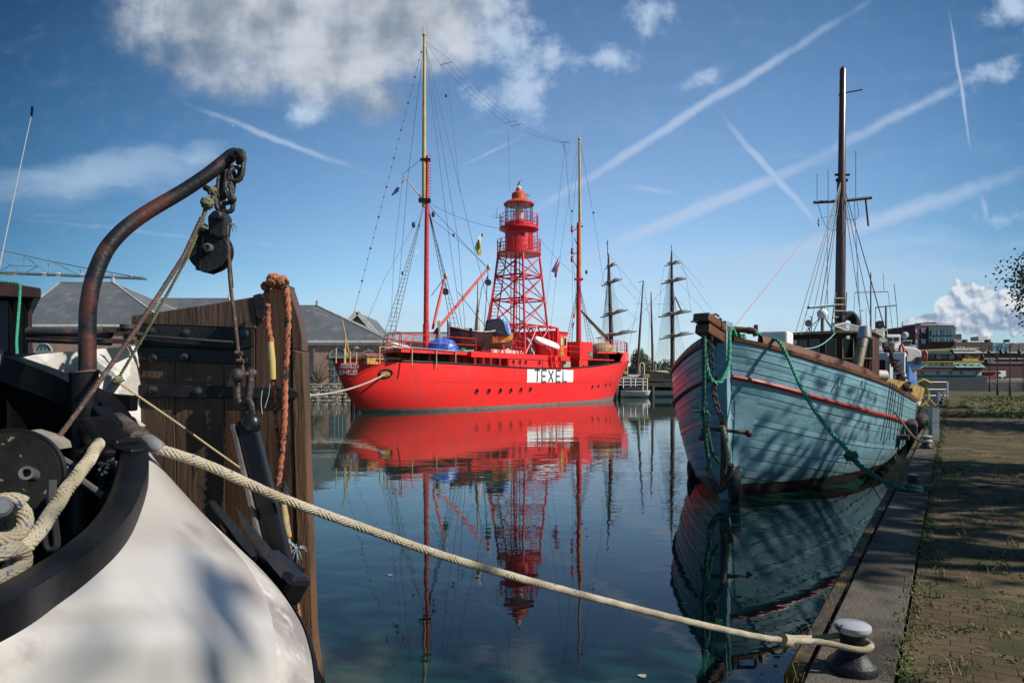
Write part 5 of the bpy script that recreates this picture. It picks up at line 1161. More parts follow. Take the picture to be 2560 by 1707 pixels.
jn = [(PP(2143, 790), .25), (PP(2126, 785), .225), (PP(2108, 789), .20), (PP(2100, 797), .09), (PP(2096, 805), .07),
      (PP(2142, 803, .13), .19), (PP(2137, 822, .12), .14), (PP(2136, 842, .12), .09), (PP(2129, 845, .1), .055),
      (PP(2140, 804, -.13), .19), (PP(2131, 822, -.12), .14), (PP(2129, 842, -.12), .09), (PP(2122, 845, -.16), .055),
      (PP(2105, 797, -.24), .085), (PP(2103, 811, -.27), .06), (PP(2107, 823, -.2), .042), (PP(2106, 798, .22), .085), (PP(2110, 810, .22), .06), (PP(2115, 820, .1), .042)]
ed = [(0, 1), (1, 2), (2, 3), (3, 4), (0, 5), (5, 6), (6, 7), (7, 8), (0, 9), (9, 10), (10, 11), (11, 12), (2, 13), (13, 14), (14, 15), (2, 16), (16, 17), (17, 18)]
skin_figure('body', jn, ed, mat('dark_clothing', (.012, .013, .02), (.02, .022, .03), 3, .85), pe)
sk = mat('skin', (.42, .23, .16), None, rough=.55)
b = MB(); hc = PP(2095, 810); b.ball(hc, .105, 14, (.9, 1.0, 1.12)); b.ball(hc + Vector((-.06, -.085, -.02)), .02, 6); b.build('head', sk, pe, smooth=True)
b = MB(); b.ball(hc + Vector((.02, .015, .02)), .112, 14, (.95, 1.02, 1.1)); b.build('hair', mat('brown_hair', (.09, .035, .02), None, rough=.8), pe, smooth=True)
for hx, hy, dd in ((2108, 826, -.18), (2116, 823, .08)):
    b = MB(); h0 = PP(hx, hy, dd); b.ball(h0, .04, 8, (1, .5, 1.1))
    for q in range(4): b.tube([h0 + Vector((-.026 + q * .018, 0, -.03)), h0 + Vector((-.03 + q * .02, -.015, -.065)), h0 + Vector((-.026 + q * .018, .0, -.09))], [.010, .009, .007], 6)
    b.tube([h0 + Vector((.03, 0, 0)), h0 + Vector((.05, -.01, -.035))], [.011, .008], 6); b.build('hand', sk, pe, smooth=True)
# ---------------------------------------------------------------- quay furniture
iron = mat('bollard_black', (.007, .007, .008), (.014, .014, .016), 9, .45, bump=.3, bscale=35, spec=.3, c3=(.035, .027, .022), s3=14, lo3=.62, hi3=.72)
capm = mat('worn_white_cap', (.34, .34, .36), (.28, .28, .30), 6, .5, c3=(.02, .02, .025), s3=7, lo3=.56, hi3=.59)
def flare_bollard(r, label, sc_=1.0):
    c = RW(r, -.45, QZ); o = thing('bollard', label, 'bollard', c, 'bollards along the kerb')
    MB().lathe([(.128, 0), (.130, .042), (.123, .049), (.098, .071), (.071, .108), (.064, .132), (.063, .188), (.074, .208)], c, 32).build('base', iron, o, smooth=True, ang=50)
    MB().lathe([(.074, .208), (.090, .220), (.095, .232), (.093, .248), (.078, .258), (.0, .26)], c, 32, cap=False).build('cap', capm, o, smooth=True)
    o.scale = (sc_, sc_, sc_); return o
flare_bollard(4.17, 'nearest bollard on the kerb, flared black iron with a chipped white cap')
c = RW(11.2, -.44, QZ); o = thing('bollard', 'straight black post bollard with a white top, the green rope round its foot', 'bollard', c, 'bollards along the kerb')
MB().lathe([(.10, 0), (.10, .015), (.068, .02), (.066, .235)], c, 28).build('base', iron, o, smooth=True, ang=40)
MB().lathe([(.066, .235), (.064, .25), (.05, .256), (0, .257)], c, 28, cap=False).build('cap', capm, o, smooth=True)
BL = {18.3: 'third bollard along the kerb, with the rope of the blue boat’s waist turned round it', 25.4: 'fourth bollard along the kerb, flared, before the grey power cabinet', 32.4: 'low bollard beside the tall grey power cabinet, under yellow mooring lines',
      39.5: 'bollard just beyond the tall power cabinet, where the yellow lines end', 46.5: 'first dark bollard of the far group beside the small power cabinet', 53.6: 'second dark bollard of the far group, farther up the kerb', 60.6: 'third dark bollard of the far group, near the gangway railing', 67.7: 'farthest bollard that can be made out on the kerb'}
for r, lb_ in BL.items(): flare_bollard(r, lb_, 1.15 if r < 30 else 1.25)
b = MB(); b.tube([RW(11.2, -.44, QZ + .03) + Vector((math.cos(a) * .1, math.sin(a) * .1, .012 * math.sin(2 * a))) for a in [2 * math.pi * i / 20 for i in range(20)]], .035, 8, closed=True)
b.tube([RW(11.2, -.44, QZ + .08) + Vector((math.cos(a) * .095, math.sin(a) * .095, .012 * math.sin(2 * a))) for a in [2 * math.pi * i / 20 for i in range(20)]], .03, 8, closed=True)
b.build('rope_turns', grd, label='dark rope turns lying round the foot of the straight post bollard', cat='rope', smooth=True)
# the long pale braided mooring rope from the white barge to the nearest bollard
def braided_mat():
    m = bpy.data.materials.new('pale_braid'); m.use_nodes = True; nt = m.node_tree; b = nt.nodes['Principled BSDF']; b.inputs['Roughness'].default_value = .85
    tc = N(nt, 'ShaderNodeTexCoord'); n = N(nt, 'ShaderNodeTexNoise', ins={'Vector': tc.outputs['Object'], 'Scale': 7.0, 'Detail': 5.0}); n2 = N(nt, 'ShaderNodeTexNoise', ins={'Vector': tc.outputs['Object'], 'Scale': 70.0, 'Detail': 3.0})
    c = N(nt, 'ShaderNodeMix', data_type='RGBA', ins={0: SMOOTH(nt, n.outputs['Fac'], .35, .65), 6: (.30, .25, .16, 1), 7: (.40, .35, .25, 1)})
    c = N(nt, 'ShaderNodeMix', data_type='RGBA', ins={0: SMOOTH(nt, n2.outputs['Fac'], .62, .66), 6: c.outputs[2], 7: (.10, .14, .26, 1)})
    c = N(nt, 'ShaderNodeMix', data_type='RGBA', ins={0: SMOOTH(nt, n2.outputs['Fac'], .36, .30), 6: c.outputs[2], 7: (.13, .10, .06, 1)})
    nt.links.new(c.outputs[2], b.inputs['Base Color'])
    n3 = N(nt, 'ShaderNodeTexNoise', ins={'Vector': tc.outputs['Object'], 'Scale': 300.0, 'Detail': 2.0}); bp = N(nt, 'ShaderNodeBump', ins={'Strength': .5, 'Distance': .003, 'Height': n3.outputs['Fac']}); nt.links.new(bp.outputs[0], b.inputs['Normal'])
    return m
brd = braided_mat()
B1 = RW(4.2, -.45, QZ + .155)
B1 = RW(4.17, -.45, QZ - .008)
rp = [P(398, 1122, 2.12), P(520, 1163, 2.2), P(700, 1243, 2.33), P(900, 1316, 2.5), P(1100, 1386, 2.68), P(1300, 1445, 2.86), P(1500, 1498, 3.06), P(1700, 1548, 3.3), P(1880, 1588, 3.5), P(1965, 1600, 3.6)]
wrap = [B1 + Vector((math.cos(a) * .088, math.sin(a) * .088, .17 - .008 * a)) for a in [math.pi * 1.15 + math.pi * 2 * i / 20 * 1.15 for i in range(20)]]
rope(rp + [P(2050, 1604, 3.68)] + [B1 + Vector((-.02, -.09, .155)), B1 + Vector((.06, -.065, .155)), B1 + Vector((.09, 0, .155)), B1 + Vector((.05, .08, .16)), B1 + Vector((-.04, .085, .165)), P(2040, 1594, 3.85), P(1965, 1594, 3.66)], .0163, brd,
     'long pale braided mooring rope crossing the water from the white barge to the nearest bollard', strands=8, braid=True, n=260, pitch=.14,
     extra=lambda b: b.tube([P(1955, 1597, 3.58), P(1966, 1601, 3.6), P(1972, 1602, 3.61)], .034, 10))

# grey power cabinets
def cabinet(r, w_, h, wd, label, nmx=None):
    c = RW(r, w_, QZ - .02); o = thing('power_cabinet', label, 'cabinet', c, 'grey power cabinets on the quay'); pm = mat('grey_cabinet_paint', (.19, .22, .24), (.15, .17, .19), 3, .5)
    b = MB(); b.box(c + Z3 * h / 2, (wd, .16, h), (Vector((1, 0, 0)), Vector((0, 1, 0)), Z3)); b.build('body', pm, o, bevel=.008)
    b = MB(); b.box(c + Z3 * (h + .006), (wd + .02, .18, .012)); b.box(c + Z3 * .52 * h + Vector((0, -.082, 0)), (wd * .94, .004, .008)); b.build('door_edge', mat('dark_grey_edge', (.06, .07, .08), None, rough=.6), o)
    for f in (.42, .58): b = MB(); b.lathe([(.011, 0), (.011, .01)], c + Z3 * h * f + Vector((.01, -.08, 0)), 10, (0, -1, 0)); b.build('lock', M['black'], o)
cabinet(21.3, -.36, .87, .19, 'tall narrow grey power cabinet on the quay with two round locks')
cabinet(52.0, -.62, .8, .22, 'smaller grey power cabinet farther along the quay near the gangway')
# gangway railing
b = MB(); gm = mat('galvanised_rail', (.34, .35, .36), None, rough=.45, metal=.4)
G0, G1 = P(2292, 955, 58), P(2369, 955, 58); o = thing('gangway_railing', 'grey galvanised gangway railing standing at the quay edge before the far houseboat', 'railing', (G1.x, G1.y, QZ))
for z in (0, -.62, -1.15): b.tube([G0 + Z3 * z, G1 + Z3 * z], .045, 6)
b.build('handrail', gm, o)
b = MB(); b.bar(G1 + Z3 * .05, Vector((G1.x, G1.y, QZ - .1)), .12, .12); b.bar(G0, Vector((G0.x, G0.y, 0)), .1, .1); b.build('post', gm, o)

# street lamps with two drooping arms
def lamp_post(px, base, toppx, label, side=1, arms=2):
    Y = 1.6 * FL / (base - HZ); c = Vector(((px - 1280) / FL * Y, Y, QZ)); H = (base - toppx) / FL * Y; lm = mat('lamp_black', (.012, .013, .014), None, rough=.45)
    o = thing('street_lamp', label, 'street lamp', c, 'black street lamps on the quay')
    MB().lathe([(.11, 0), (.11, .9), (.07, 1.0), (.05, 1.3), (.042, H - .35)], c, 10).build('post', lm, o, smooth=True)
    for s in ((-1, 1) if arms == 2 else (side,)):
        b = MB(); pts = [c + Z3 * (H - .5), c + Vector((s * .12, 0, H - .12)), c + Vector((s * .42, 0, H)), c + Vector((s * .72, 0, H - .14)), c + Vector((s * .82, 0, H - .42)), c + Vector((s * .82, 0, H - .55))]
        b.tube(curve(pts, 15), .035, 6); b.build('arm', lm, o)
        b = MB(); b.lathe([(.05, 0), (.10, -.03), (.17, -.2), (.15, -.2), (.11, -.42), (.04, -.5)], c + Vector((s * .82, 0, H - .52)), 10); lp = b.build('lantern', lm, o)
        b = MB(); b.lathe([(.14, -.2), (.10, -.42)], c + Vector((s * .82, 0, H - .52)), 10, cap=False); b.build('lantern_glass', mat('lamp_glass', (.35, .36, .36), None, rough=.2), lp)
lamp_post(2525, 991, 858, 'tallest black street lamp near the right edge of the photo, two drooping arms')
lamp_post(2494, 988, 862, 'black street lamp just left of the tallest one, two drooping arms')
lamp_post(2474, 979, 876, 'smaller black street lamp, left one of the group, two drooping arms')
lamp_post(2558, 977, 884, 'far black street lamp at the right edge of the photo', arms=2)
# kerb weeds and grass
grm = mat('weed_green', (.055, .085, .015), (.09, .10, .02), 3, .8); grb = mat('dry_grass', (.26, .20, .09), (.18, .14, .06), 3, .85); brn = mat('dead_weed', (.10, .06, .025), (.06, .04, .02), 3, .9)
def blades(b, c, n, h, spread, rg, wd=.006):
    for _ in range(n):
        a = rg.uniform(0, 6.28); d = Vector((math.cos(a), math.sin(a), 0)); o_ = Vector(c) + Vector((rg.gauss(0, spread), rg.gauss(0, spread), 0)); L = h * rg.uniform(.4, 1.2); s_ = Vector((-d.y, d.x, 0)) * wd * rg.uniform(.6, 1.4)
        p1 = o_ + d * L * .2 + Z3 * L * .6; p2 = o_ + d * L * rg.uniform(.35, .8) + Z3 * L * rg.uniform(.7, 1)
        b.add([o_ - s_, o_ + s_, p1 + s_ * .7, p1 - s_ * .7, p2], [(0, 1, 2, 3), (3, 2, 4)])
def leafy(b, c, n, rad, rg, sz=.02):
    for _ in range(n):
        a = rg.uniform(0, 6.28); r_ = rad * math.sqrt(rg.random()); o_ = Vector(c) + Vector((math.cos(a) * r_, math.sin(a) * r_, rg.uniform(0, rad * .45) * (1 - r_ / rad * .6)))
        d = Vector((rg.uniform(-1, 1), rg.uniform(-1, 1), rg.uniform(-.2, .6))).normalized() * sz * rg.uniform(.6, 1.5); s_ = d.cross(Vector((rg.uniform(-1, 1), rg.uniform(-1, 1), 1))).normalized() * sz * .45
        b.add([o_ - d, o_ + s_, o_ + d, o_ - s_], [(0, 1, 2, 3)])
rg = random.Random(21)
b = MB()
r_ = 3.2
while r_ < 60:
    dens = .5 + .5 * math.sin(r_ * 1.7) + .4 * math.sin(r_ * 4.3 + 1)
    if dens > .1 or rg.random() < .25:
        c = RW(r_, -.23 + rg.gauss(0, .02), QZ - .02); leafy(b, c, int(26 * max(.3, dens)), rg.uniform(.05, .12) * (1 + .02 * r_), rg, .013 * (1 + .03 * r_)); blades(b, c, 8, rg.uniform(.04, .10), .04, rg, .003 * (1 + .03 * r_))
    r_ += .10 * (1 + r_ * .03)
b.build('joint_weeds', grm, label='green weeds growing along the joint between kerb and paving', cat='weeds', kind='stuff')
b = MB(); b2 = MB(); b3 = MB()
for _ in range(620):
    r_ = rg.uniform(2.8, 16) if rg.random() < .7 else rg.uniform(16, 60); w_ = rg.uniform(0, .08 * r_ + .5); c = RW(r_, w_ - .15, QZ - .03); t = rg.random()
    if t < .5: leafy(b, c, rg.randint(14, 40), rg.uniform(.03, .11) * (1 + .02 * r_), rg, .012 * (1 + .03 * r_)); blades(b, c, 5, .05, .03, rg, .003)
    elif t < .8: leafy(b3, c, rg.randint(15, 45), rg.uniform(.03, .12), rg, .012 * (1 + .02 * r_))
    else: blades(b2, c, rg.randint(5, 14), rg.uniform(.05, .14), .03, rg, .0025 * (1 + .04 * r_))
b.build('paving_weeds', grm, label='low green tufts and moss scattered over the paving', cat='weeds', kind='stuff'); b3.build('dead_leaves', brn, label='brown dead weeds and leaves scattered over the paving', cat='leaves', kind='stuff')
for _ in range(110): r_ = rg.uniform(3.2, 20); blades(b2, RW(r_, -.70 + rg.gauss(0, .02), QZ - .05), rg.randint(2, 6), rg.uniform(.06, .2), .015, rg, .0018)
for r0, n in ((13.0, 260), (14.4, 160), (12.2, 90)): 
    for _ in range(n): blades(b2, RW(r0 + rg.gauss(0, .35), -.72 + rg.gauss(0, .05), QZ - .1), 2, rg.uniform(.2, .42), .03, rg, .004)
b2.build('dry_grass', grb, label='dry straw-coloured grass on the quay edge and paving', cat='grass', kind='stuff')
b = MB()
for _ in range(150): r_ = rg.uniform(58, 74); c = RW(r_, rg.uniform(1.0, 7.5), QZ - .04); leafy(b, c, 40, rg.uniform(.2, .5), rg, .07); blades(b, c, 8, .3, .2, rg, .02)
for _ in range(60): r_ = rg.uniform(34, 58); c = RW(r_, rg.uniform(.3, 4), QZ); leafy(b, c, 30, rg.uniform(.15, .4), rg, .07)
b.build('far_weeds', mat('yellow_green_weed', (.12, .15, .02), (.08, .10, .02), 1, .8), label='taller yellow-green weeds round the feet of the street lamps', cat='weeds', kind='stuff')
b = MB()
for (x, y, d) in [(2522, 1582, 4.0)]: 
    for k in range(7): a = k * .9; b.add([P(x, y, d), P(x, y, d) + Vector((math.cos(a) * .012, .004, math.sin(a) * .012)), P(x, y, d) + Vector((math.cos(a + .5) * .012, .004, math.sin(a + .5) * .012))], [(0, 1, 2)])
b.build('dandelion', cy, label='single yellow dandelion flower on the paving near the right edge', cat='flower')

# trees inland of the quay: their shade dapples the kerb and the blue boat
leafm = mat('tree_foliage', (.030, .050, .012), (.055, .08, .018), 1.2, .7); bark = mat('tree_bark', (.06, .048, .036), (.1, .08, .06), 6, .9, bump=.6)
def tree(base, H, cr, label, seed, nl=5200, ls=.16, trunk_h=None, m=None, group='trees inland of the quay', sq=1.0, cat='tree'):
    rg = random.Random(seed); base = Vector(base); o = thing('tree', label, cat, base, group); th = trunk_h or H * .35; cz = H - cr * sq
    b = MB(); b.tube([base - Z3 * .2, base + Z3 * th * .6, base + Vector((rg.uniform(-.2, .2), rg.uniform(-.2, .2), th)), base + Z3 * (H * .8)], [H * .030, H * .022, H * .018, H * .004], 9)
    tips = []
    for i in range(15):
        a = rg.uniform(0, 6.28); el = rg.uniform(-.2, 1.2); d = Vector((math.cos(a) * math.cos(el), math.sin(a) * math.cos(el), math.sin(el) * sq)); s_ = base + Z3 * (th + (H * .75 - th) * rg.random() * .7); e = base + Z3 * cz + d * cr * rg.uniform(.55, .95)
        mid = s_.lerp(e, .5) + Z3 * .3; b.tube([s_, mid, e], [H * .011, H * .006, H * .002], 6); tips += [e, mid, s_.lerp(e, .75)]
    b.build('trunk', bark, o, smooth=True)
    b = MB(); cl = [t + Vector((rg.gauss(0, .3), rg.gauss(0, .3), rg.gauss(0, .3))) * cr * .3 for t in tips for _ in range(2)]
    for i in range(nl):
        c = cl[rg.randrange(len(cl))]; s_ = cr * .17; p = c + Vector((rg.gauss(0, s_), rg.gauss(0, s_), rg.gauss(0, s_ * .7)))
        d = Vector((rg.uniform(-1, 1), rg.uniform(-1, 1), rg.uniform(-1, 1))).normalized(); u = d.orthogonal().normalized() * ls * rg.uniform(.5, 1.1); v = d.cross(u.normalized()) * ls * .45
        b.add([p - u, p + v, p + u, p - v], [(0, 1, 2, 3)])
    b.build('crown', m or leafm, o); return o
for r, w_, H, crn, lb_, nl_ in [(-3, 11.5, 12, 4.0, 'shade tree nearest the camera, inland of the quay', 3000), (3.0, 10.5, 11, 2.7, 'young shade tree just ahead of the photographer, inland of the quay', 1100), (10.2, 9.8, 13.5, 3.0, 'shade tree level with the nearest bollard', 2900),
        (14.2, 10.5, 14, 3.2, 'shade tree level with the second bollard', 2300), (18.0, 11.0, 13.0, 2.5, 'shade tree level with the third bollard', 1000),
        (31.5, 12, 12, 4.0, 'shade tree beyond the fourth bollard', 4000), (39, 11.5, 12, 4.2, 'shade tree well beyond the tall power cabinet', 4500)]:
    tree(RW(r, w_, QZ), H, crn, lb_, 30 + int(r), nl_, .19, sq=1.15)
tree(RW(46.5, 5.45, QZ), 8.6, 3.7, 'leafy tree whose dark branches reach in at the right edge of the photo', 77, 9000, .13, trunk_h=3.0, sq=.85, group='trees inland of the quay')

# ---------------------------------------------------------------- warehouses on the left
brick = mat('red_brown_brick', (.30, .17, .12), (.22, .13, .09), 1.0, .9, brick=((.36, .22, .16), (.30, .24, .19), 1.6)); slate = mat('grey_slate', (.075, .085, .095), (.13, .14, .15), .5, .65, stretch=(1, 1, .4), bump=.4, bscale=10, brick=((.095, .105, .115), (.05, .055, .06), 1.3), c3=(.20, .20, .19), s3=.6, lo3=.55, hi3=.75)
trim = mat('white_trim', (.62, .60, .54), (.5, .48, .42), 2, .7); lead = mat('pale_lead_ridge', (.27, .27, .265), (.36, .36, .35), 1, .7); bluedoor = mat('blue_grey_door', (.05, .09, .11), (.07, .11, .13), 2, .5)
def warehouse(label, x0, x1, y0, y1, zw, za, rx0, rx1, arches=(), pipes=(), lantern=None):
    """hipped-roof brick shed: walls x0..x1, y0..y1; ridge from rx0 to rx1"""
    o = thing('warehouse', label, 'warehouse', ((x0 + x1) / 2, y0, 1.74), 'brick warehouses across the basin')
    b = MB(); b.box(((x0 + x1) / 2, (y0 + y1) / 2, (1.7 + zw) / 2), (x1 - x0, y1 - y0, zw - 1.7)); b.build('wall', brick, o)
    b = MB(); b.box(((x0 + x1) / 2, (y0 + y1) / 2, zw + .1), (x1 - x0 + .5, y1 - y0 + .5, .24)); b.box(((x0 + x1) / 2, (y0 + y1) / 2, zw + .38), (x1 - x0 + .9, y1 - y0 + .9, .26)); b.build('cornice', trim, o)
    ym = (y0 + y1) / 2; e = .4; z0 = zw + .5
    A, B_, C, D = (x0 - e, y0 - e, z0), (x1 + e, y0 - e, z0), (x1 + e, y1 + e, z0), (x0 - e, y1 + e, z0); E, F = (rx0, ym, za), (rx1, ym, za)
    b = MB(); b.add([A, B_, C, D, E, F], [(0, 1, 5, 4), (1, 2, 5), (2, 3, 4, 5), (3, 0, 4)]); rf = b.build('roof', slate, o)
    b = MB()
    for p, q in ((A, E), (B_, F), (C, F), (D, E), (E, F)): b.bar(Vector(p) + Z3 * .03, Vector(q) + Z3 * .03, .2, .08)
    b.lathe([(.2, 0), (.2, .6), (.05, .7)], Vector(F), 8); b.build('ridge_capping', lead, rf)
    for ax, aw, zb, zt2 in arches:
        pts = [Vector((ax - aw / 2, y0 - .05, zb)), Vector((ax + aw / 2, y0 - .05, zb))] + [Vector((ax + aw / 2 * math.cos(a), y0 - .05, zt2 + aw / 2 * math.sin(a))) for a in [math.pi * i / 10 for i in range(11)]]
        b = MB(); b.prism(pts, (0, .04, 0)); w_ = b.build('arched_window', bluedoor, o)
        b = MB()
        for k in range(1, 4): b.box((ax - aw / 2 + aw * k / 4, y0 - .08, (zb + zt2) / 2 + .2), (.07, .05, zt2 - zb + .4))
        for k in range(1, 5): b.box((ax, y0 - .08, zb + (zt2 - zb) * k / 4), (aw, .05, .08 if k < 4 else .22))
        b.tube([Vector((ax + (aw / 2 + .1) * math.cos(a), y0 - .04, zt2 + (aw / 2 + .1) * math.sin(a))) for a in [math.pi * i / 10 for i in range(11)]], .1, 5)
        b.box((ax, y0 - .08, zt2 + aw / 2 + .25), (.35, .12, .5)); b.build('glazing_bar', mat('pale_glazing', (.26, .27, .25), None, rough=.7), w_)
    for px_ in pipes: b = MB(); b.box((px_, y0 - .1, (1.8 + zw) / 2), (.22, .16, zw - 1.8)); b.build('downpipe', mat('lead_pipe', (.14, .15, .16), None, rough=.5), o)
    return o
YW = 82.0
X = lambda px, Y: (px - 1280) / FL * Y
Zp = lambda py, Y: CZ - (py - HZ) / FL * Y
warehouse('brick warehouse with a hipped slate roof beside the lightship’s stern, arched blue-grey doors', X(640, YW), X(966, YW), YW, YW + 16, Zp(862, YW), Zp(764, YW + 8), X(700, YW + 8), X(793, YW + 8), arches=[(X(846, YW), 1.95, 2.0, Zp(893, YW)), (X(922, YW), 1.9, 2.0, Zp(898, YW))], pipes=(X(786, YW),))
warehouse('large hipped slate roof behind the davit at the left, brick walls just showing', X(30, YW), X(420, YW), YW, YW + 18, Zp(822, YW), Zp(706, YW + 9), X(150, YW + 9), X(283, YW + 9), arches=[(X(108, YW), 1.9, 2.0, Zp(880, YW))])
warehouse('low slate roof seen between the rusty wires, behind the rudder', X(330, 118), X(632, 118), 118, 134, Zp(848, 118), Zp(746, 126), X(400, 126), X(572, 126))
o = thing('warehouse', 'gable-fronted warehouse with white bargeboards behind the hipped roof', 'warehouse', (X(893, 104), 104, 1.74), 'brick warehouses across the basin')
yg = 104; g0, g1, gt = Vector((X(840, yg), yg, Zp(845, yg))), Vector((X(950, yg), yg, Zp(850, yg))), Vector((X(896, yg), yg, Zp(787, yg)))
b = MB(); b.prism([g0 - Z3 * 7, g1 - Z3 * 7, g1, gt, g0], (0, 14, 0)); b.build('wall', mat('tan_brick', (.30, .22, .15), (.25, .18, .12), 2, .9), o)
b = MB(); v_ = Vector((-.35, 0, 0)); b.add([g0 + Vector((-.6, -.7, -.4)), gt + Vector((0, -.7, .3)), g1 + Vector((.6, -.7, -.4)), g1 + Vector((.6, 14, -.4)), gt + Vector((0, 14, .3)), g0 + Vector((-.6, 14, -.4))], [(0, 1, 4, 5), (1, 2, 3, 4)]); b.build('roof', slate, o)
b = MB(); b.bar(g0 + Vector((-.7, -.75, -.35)), gt + Vector((0, -.75, .35)), .3, .65); b.bar(gt + Vector((0, -.75, .35)), g1 + Vector((.7, -.75, -.35)), .3, .65); b.build('bargeboard', trim, o)
o = thing('long_shed', 'long low shed with a ribbed grey metal roof behind the lightship’s after deck', 'shed', (X(1080, 125), 125, 1.74))
ys = 125; b = MB(); b.box((X(1080, ys), ys + 8, (1.7 + Zp(860, ys)) / 2), (X(1240, ys) - X(930, ys), 16, Zp(860, ys) - 1.7)); b.build('wall', mat('shed_wall', (.30, .30, .29), None, rough=.8), o)
b = MB(); xa, xb = X(925, ys), X(1248, ys); n = 150
rows = [[Vector((xa + (xb - xa) * i / n, ys - .5, Zp(858, ys) + (.12 if i % 2 else 0))) for i in range(n + 1)], [Vector((xa + (xb - xa) * i / n, ys + 7, Zp(832, ys) + (.12 if i % 2 else 0) + .35)) for i in range(n + 1)]]
b.grid(rows); b.build('roof', mat('ribbed_metal_roof', (.24, .28, .31), (.20, .23, .26), 1, .5), o); b = MB(); b.bar(rows[1][0] + Z3 * .1, rows[1][-1] + Z3 * .1, .5, .3); b.bar(rows[0][0], rows[0][-1], .2, .5); b.build('ridge', mat('dark_ridge', (.07, .08, .09), None, rough=.6), o)
# street lamp by the warehouse and a banner flag
o = thing('wall_lamp_post', 'thin grey lamp post standing before the warehouse’s second arch', 'lamp post', (X(885, 80), 80, 1.74))
b = MB(); b.tube([Vector((X(885, 80), 80, 1.74)), P(885, 866, 80), P(893, 866, 80)], .06, 6); b.build('post', mat('grey_post', (.2, .2, .2), None, rough=.6), o); b = MB(); b.box(P(892, 869, 80), (.35, .3, .15)); b.build('lamp_head', trim, o)
o = thing('banner_flag', 'tall white banner with red and dark lettering strokes, upright behind the lightship’s derrick', 'banner', (X(1122, 76), 76, 1.9))
b = MB(); b.prism([P(1118.5, 800, 76), P(1126, 808, 76), P(1127, 845, 76), P(1129, 860, 76), P(1119, 860, 76)], (0, .03, 0)); b.build('cloth', cw, o); b = MB(); b.bar(Vector((X(1118.5, 76), 76, 1.74)), P(1118.5, 798, 76), .08, .08); b.build('pole', M['wire'], o)
b = MB()
for i in range(9): b.box(P(1123.5 + .3 * (i % 3), 812 + i * 4.6, 75.96), (.12, .02, .09))
b.build('printed_mark', cr, o)
# bare shrub before the brick wall
b = MB(); rg = random.Random(8); c = Vector((X(795, 80.5), 80.5, 1.74))
for i in range(46): a = rg.uniform(.4, 2.7); L = rg.uniform(1.2, 3.6); e = c + Vector((math.cos(a) * L * .8, rg.uniform(-.4, .4), math.sin(a) * L)); b.tube([c + Vector((rg.uniform(-.3, .3), 0, 0)), c.lerp(e, .5) + Vector((rg.uniform(-.4, .4), 0, .2)), e], [.05, .03, .01], 4)
b.build('bare_shrub', bark, label='bare twiggy shrub growing against the brick warehouse wall', cat='shrub')
# shore cars and piles near the stern
for i, (x, lb_) in enumerate([(885, 'dark mooring pile in the shade under the lightship’s stern'), (897, 'second dark mooring pile behind the lightship’s stern, next to the white-topped one')]):
    b = MB(); p = P(x, 1016, 60 - i * 2); b.lathe([(.32, -p.z - 1), (.32, 1.6), (.27, 1.7)], (p.x, p.y, 0) , 10); b.v = [Vector((v.x, v.y, v.z if v.z > 0 else -.8)) for v in b.v]; b.build('mooring_pile', mat('dark_pile', (.03, .028, .025), (.06, .05, .04), 4, .9), label=lb_, cat='pile')
rope(sag(hull_side(px_hull(960, 2.6), 2.62) + SN * .1 - Vector((0, .1, 0)), P(690, 985, 38), .55, 14), .065, mat('pale_mooring', (.42, .38, .32), (.33, .3, .24), 8, .85), 'thick pale mooring rope running from the lightship’s stern fairlead towards the left bank', sm=False, name='mooring_rope', pitch=.5)
b = MB(); b.tube(sag(P(844, 940, 47), P(700, 1010, 62), .5, 10), .025, 5); b.build('mooring_line', M['wire'], label='thin dark mooring line from the lightship’s counter to the left bank', cat='rope')

# crane jib over the roofs at the far left
o = thing('dock_crane', 'long lattice jib of a dockside crane reaching in from the left over the roofs', 'crane', (X(-160, 190), 190, 1.7)); cg = mat('crane_grey', (.10, .13, .15), None, rough=.6)
YC = 190; b = MB()
lo_a, lo_b = P(-160, 676, YC), P(362, 697, YC); up_pts = [P(-160, 586, YC), P(10, 627, YC), P(130, 654, YC), P(225, 672, YC), P(362, 696, YC)]
for dy in (-1.2, 1.2): b.tube([lo_a + Vector((0, dy, 0)), lo_b + Vector((0, dy, 0))], .22, 5)
for dy in (-.4, .4): b.tube([p + Vector((0, dy, 0)) for p in up_pts], .13, 5)
for xa_, ya, xb_, yb in [(0, 642, 52, 681), (60, 640, 122, 684), (130, 654, 196, 687), (20, 663, 95, 666), (0, 676, 30, 662), (65, 682, 95, 666), (120, 652, 122, 684), (60, 641, 60, 680), (200, 668, 202, 690), (275, 682, 275, 693), (325, 690, 325, 695)]: b.tube([P(xa_, ya, YC), P(xb_, yb, YC)], .09, 4)
b.tube([P(-160, 672, YC), P(362, 692, YC)], .05, 4); b.build('jib', cg, o)
b = MB()
for x in (110, 145, 205, 280, 325): b.box(P(x, 685 + (x - 110) * .03, YC), (.9, .5, .9))
b.build('jib_lamp', trim, o); b = MB(); b.box(P(24, 684, YC), (3.2, 1.2, .6)); b.build('trolley', mat('ochre_trolley', (.25, .18, .05), None, rough=.7), o)
b = MB(); b.bar(P(-160, 560, YC), Vector((X(-160, YC), YC, 1.7)), 3, 3); b.build('tower', cg, o)

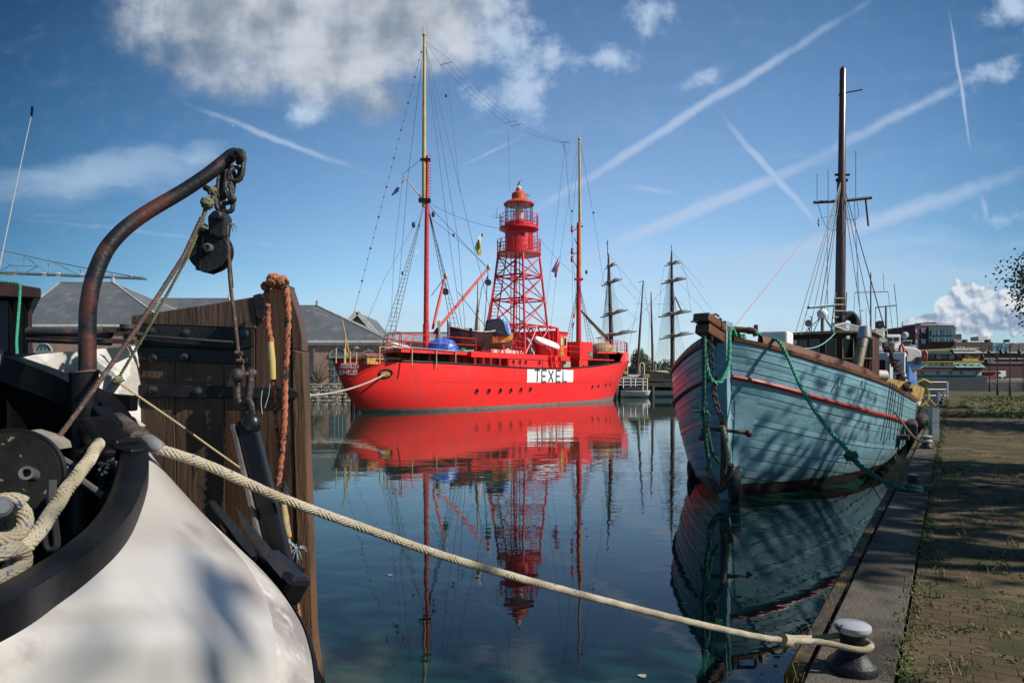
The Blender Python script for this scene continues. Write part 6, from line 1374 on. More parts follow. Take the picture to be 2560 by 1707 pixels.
# ---------------------------------------------------------------- middle distance between the ships
dk = mat('dark_ship_hull', (.012, .014, .016), (.02, .02, .022), 2, .4)
def tallship(label, c, d, L, B, H, masts, bow_up=.3):
    c = Vector(c); o, sec = small_boat('sailing_ship', label, 'sailing ship', c, d, L, B, H, dk, mat('ship_ochre_band', (.22, .14, .05), None, rough=.6), rise=bow_up, keel=.1); o['group'] = 'old sailing ships beyond the lightship'; return o, sec
spar = mat('dark_spar', (.06, .035, .028), (.09, .05, .035), 2, .6)
def mast_px(o, px, tip, base, Y, yards, r=.22, lean_=0, parts=True, label=None):
    p0, p1 = P(px + lean_, base, Y), P(px, tip, Y); b = MB(); b.tube([Vector((p0.x, Y, 1.0)), p0.lerp(p1, .45), p0.lerp(p1, .75), p1], [r * 1.2, r, r * .7, r * .35], 8); b.build('mast', spar, o, smooth=True)
    for (xa_, ya, xb_, yb, w_) in yards:
        b = MB(); a, c = P(xa_, ya, Y - .4), P(xb_, yb, Y - .4); b.tube([a, a.lerp(c, .5), c], [w_ * .5, w_, w_ * .5], 6); yo = b.build('yard', spar, o)
        b = MB(); b.tube([a.lerp(c, .12) + Z3 * .25, a.lerp(c, .35) + Z3 * .32, a.lerp(c, .5) + Z3 * .2, a.lerp(c, .65) + Z3 * .32, a.lerp(c, .88) + Z3 * .25], [.05, .2, .1, .2, .05], 6); b.build('furled_sail', mat('brown_furled_sail', (.22, .15, .10), (.14, .10, .07), 3, .9), yo)
s1, _ = tallship('old square-rigged ship with furled sails whose mast rises behind the lightship’s bow', (X(1500, 104), 104, 0), (.35, -.94, 0), 24, 5.5, 3.0, 1)
mast_px(s1, 1521, 634, 930, 100, [(1512, 672, 1541, 661, .12), (1504, 715, 1555, 698, .16), (1501, 794, 1568, 775, .18), (1490, 846, 1592, 828, .16)], .3, 10)
b = MB(); b.tube([P(1519, 638, 100), P(1519, 600, 100)], .06, 5); b.tube([P(1516, 605, 100), P(1518, 612, 100)], .04, 4); b.build('mast_pole', M['wire'], s1)
b = MB(); b.tube([P(1452, 776, 92), P(1478, 805, 95), P(1520, 850, 100)], [.12, .22, .3], 7); b.build('gaff', spar, s1)
b = MB(); b.prism([P(1462, 786, 93.5), P(1517, 845, 99.5), P(1521, 862, 99.8), P(1490, 826, 96)], (.1, .2, 0)); b.build('gaff_sail', mat('tan_sail', (.26, .19, .13), (.2, .14, .09), 1.5, .9, bump=.5), s1)
def rig(o, L, r=.02, Y=100):
    b = MB()
    for pts in L: b.tube([P(x, y, d) for x, y, d in pts], r, 3)
    b.build('rigging', M['wire'], o)
L = []
for i in range(8): L.append([(1519, 700 - i * 8, 100), (1496 + i * 3.4, 905, 101 - i)])
for i in range(8): L.append([(1521, 720 - i * 10, 100), (1538 + i * 5, 900, 98)])
L += [[(1525, 640, 100), (1618, 756, 92)], [(1525, 680, 100), (1640, 800, 92)], [(1527, 730, 100), (1592, 800, 95)], [(1521, 775, 100), (1505, 790, 100)], [(1512, 672, 100), (1502, 716, 100)], [(1541, 661, 100), (1556, 698, 100)]]
rig(s1, L)
s2, _ = tallship('second old square-rigged ship, dark hull with an ochre band, beyond the blue boat’s bow', (X(1700, 100), 101, 0), (-.5, -.86, 0), 26, 6, 2.6, 1)
mast_px(s2, 1679, 628, 930, 100, [(1661, 665, 1704, 656, .12), (1653, 710, 1716, 696, .18), (1646, 793, 1728, 778, .18), (1648, 848, 1735, 833, .16)], .3, 3)
b = MB(); b.tube([P(1679, 630, 100), P(1679, 612, 100)], .05, 5); b.build('mast_pole', M['wire'], s2)
b = MB(); b.tube([P(1688, 743, 100), P(1705, 780, 98)], [.12, .1], 6); b.build('gaff', spar, s2)
L = []
for i in range(11): L.append([(1677, 640 + i * 9, 100), (1636 + i * 3.4, 920, 100)])
for i in range(5): L.append([(1680, 660 + i * 16, 100), (1692 + i * 6, 900, 99)])
L += [[(1681, 630, 100), (1760, 720, 95)], [(1683, 640, 100), (1870, 905, 90)], [(1683, 690, 100), (1830, 860, 90)], [(1683, 740, 100), (1800, 850, 90)], [(1661, 665, 100), (1653, 710, 100)], [(1704, 656, 100), (1716, 696, 100)], [(1653, 710, 100), (1646, 793, 100)], [(1716, 696, 100), (1728, 778, 100)], [(1679, 700, 100), (1565, 830, 100)], [(1679, 760, 100), (1585, 760, 96)]]
rig(s2, L)
def yacht(label, x, y, Y, L_, dark=True, mastpx=None, d=(1, .1, 0)):
    o, sec = small_boat('sailing_dinghy', label, 'dinghy', (X(x, Y), Y, 0), d, L_, 1.9, .75, M['white'], mat('pale_deck', (.5, .48, .42), None, rough=.6), rise=.15, keel=.05); o['group'] = 'small white boats by the pier'
    if dark:
        c = Vector((X(x, Y), Y, .72)); b = MB(); b.prism([c + Vector((-L_ * .42, -.6, 0)), c + Vector((L_ * .22, -.6, 0)), c + Vector((L_ * .12, -.4, .62)), c + Vector((-L_ * .3, -.4, .62))], (0, 1.3, 0)); b.build('cover', M['black'], o)
    return o
y1 = yacht('small white boat with a black cover under the white pier railing', 1590, 985, 85, 3.9)
y2 = yacht('pinkish-white small boat half hidden by the blue bow', 1662, 985, 88, 4.0)
for (px, tip, base, Y, lean_, lb_) in [(1608, 703, 945, 92, -16, 'leaning dark yacht mast beyond the white pier railing'), (1627.5, 730, 940, 92, 5, 'slender upright yacht mast just right of the leaning one')]:
    p1, p0 = P(px, tip, Y), P(px + lean_, base, Y); o = thing('yacht_mast', lb_, 'mast', (p0.x, Y, 1.0)); b = MB(); b.tube([p0 - Z3 * .5, p0.lerp(p1, .5), p1], [.2, .15, .06], 8); b.build('pole', spar, o, smooth=True)
    b = MB(); 
    if lean_ < 0: b.tube([P(px - 12, 706, Y), P(px, 702, Y), P(px + 3, 706, Y)], .04, 4); b.tube([p1, P(1560, 920, Y)], .02, 3); b.tube([p1, P(1640, 900, Y)], .02, 3)
    else: b.tube([p1, P(1618, 920, Y)], .015, 3)
    b.build('wire', M['wire'], o)
# pier with white rails, pontoon, clutter
o = thing('pier', 'white-railed landing pier with dark piles between the lightship and the blue boat', 'pier', P(1585, 975, 87)); wr = M['white']
b = MB(); b.bar(P(1544, 962, 88), P(1800, 962, 88), 2.6, .5); b.bar(P(1544, 950, 90), P(1700, 950, 90), 2, .3); b.build('deck', mat('pier_deck_dark', (.04, .035, .03), (.07, .06, .05), 3, .9), o)
b = MB()
for y in (946.5, 954.5, 962): b.tube([P(1546, y, 86.5), P(1620, y, 86.5)], .05, 5)
b.tube([P(1576, 968.5, 86.5), P(1592, 968.5, 86.5)], .05, 5)
for x, y0, y1_ in [(1546, 945, 960), (1558, 946, 970), (1576.5, 945, 974), (1588, 945, 969), (1607, 946, 976), (1618, 946, 976)]: b.tube([P(x, y0, 86.5), P(x, y1_, 86.5)], .07, 5)
b.build('railing', wr, o)
b = MB(); b.tube(curve([P(1599.5, 935, 87), P(1599.5, 912, 87), P(1604, 907, 87), P(1610, 911, 87), P(1611, 935, 87)], 16), .06, 6); b.tube([P(1569, 937, 87), P(1569, 912, 87)], .05, 5); b.tube([P(1639.5, 924, 87), P(1639.5, 910, 87)], .06, 5); b.build('ladder_hoop', wr, o)
for x, w_, lb in [(1539, .8, None), (1630, .6, None)]:
    b = MB(); p = P(x, 985, 85); b.tube([Vector((p.x, 85, -.8)), Vector((p.x, 85, 1.45))], w_ / 2, 10); b.build('pile', mat('dark_pile', (.03, .028, .025)), o)
rg = random.Random(6)
b = MB()
def lump(c, s, m, label, cat, nm):
    b = MB(); b.box(c, s); b.build(nm, m, label=label, cat=cat, bevel=.05)
lump(P(1562, 932, 91), (.75, .8, .42), mat('yellow_crate', (.5, .33, .04), None, rough=.6), 'yellow crate on the pier next to the lightship’s bow', 'crate', 'crate')
lump(P(1614, 940, 90), (.85, .8, .52), mat('tan_crate', (.34, .24, .08), None, rough=.7), 'tan crate on the pier right of the white hoop', 'crate', 'crate')
lump(P(1566, 946, 91), (1.3, .8, .6), mat('grey_box', (.3, .28, .28), None, rough=.7), 'grey storage box under the yellow crate on the pier', 'box', 'storage_box')
lump(P(1588, 940, 92), (2.0, .9, .4), mat('pale_box', (.55, .54, .5), None, rough=.7), 'long pale deck box in the middle of the pier', 'box', 'storage_box')
lump(P(1652, 931, 93), (1.6, .9, .5), mat('pale_box', (.55, .54, .5)), 'pale cabin box on the second sailing ship’s rail', 'box', 'storage_box')
# willow and bushes on the far shore
wil = mat('willow_foliage', (.10, .12, .04), (.07, .09, .03), 1, .8)
def bush(px, py, Y, rx, rz, label, seed, m, n=1500, ls=.22, cat='bush', trunk=True):
    rg = random.Random(seed); c = P(px, py, Y); z0 = 1.4; o = thing('bush', label, cat, (c.x, c.y, z0), 'trees and bushes on the far shore'); b = MB()
    for i in range(n):
        a = rg.uniform(0, 6.28); f = rg.random() ** .4; ph = rg.uniform(-.9, 1.57); k = 1 + .25 * math.sin(3 * a + seed) * math.cos(2 * ph)
        p = c + Vector((math.cos(a) * math.cos(ph) * rx * f * k, math.sin(a) * math.cos(ph) * rx * f * .8, math.sin(ph) * rz * f * k)); d = Vector((rg.uniform(-1, 1), rg.uniform(-1, 1), rg.uniform(-1, 1))).normalized(); u = d.orthogonal().normalized() * ls * rg.uniform(.5, 1.2); v = d.cross(u.normalized()) * ls * .5
        b.add([p - u, p + v, p + u, p - v], [(0, 1, 2, 3)])
    b.build('foliage', m, o); b = MB(); b.tube([Vector((c.x, c.y, 1.0)), c], [.25, .1], 7)
    for k in range(5): b.tube([Vector((c.x, c.y, c.z - rz * .5)), c + Vector((rg.uniform(-.6, .6) * rx, 0, rg.uniform(0, .6) * rz))], [.12, .03], 5)
    b.build('trunk', bark, o)
bush(1603, 912, 128, 1.7, 2.6, 'tall pale willow behind the leaning yacht mast', 3, wil, 2600, .16, 'tree')
bg_ = mat('far_bush_foliage', (.035, .055, .02), (.05, .07, .025), 1, .8)
bush(1591, 905, 126, 1.3, 2.0, 'dark narrow tree left of the willow', 9, bg_, 1500, .16, 'tree')
for i, (x, y, r_, h) in enumerate([(1556, 928, 2.2, 1.3), (1580, 931, 1.7, 1.0), (1618, 922, 1.6, 2.0), (1640, 926, 2.4, 1.6), (1665, 924, 2.6, 1.8), (1690, 926, 2.2, 1.6)]):
    bush(x, y, 132, r_, h, ['green bush directly beside the lightship’s stem', 'low bush between the lightship and the willow', 'dense bush right of the willow', 'bush behind the arrangement of white pier rails', 'broad bush left of the second sailing ship’s mast', 'bush glimpsed at the blue boat’s bow'][i], 40 + i, bg_, 900, .2)
b = MB(); 
rg = random.Random(12)
for i in range(2600): x = rg.uniform(40, 330); p = Vector((x, 800 + rg.uniform(0, 20), 1 + rg.random() * 7)); u = Vector((1.6, 0, 0)); b.add([p - u, p + Z3 * .9, p + u, p - Z3 * .9], [(0, 1, 2, 3)])
b.build('far_treeline', bg_, label='distant band of trees along the horizon between the masts', cat='trees', kind='stuff')
# big shed and stranded boats seen under the rigging
# ---------------------------------------------------------------- boats along the quay behind the blue boat
def cutter():
    o = thing('fishing_cutter', 'white and grey fishing cutter with a yellow ochre bulwark, moored behind the blue boat', 'fishing boat', RW(40, -3.6, 0))
    tab = [(32.6, .3), (33.4, 1.1), (35, 2.0), (38, 2.55), (44, 2.7), (50, 2.5), (52, 1.6)]; zt_ = [(32.6, 2.5), (35, 2.25), (38, 2.0), (44, 1.8), (52, 2.0)]
    W0 = -3.8
    def cp(r, k, s, out=0): hb = smooth_tab(tab, r); z = -.5 + k * (smooth_tab(zt_, r) + .5); return RW(r, W0 + s * (hb * (.72 + .28 * k ** .7) + out), z)
    RC = [32.6, 32.8, 33.1, 33.5, 34, 34.7, 36, 38, 40, 43, 46, 49, 51, 52]
    b = MB()
    for s in (1, -1): b.grid([[cp(r, k, s) for r in RC] for k in (0, .2, .4, .62)])
    h = b.build('hull', mat('dark_cutter_hull', (.03, .035, .045), (.05, .05, .055), 2, .5), o, smooth=True); fixnormals(h)
    b = MB()
    for s in (1, -1): b.grid([[cp(r, k, s) for r in RC] for k in (.62, .7)])
    b.build('white_band', M['white'], o, smooth=True)
    b = MB()
    for s in (1, -1): b.grid([[cp(r, k, s) for r in RC] for k in (.7, .85, 1)])
    b.build('bulwark', mat('ochre_bulwark', (.40, .26, .08), (.34, .22, .06), 2, .6), o, smooth=True)
    b = MB(); b.prism([cp(r, .72, 1, -.1) for r in RC] + [cp(r, .72, -1, -.1) for r in reversed(RC)], (0, 0, -.05)); b.build('deck', mat('cutter_deck', (.12, .13, .12), None, rough=.8), o)
    # wheelhouse with a raked blue-topped front
    b = MB(); b.prism([RW(37.5, -4.7, 1.6), RW(37.5, -2.5, 1.6), RW(41, -2.5, 1.6), RW(41, -4.7, 1.6)], (0, 0, 2.0)); wl_ = b.build('deckhouse', mat('pale_grey_paint', (.42, .45, .47), (.36, .39, .41), 2, .5), o, bevel=.04)
    for i in range(3):
        b = MB(); b.box(RW(37.48, -4.3 + i * .72, 2.9), (.45, .04, .7), (MQ, Q, Z3)); b.build('pane', M['glass'], wl_)
    b = MB(); b.prism([RW(37.2, -2.3, 2.0), RW(38.6, -2.3, 2.0), RW(38.6, -2.3, 3.6), RW(37.5, -2.3, 3.6)], MQ * .5); s_ = b.build('side_house', M['white'], o, bevel=.03)
    b = MB(); b.box(RW(38.0, -1.77, 3.0), (.5, .04, .8), (Q, MQ, Z3)); b.build('pane', M['glass'], s_)
    b = MB(); b.prism([RW(38.8, -1.75, 3.0), RW(41.5, -1.4, 1.9), RW(41.5, -1.4, 1.6), RW(38.8, -1.75, 2.3)], MQ * .06); b.build('blue_panel', mat('blue_panel', (.05, .16, .42), None, rough=.4), o)
    return o
cutter()
sp = thing('sport_vessel', 'white passenger boat with a rounded upper deck and blue trim, behind the fishing cutter', 'passenger boat', (X(2260, 58), 58, 0))
b = MB()
def rb(x0, y0, x1, y1, Y, dep=5.0): a = P(x0, y0, Y); c = P(x1, y1, Y); b_ = MB(); b_.box(((a.x + c.x) / 2, Y + dep / 2, (a.z + c.z) / 2), (abs(c.x - a.x), dep, abs(a.z - c.z))); return b_
arc_ = [P(2150, 866, 58), P(2262, 866, 58), P(2292, 870, 58), P(2303, 878, 58), P(2306, 890, 58), P(2308, 905, 58), P(2150, 905, 58)]
b = MB(); b.prism(arc_, (0, 6, 0)); b.build('upper_deck', mat('warm_white_paint', (.60, .58, .54), (.52, .5, .46), 2, .45), sp, bevel=.08)
b = MB(); b.prism([P(2150, 906, 57.9), P(2311, 906, 57.9), P(2310, 914, 57.9), P(2290, 917, 57.9), P(2150, 913, 57.9)], (0, 6.2, 0)); b.build('blue_trim', mat('navy_trim', (.03, .08, .22), None, rough=.4), sp)
b = MB(); b.prism([P(2180, 916, 58), P(2310, 916, 58), P(2300, 922, 58), P(2180, 926, 58)], (0, 6, 0)); b.build('lower_trim', M['white'], sp)
b = rb(2180, 924, 2292, 990, 58.4); b.build('cabin', mat('pale_grey_paint', (.42, .45, .47)), sp)
b = rb(2294, 892, 2308, 904, 57.8, .2); b.build('dark_window', M['glass'], sp)
b = rb(2205, 836, 2252, 866, 60, 4); uw = b.build('upper_wheelhouse', M['white'], sp, bevel=.05)
b = rb(2214, 843, 2232, 853, 59.9, .2); b.build('pane', M['glass'], uw); b = rb(2236, 843, 2248, 853, 59.9, .2); b.build('pane', M['glass'], uw)
b = rb(2160, 958, 2300, 992, 57, 7); b.build('hull', dk, sp)
# the word on the side: partly hidden, ends in SPORT style block letters with a red disc
b = MB(); x0 = P(2240, 893, 57.8)
def plc(a, c): return Vector((x0.x + a, 57.86, x0.z + c))
write('S', plc, .5, .36, .1, .12, b, Vector((0, -1, 0))); b.build('side_letter', mat('navy_letter', (.02, .04, .15), None, rough=.5), sp)
b = MB(); b.lathe([(.26, 0), (.26, .05)], P(2262, 883, 57.85), 18, (0, -1, 0)); b.build('red_disc', mat('dark_red_disc', (.25, .015, .025), None, rough=.5), sp)
b = MB()
for i in range(5): x = 2198 + i * 5.0; a = P(x, 882, 57.85); b.box(a, (.09, .04, .28))
b.build('side_letter', M['white'], sp); b = rb(2188, 876, 2224, 887, 57.9, .1); b.build('maroon_band', mat('maroon_band', (.12, .015, .03), None, rough=.6), sp)
for x, y, lb in [(2254, 875, 'orange lifebuoy hanging edge-on by the mast of the passenger boat'), (2312, 890, 'orange lifebuoy at the rounded end of the passenger boat’s upper deck')]:
    b = MB(); c = P(x, y, 57); pts = [c + Vector((math.cos(a) * .12, -.1 * math.cos(a), math.sin(a) * .42)) for a in [2 * math.pi * i / 18 for i in range(18)]]; b.tube(pts, .09, 7, closed=True); b.build('lifebuoy', mat('lifebuoy_orange', (.65, .09, .04), (.55, .07, .03), 5, .5), label=lb, cat='lifebuoy', smooth=True)
b = MB(); a, c = P(2196, 890, 46), P(2228, 890, 46); b.tube([a, c], .17, 10); b.build('rolled_cover', mat('blue_roll', (.015, .06, .16), None, rough=.6), label='rolled dark blue canvas cover slung above the fishing cutter', cat='cover', smooth=True)
b = MB(); a, c = P(2188, 938, 29), P(2214, 940, 29); b.tube([a - Vector((.3, 0, 0)), a - Vector((.28, 0, 0)), c, c + Vector((.04, 0, 0))], [.2, .25, .25, .2], 14); b.build('liferaft_canister', mat('pale_pink_canister', (.55, .46, .42), None, rough=.45), label='pale pinkish life raft canister on deck aft of the brown wheelhouse', cat='canister', smooth=True)
b = MB(); b.bar(P(2188, 826, 27), P(2217, 824, 27), .12, .1); b.bar(P(2194, 842, 27), P(2204, 842, 27), .25, .4); b.prism([P(2188, 848, 27), P(2208, 843, 27), P(2218, 850, 27), P(2210, 856, 27), P(2188, 852, 27)], (0, .5, 0)); b.build('davit_arm', M['cream'], bb)
# masts with crossbars of the boats behind
def gantry(label, x, top, bot, Y, bars, whips=(), r=.07, m=None):
    o = thing('signal_mast', label, 'mast', P(x, bot, Y)); b = MB(); b.tube([P(x, bot, Y), P(x, top, Y)], [r, r * .6], 8); b.build('pole', m or mat('grey_mast', (.22, .21, .22), None, rough=.5), o, smooth=True)
    for xa_, xb_, y, y2_ in bars: b = MB(); b.tube([P(xa_, y, Y), P(xb_, y2_, Y)], r * .55, 6); b.build('crossbar', m or mat('grey_mast', (.22, .21, .22)), o)
    for xa_, ya, xb_, yb in whips: b = MB(); b.tube([P(xa_, ya, Y), P(xb_, yb, Y)], r * .22, 4); b.build('whip_antenna', M['wire'], o)
gantry('slim grey signal mast with one wide crossbar behind the bending person', 2177, 682, 880, 40, [(2137, 2220, 731, 729), (2150, 2158, 776, 776)], [(2210, 729, 2208, 684), (2137, 731, 2134, 790), (2143, 731, 2142, 680), (2220, 729, 2232, 830), (2165, 770, 2166, 850)], .06)
gantry('stout grey signal mast with a raised T crossbar nearer the office building', 2215, 764, 900, 36, [(2190, 2241, 768, 763)], [(2189, 768, 2188, 850), (2241, 764, 2235, 710), (2241, 763, 2245, 830), (2256, 804, 2255, 835)], .08)
b = MB(); b.tube([P(2199, 822, 36), P(2199, 802, 36)], .1, 6); b.box(P(2199, 812, 36), (.3, .3, .35)); b.box(P(2200, 826, 36), (1.1, .4, .06)); b.build('lamp_stack', M['black'], label='black navigation lamp stack on a bar beside the T-topped signal mast', cat='lamp')
rch = mat('dark_chain', (.06, .025, .02), (.03, .02, .018), 8, .7)
b = MB(); rg = random.Random(31)
for i in range(90):
    f = i / 90; c = P(2222, 872, 34).lerp(P(2272, 985, 30), f) + Vector((rg.uniform(-.12, .12), 0, rg.uniform(-.15, .15))); b.link(c, (rg.uniform(-1, 1), 0, rg.uniform(-1, 1)), (0, 1, 0) if i % 2 else (1, 0, .2), .22, .14, .035, 5)
for i in range(36): c = P(2218 + rg.uniform(-8, 14), 866 + rg.uniform(-10, 10), 34); b.ball(c, .12, 6)
b.build('hanging_tackle', rch, label='tangle of dark chains and pulley blocks hanging behind the brown wheelhouse', cat='tackle')
# yellow mooring lines and others from the cutter
yl = mat('yellow_line', (.35, .28, .08), (.25, .2, .08), 6, .85)
for i, (a, c, s_, lb) in enumerate([(P(2312, 968, 38), RW(39.5, -.45, QZ + .25), .25, 'upper yellow mooring line from the cutter’s stern to the far bollards'), (P(2300, 975, 37), RW(39.3, -.5, QZ + .2), .4, 'sagging yellow mooring line under the upper one'), (P(2292, 1008, 31), RW(32.4, -.45, QZ + .25), .12, 'yellow line leading to the low bollard beside the tall cabinet'), (P(2276, 1030, 27), RW(25.4, -.45, QZ + .25), .05, 'brown mooring line to the fourth bollard'), (P(2280, 1050, 26), RW(25.4, -.5, QZ + .1), .35, 'slack pale line drooping from the red quarter to the fourth bollard')]):
    rope(sag(a, c, s_, 10), .03, yl if i < 3 else mat('pale_mooring', (.42, .38, .32)), lb, sm=False, pitch=.25, group='mooring lines at the quay')
rope([P(2221, 1010, 17.4), P(2245, 1040, 17.0), P(2270, 1075, 16.4), P(2290, 1097, 16), P(2311, 1107, 15.75)], .03, mat('brown_mooring', (.16, .12, .08), (.1, .08, .05), 8, .85), 'brown mooring rope from the blue boat’s waist down to the third bollard', n=30, pitch=.2)
b = MB(); b.tube([RW(18.3, -.45, QZ + .16 + .02 * i) + Vector((math.cos(a) * .09, math.sin(a) * .09, .0)) for i in (0, 1) for a in [2 * math.pi * k / 14 for k in range(14)]], .028, 6); b.build('rope_turns', mat('pale_mooring', (.42, .38, .32)), label='pale rope turns round the third bollard', cat='rope', smooth=True)
b = MB(); c0 = P(2299, 985, 36); b.tube([c0 + Vector((math.cos(a) * .45, .1 * math.sin(a), math.sin(a) * .6)) for a in [2 * math.pi * i / 16 for i in range(16)]], .08, 6, closed=True); b.tube([c0 + Vector((-.3, 0, .5)), c0 + Vector((.2, 0, .75)), c0 + Vector((.6, 0, .55))], .1, 6); b.build('rope_coil', yl, label='yellow rope coil hanging over the fishing cutter’s stern', cat='rope', smooth=True)

# ---------------------------------------------------------------- far right: restaurant ship, office, long sheds
YR = 205
o = thing('restaurant_ship', 'two-storey houseboat restaurant with green curved roofs, yellow ridges and white lower walls across the water', 'houseboat', (X(2390, YR), YR, 0))
rgreen = mat('roof_dark_green', (.018, .05, .042), (.025, .06, .05), 1, .6); rlight = mat('roof_pale_green', (.16, .28, .19), (.2, .32, .22), 1, .6); rtile = mat('tile_grey', (.28, .28, .28), (.12, .12, .12), 3, .6, stretch=(1, 1, 1)); ryel = mat('ridge_yellow', (.42, .36, .04), None, rough=.6); rred = mat('maroon_beam', (.10, .012, .018), (.14, .02, .02), 2, .6)
def pb(x0, y0, x1, y1, Y, dep, nm, m, par, bev=0): a, c = P(x0, y0, Y), P(x1, y1, Y); b = MB(); b.box(((a.x + c.x) / 2, Y + dep / 2, (a.z + c.z) / 2), (abs(c.x - a.x), dep, abs(a.z - c.z))); return b.build(nm, m, par, bevel=bev)
pb(2288, 943, 2467, 966, YR, 12, 'pontoon', mat('black_pontoon', (.02, .025, .028), (.035, .035, .035), 1, .6), o)
pb(2296, 925, 2454, 944, YR + .6, 11, 'lower_wall', mat('white_render', (.50, .48, .44), None, rough=.7), o)
pb(2296, 937.5, 2454, 944, YR + .4, .3, 'green_plinth', rgreen, o)
for x in (2307, 2346, 2378, 2405, 2443): w_ = pb(x - 3, 929, x + 3, 935, YR + .4, .3, 'window', M['glass'], o)
pb(2290, 918, 2463, 925.5, YR - .4, 13, 'maroon_eave', rred, o)
def roofband(x0, x1, xt0, xt1, y0, y1, Y, m, nm, dep=2.0, par=None):
    b = MB(); a, c, d, e = P(x0, y0, Y), P(x1, y0, Y), P(xt1, y1, Y), P(xt0, y1, Y); d += Vector((0, dep, 0)); e += Vector((0, dep, 0)); b.add([a, c, d, e, c + Vector((0, 12, 0)), d + Vector((0, 8, 0)), e + Vector((0, 8, 0)), a + Vector((0, 12, 0))], [(0, 1, 2, 3), (1, 4, 5, 2), (3, 2, 5, 6), (7, 0, 3, 6)]); return b.build(nm, m, par or o)
roofband(2300, 2391, 2302, 2389, 918, 905, YR - .6, rgreen, 'lower_roof'); roofband(2391, 2464, 2391, 2459, 918, 904, YR - .8, rlight, 'lower_roof')
b = MB(); b.bar(P(2302, 905, YR + 1), P(2390, 904.5, YR + 1), .4, .3); b.bar(P(2390, 903.8, YR + .9), P(2459, 903.5, YR + .9), .4, .3); b.bar(P(2296, 876, YR + 1.5), P(2386, 871.5, YR + 1.5), .4, .3); b.bar(P(2389, 870, YR + 1.5), P(2447, 870, YR + 1.5), .5, .35); b.build('yellow_ridge', ryel, o)
for x in (2330, 2344, 2357, 2370, 2382): pb(x - 3.5, 908.5, x + 3.5, 915, YR - .2, .3, 'roof_window', M['glass'] if x % 2 else bluedoor, o)
for x in (2402, 2420, 2436, 2451): pb(x - 4, 908, x + 4, 915, YR - .5, .3, 'roof_window', mat('pale_roof_window', (.34, .40, .40), None, rough=.3), o)
pb(2300, 884, 2450, 904, YR + 2.5, 9, 'upper_wall', rred, o)
for i, x in enumerate((2313, 2330, 2347, 2362, 2379, 2398, 2418, 2436)): pb(x - 6.5, 886, x + 6.5, 897, YR + 2.3, .3, 'window', M['glass'] if i % 2 else mat('reflective_glass', (.12, .16, .17), None, rough=.1), o)
roofband(2293, 2391, 2300, 2388, 884, 873, YR + 1.2, rgreen, 'upper_roof'); roofband(2386, 2462, 2390, 2446, 883, 870, YR + .8, rtile, 'upper_roof')
pb(2407, 896, 2445, 902, YR - .5, .3, 'signboard', mat('yellow_signboard', (.5, .35, .05), None, rough=.6), o)
b = MB(); b.tube([P(2426 + 6 * math.cos(a), 896 - 4 * math.sin(a), YR - .4) for a in [math.pi * i / 8 for i in range(9)]], .2, 5); b.build('sign_arch', mat('red_arch', (.45, .05, .03), None, rough=.6), o)
# office
YO = 300
o = thing('office_building', 'dark brick office block with a large glazed corner, three storeys, above the restaurant ship', 'office building', (X(2340, YO), YO, 1.2))
ob_ = mat('maroon_brick', (.10, .03, .035), (.07, .025, .03), .6, .8); pb(2288, 813, 2325, 946, YO, 22, 'brick_wing', ob_, o); pb(2325, 813, 2386, 946, YO + .8, 21, 'brick_wing', ob_, o)
gl_ = mat('office_glass', (.06, .09, .11), (.10, .14, .16), .3, .12, spec=.8); pb(2322, 817, 2389, 856, YO - 1.2, 12, 'glazed_corner', mat('teal_panel', (.06, .10, .11), None, rough=.4), o)
for r0, r1 in ((823, 837.5), (844, 853)):
    for x0, x1 in ((2329, 2333), (2334.5, 2351), (2354, 2367), (2369, 2386)):
        w_ = pb(x0, r0, x1, r1, YO - 1.5, .3, 'window', gl_, o); mid = (x0 + x1) / 2
        if x1 - x0 > 8: pb(mid - .4, r0, mid + .4, r1, YO - 1.65, .1, 'mullion', M['wire'], w_)
for y in (827.5, 854): 
    for x in ((2304, 2315),): w_ = pb(x[0], y - 5, x[1], y + 5, YO - .2, .3, 'window', mat('pale_blinds', (.30, .36, .40), None, rough=.4), o); pb(x[0] - 1, y - 6, x[1] + 2, y - 5.2, YO - .4, .4, 'lintel', trim, w_)
for y in (827, 854): pb(2289, y - 5, 2293, y + 5, YO - .2, .3, 'window', mat('pale_blinds', (.30, .36, .40)), o)
pb(2302, 808, 2347, 813, YO + 3, 14, 'roof_plant', mat('pale_roof_plant', (.34, .32, .28), None, rough=.8), o); pb(2314, 805.5, 2341, 808, YO + 5, 8, 'roof_plant', dk, o); pb(2389, 835, 2404, 850, YO + 2, 12, 'side_tower', ob_, o); pb(2384, 848, 2407, 853, YO - 2, 12, 'terrace', mat('grey_terrace', (.25, .25, .25), None, rough=.7), o)
YL = 330
o = thing('long_brick_building', 'long low dark brick range on the far quay behind the street lamps', 'building', (X(2500, YL), YL, 1.2))
db = mat('dark_brown_brick', (.085, .065, .055), (.06, .045, .04), .4, .9); pb(2324, 855, 2482, 946, YL, 20, 'wall', db, o); pb(2476, 857, 2700, 882, YL + 4, 20, 'upper_wall', mat('grey_brown_wall', (.15, .13, .12), None, rough=.9), o)
pb(2454, 881, 2700, 946, YL - 6, 20, 'front_wall', mat('maroon_range', (.09, .04, .038), (.07, .035, .03), .4, .9), o)
b = MB(); b.bar(P(2456, 881, YL - 6.5), P(2700, 881, YL - 6.5), 1, .5); b.bar(P(2460, 896, YL - 6.5), P(2700, 896, YL - 6.5), .4, .25); b.bar(P(2470, 906, YL - 6.5), P(2700, 906, YL - 6.5), .3, .2); b.build('pale_coping', trim, o)
pb(2482, 860, 2522, 880, YL + 3, .5, 'blue_glazing', mat('blue_glazing', (.08, .18, .26), None, rough=.2), o); pb(2468, 897, 2487, 905, YL - 6.6, .3, 'window', bluedoor, o)
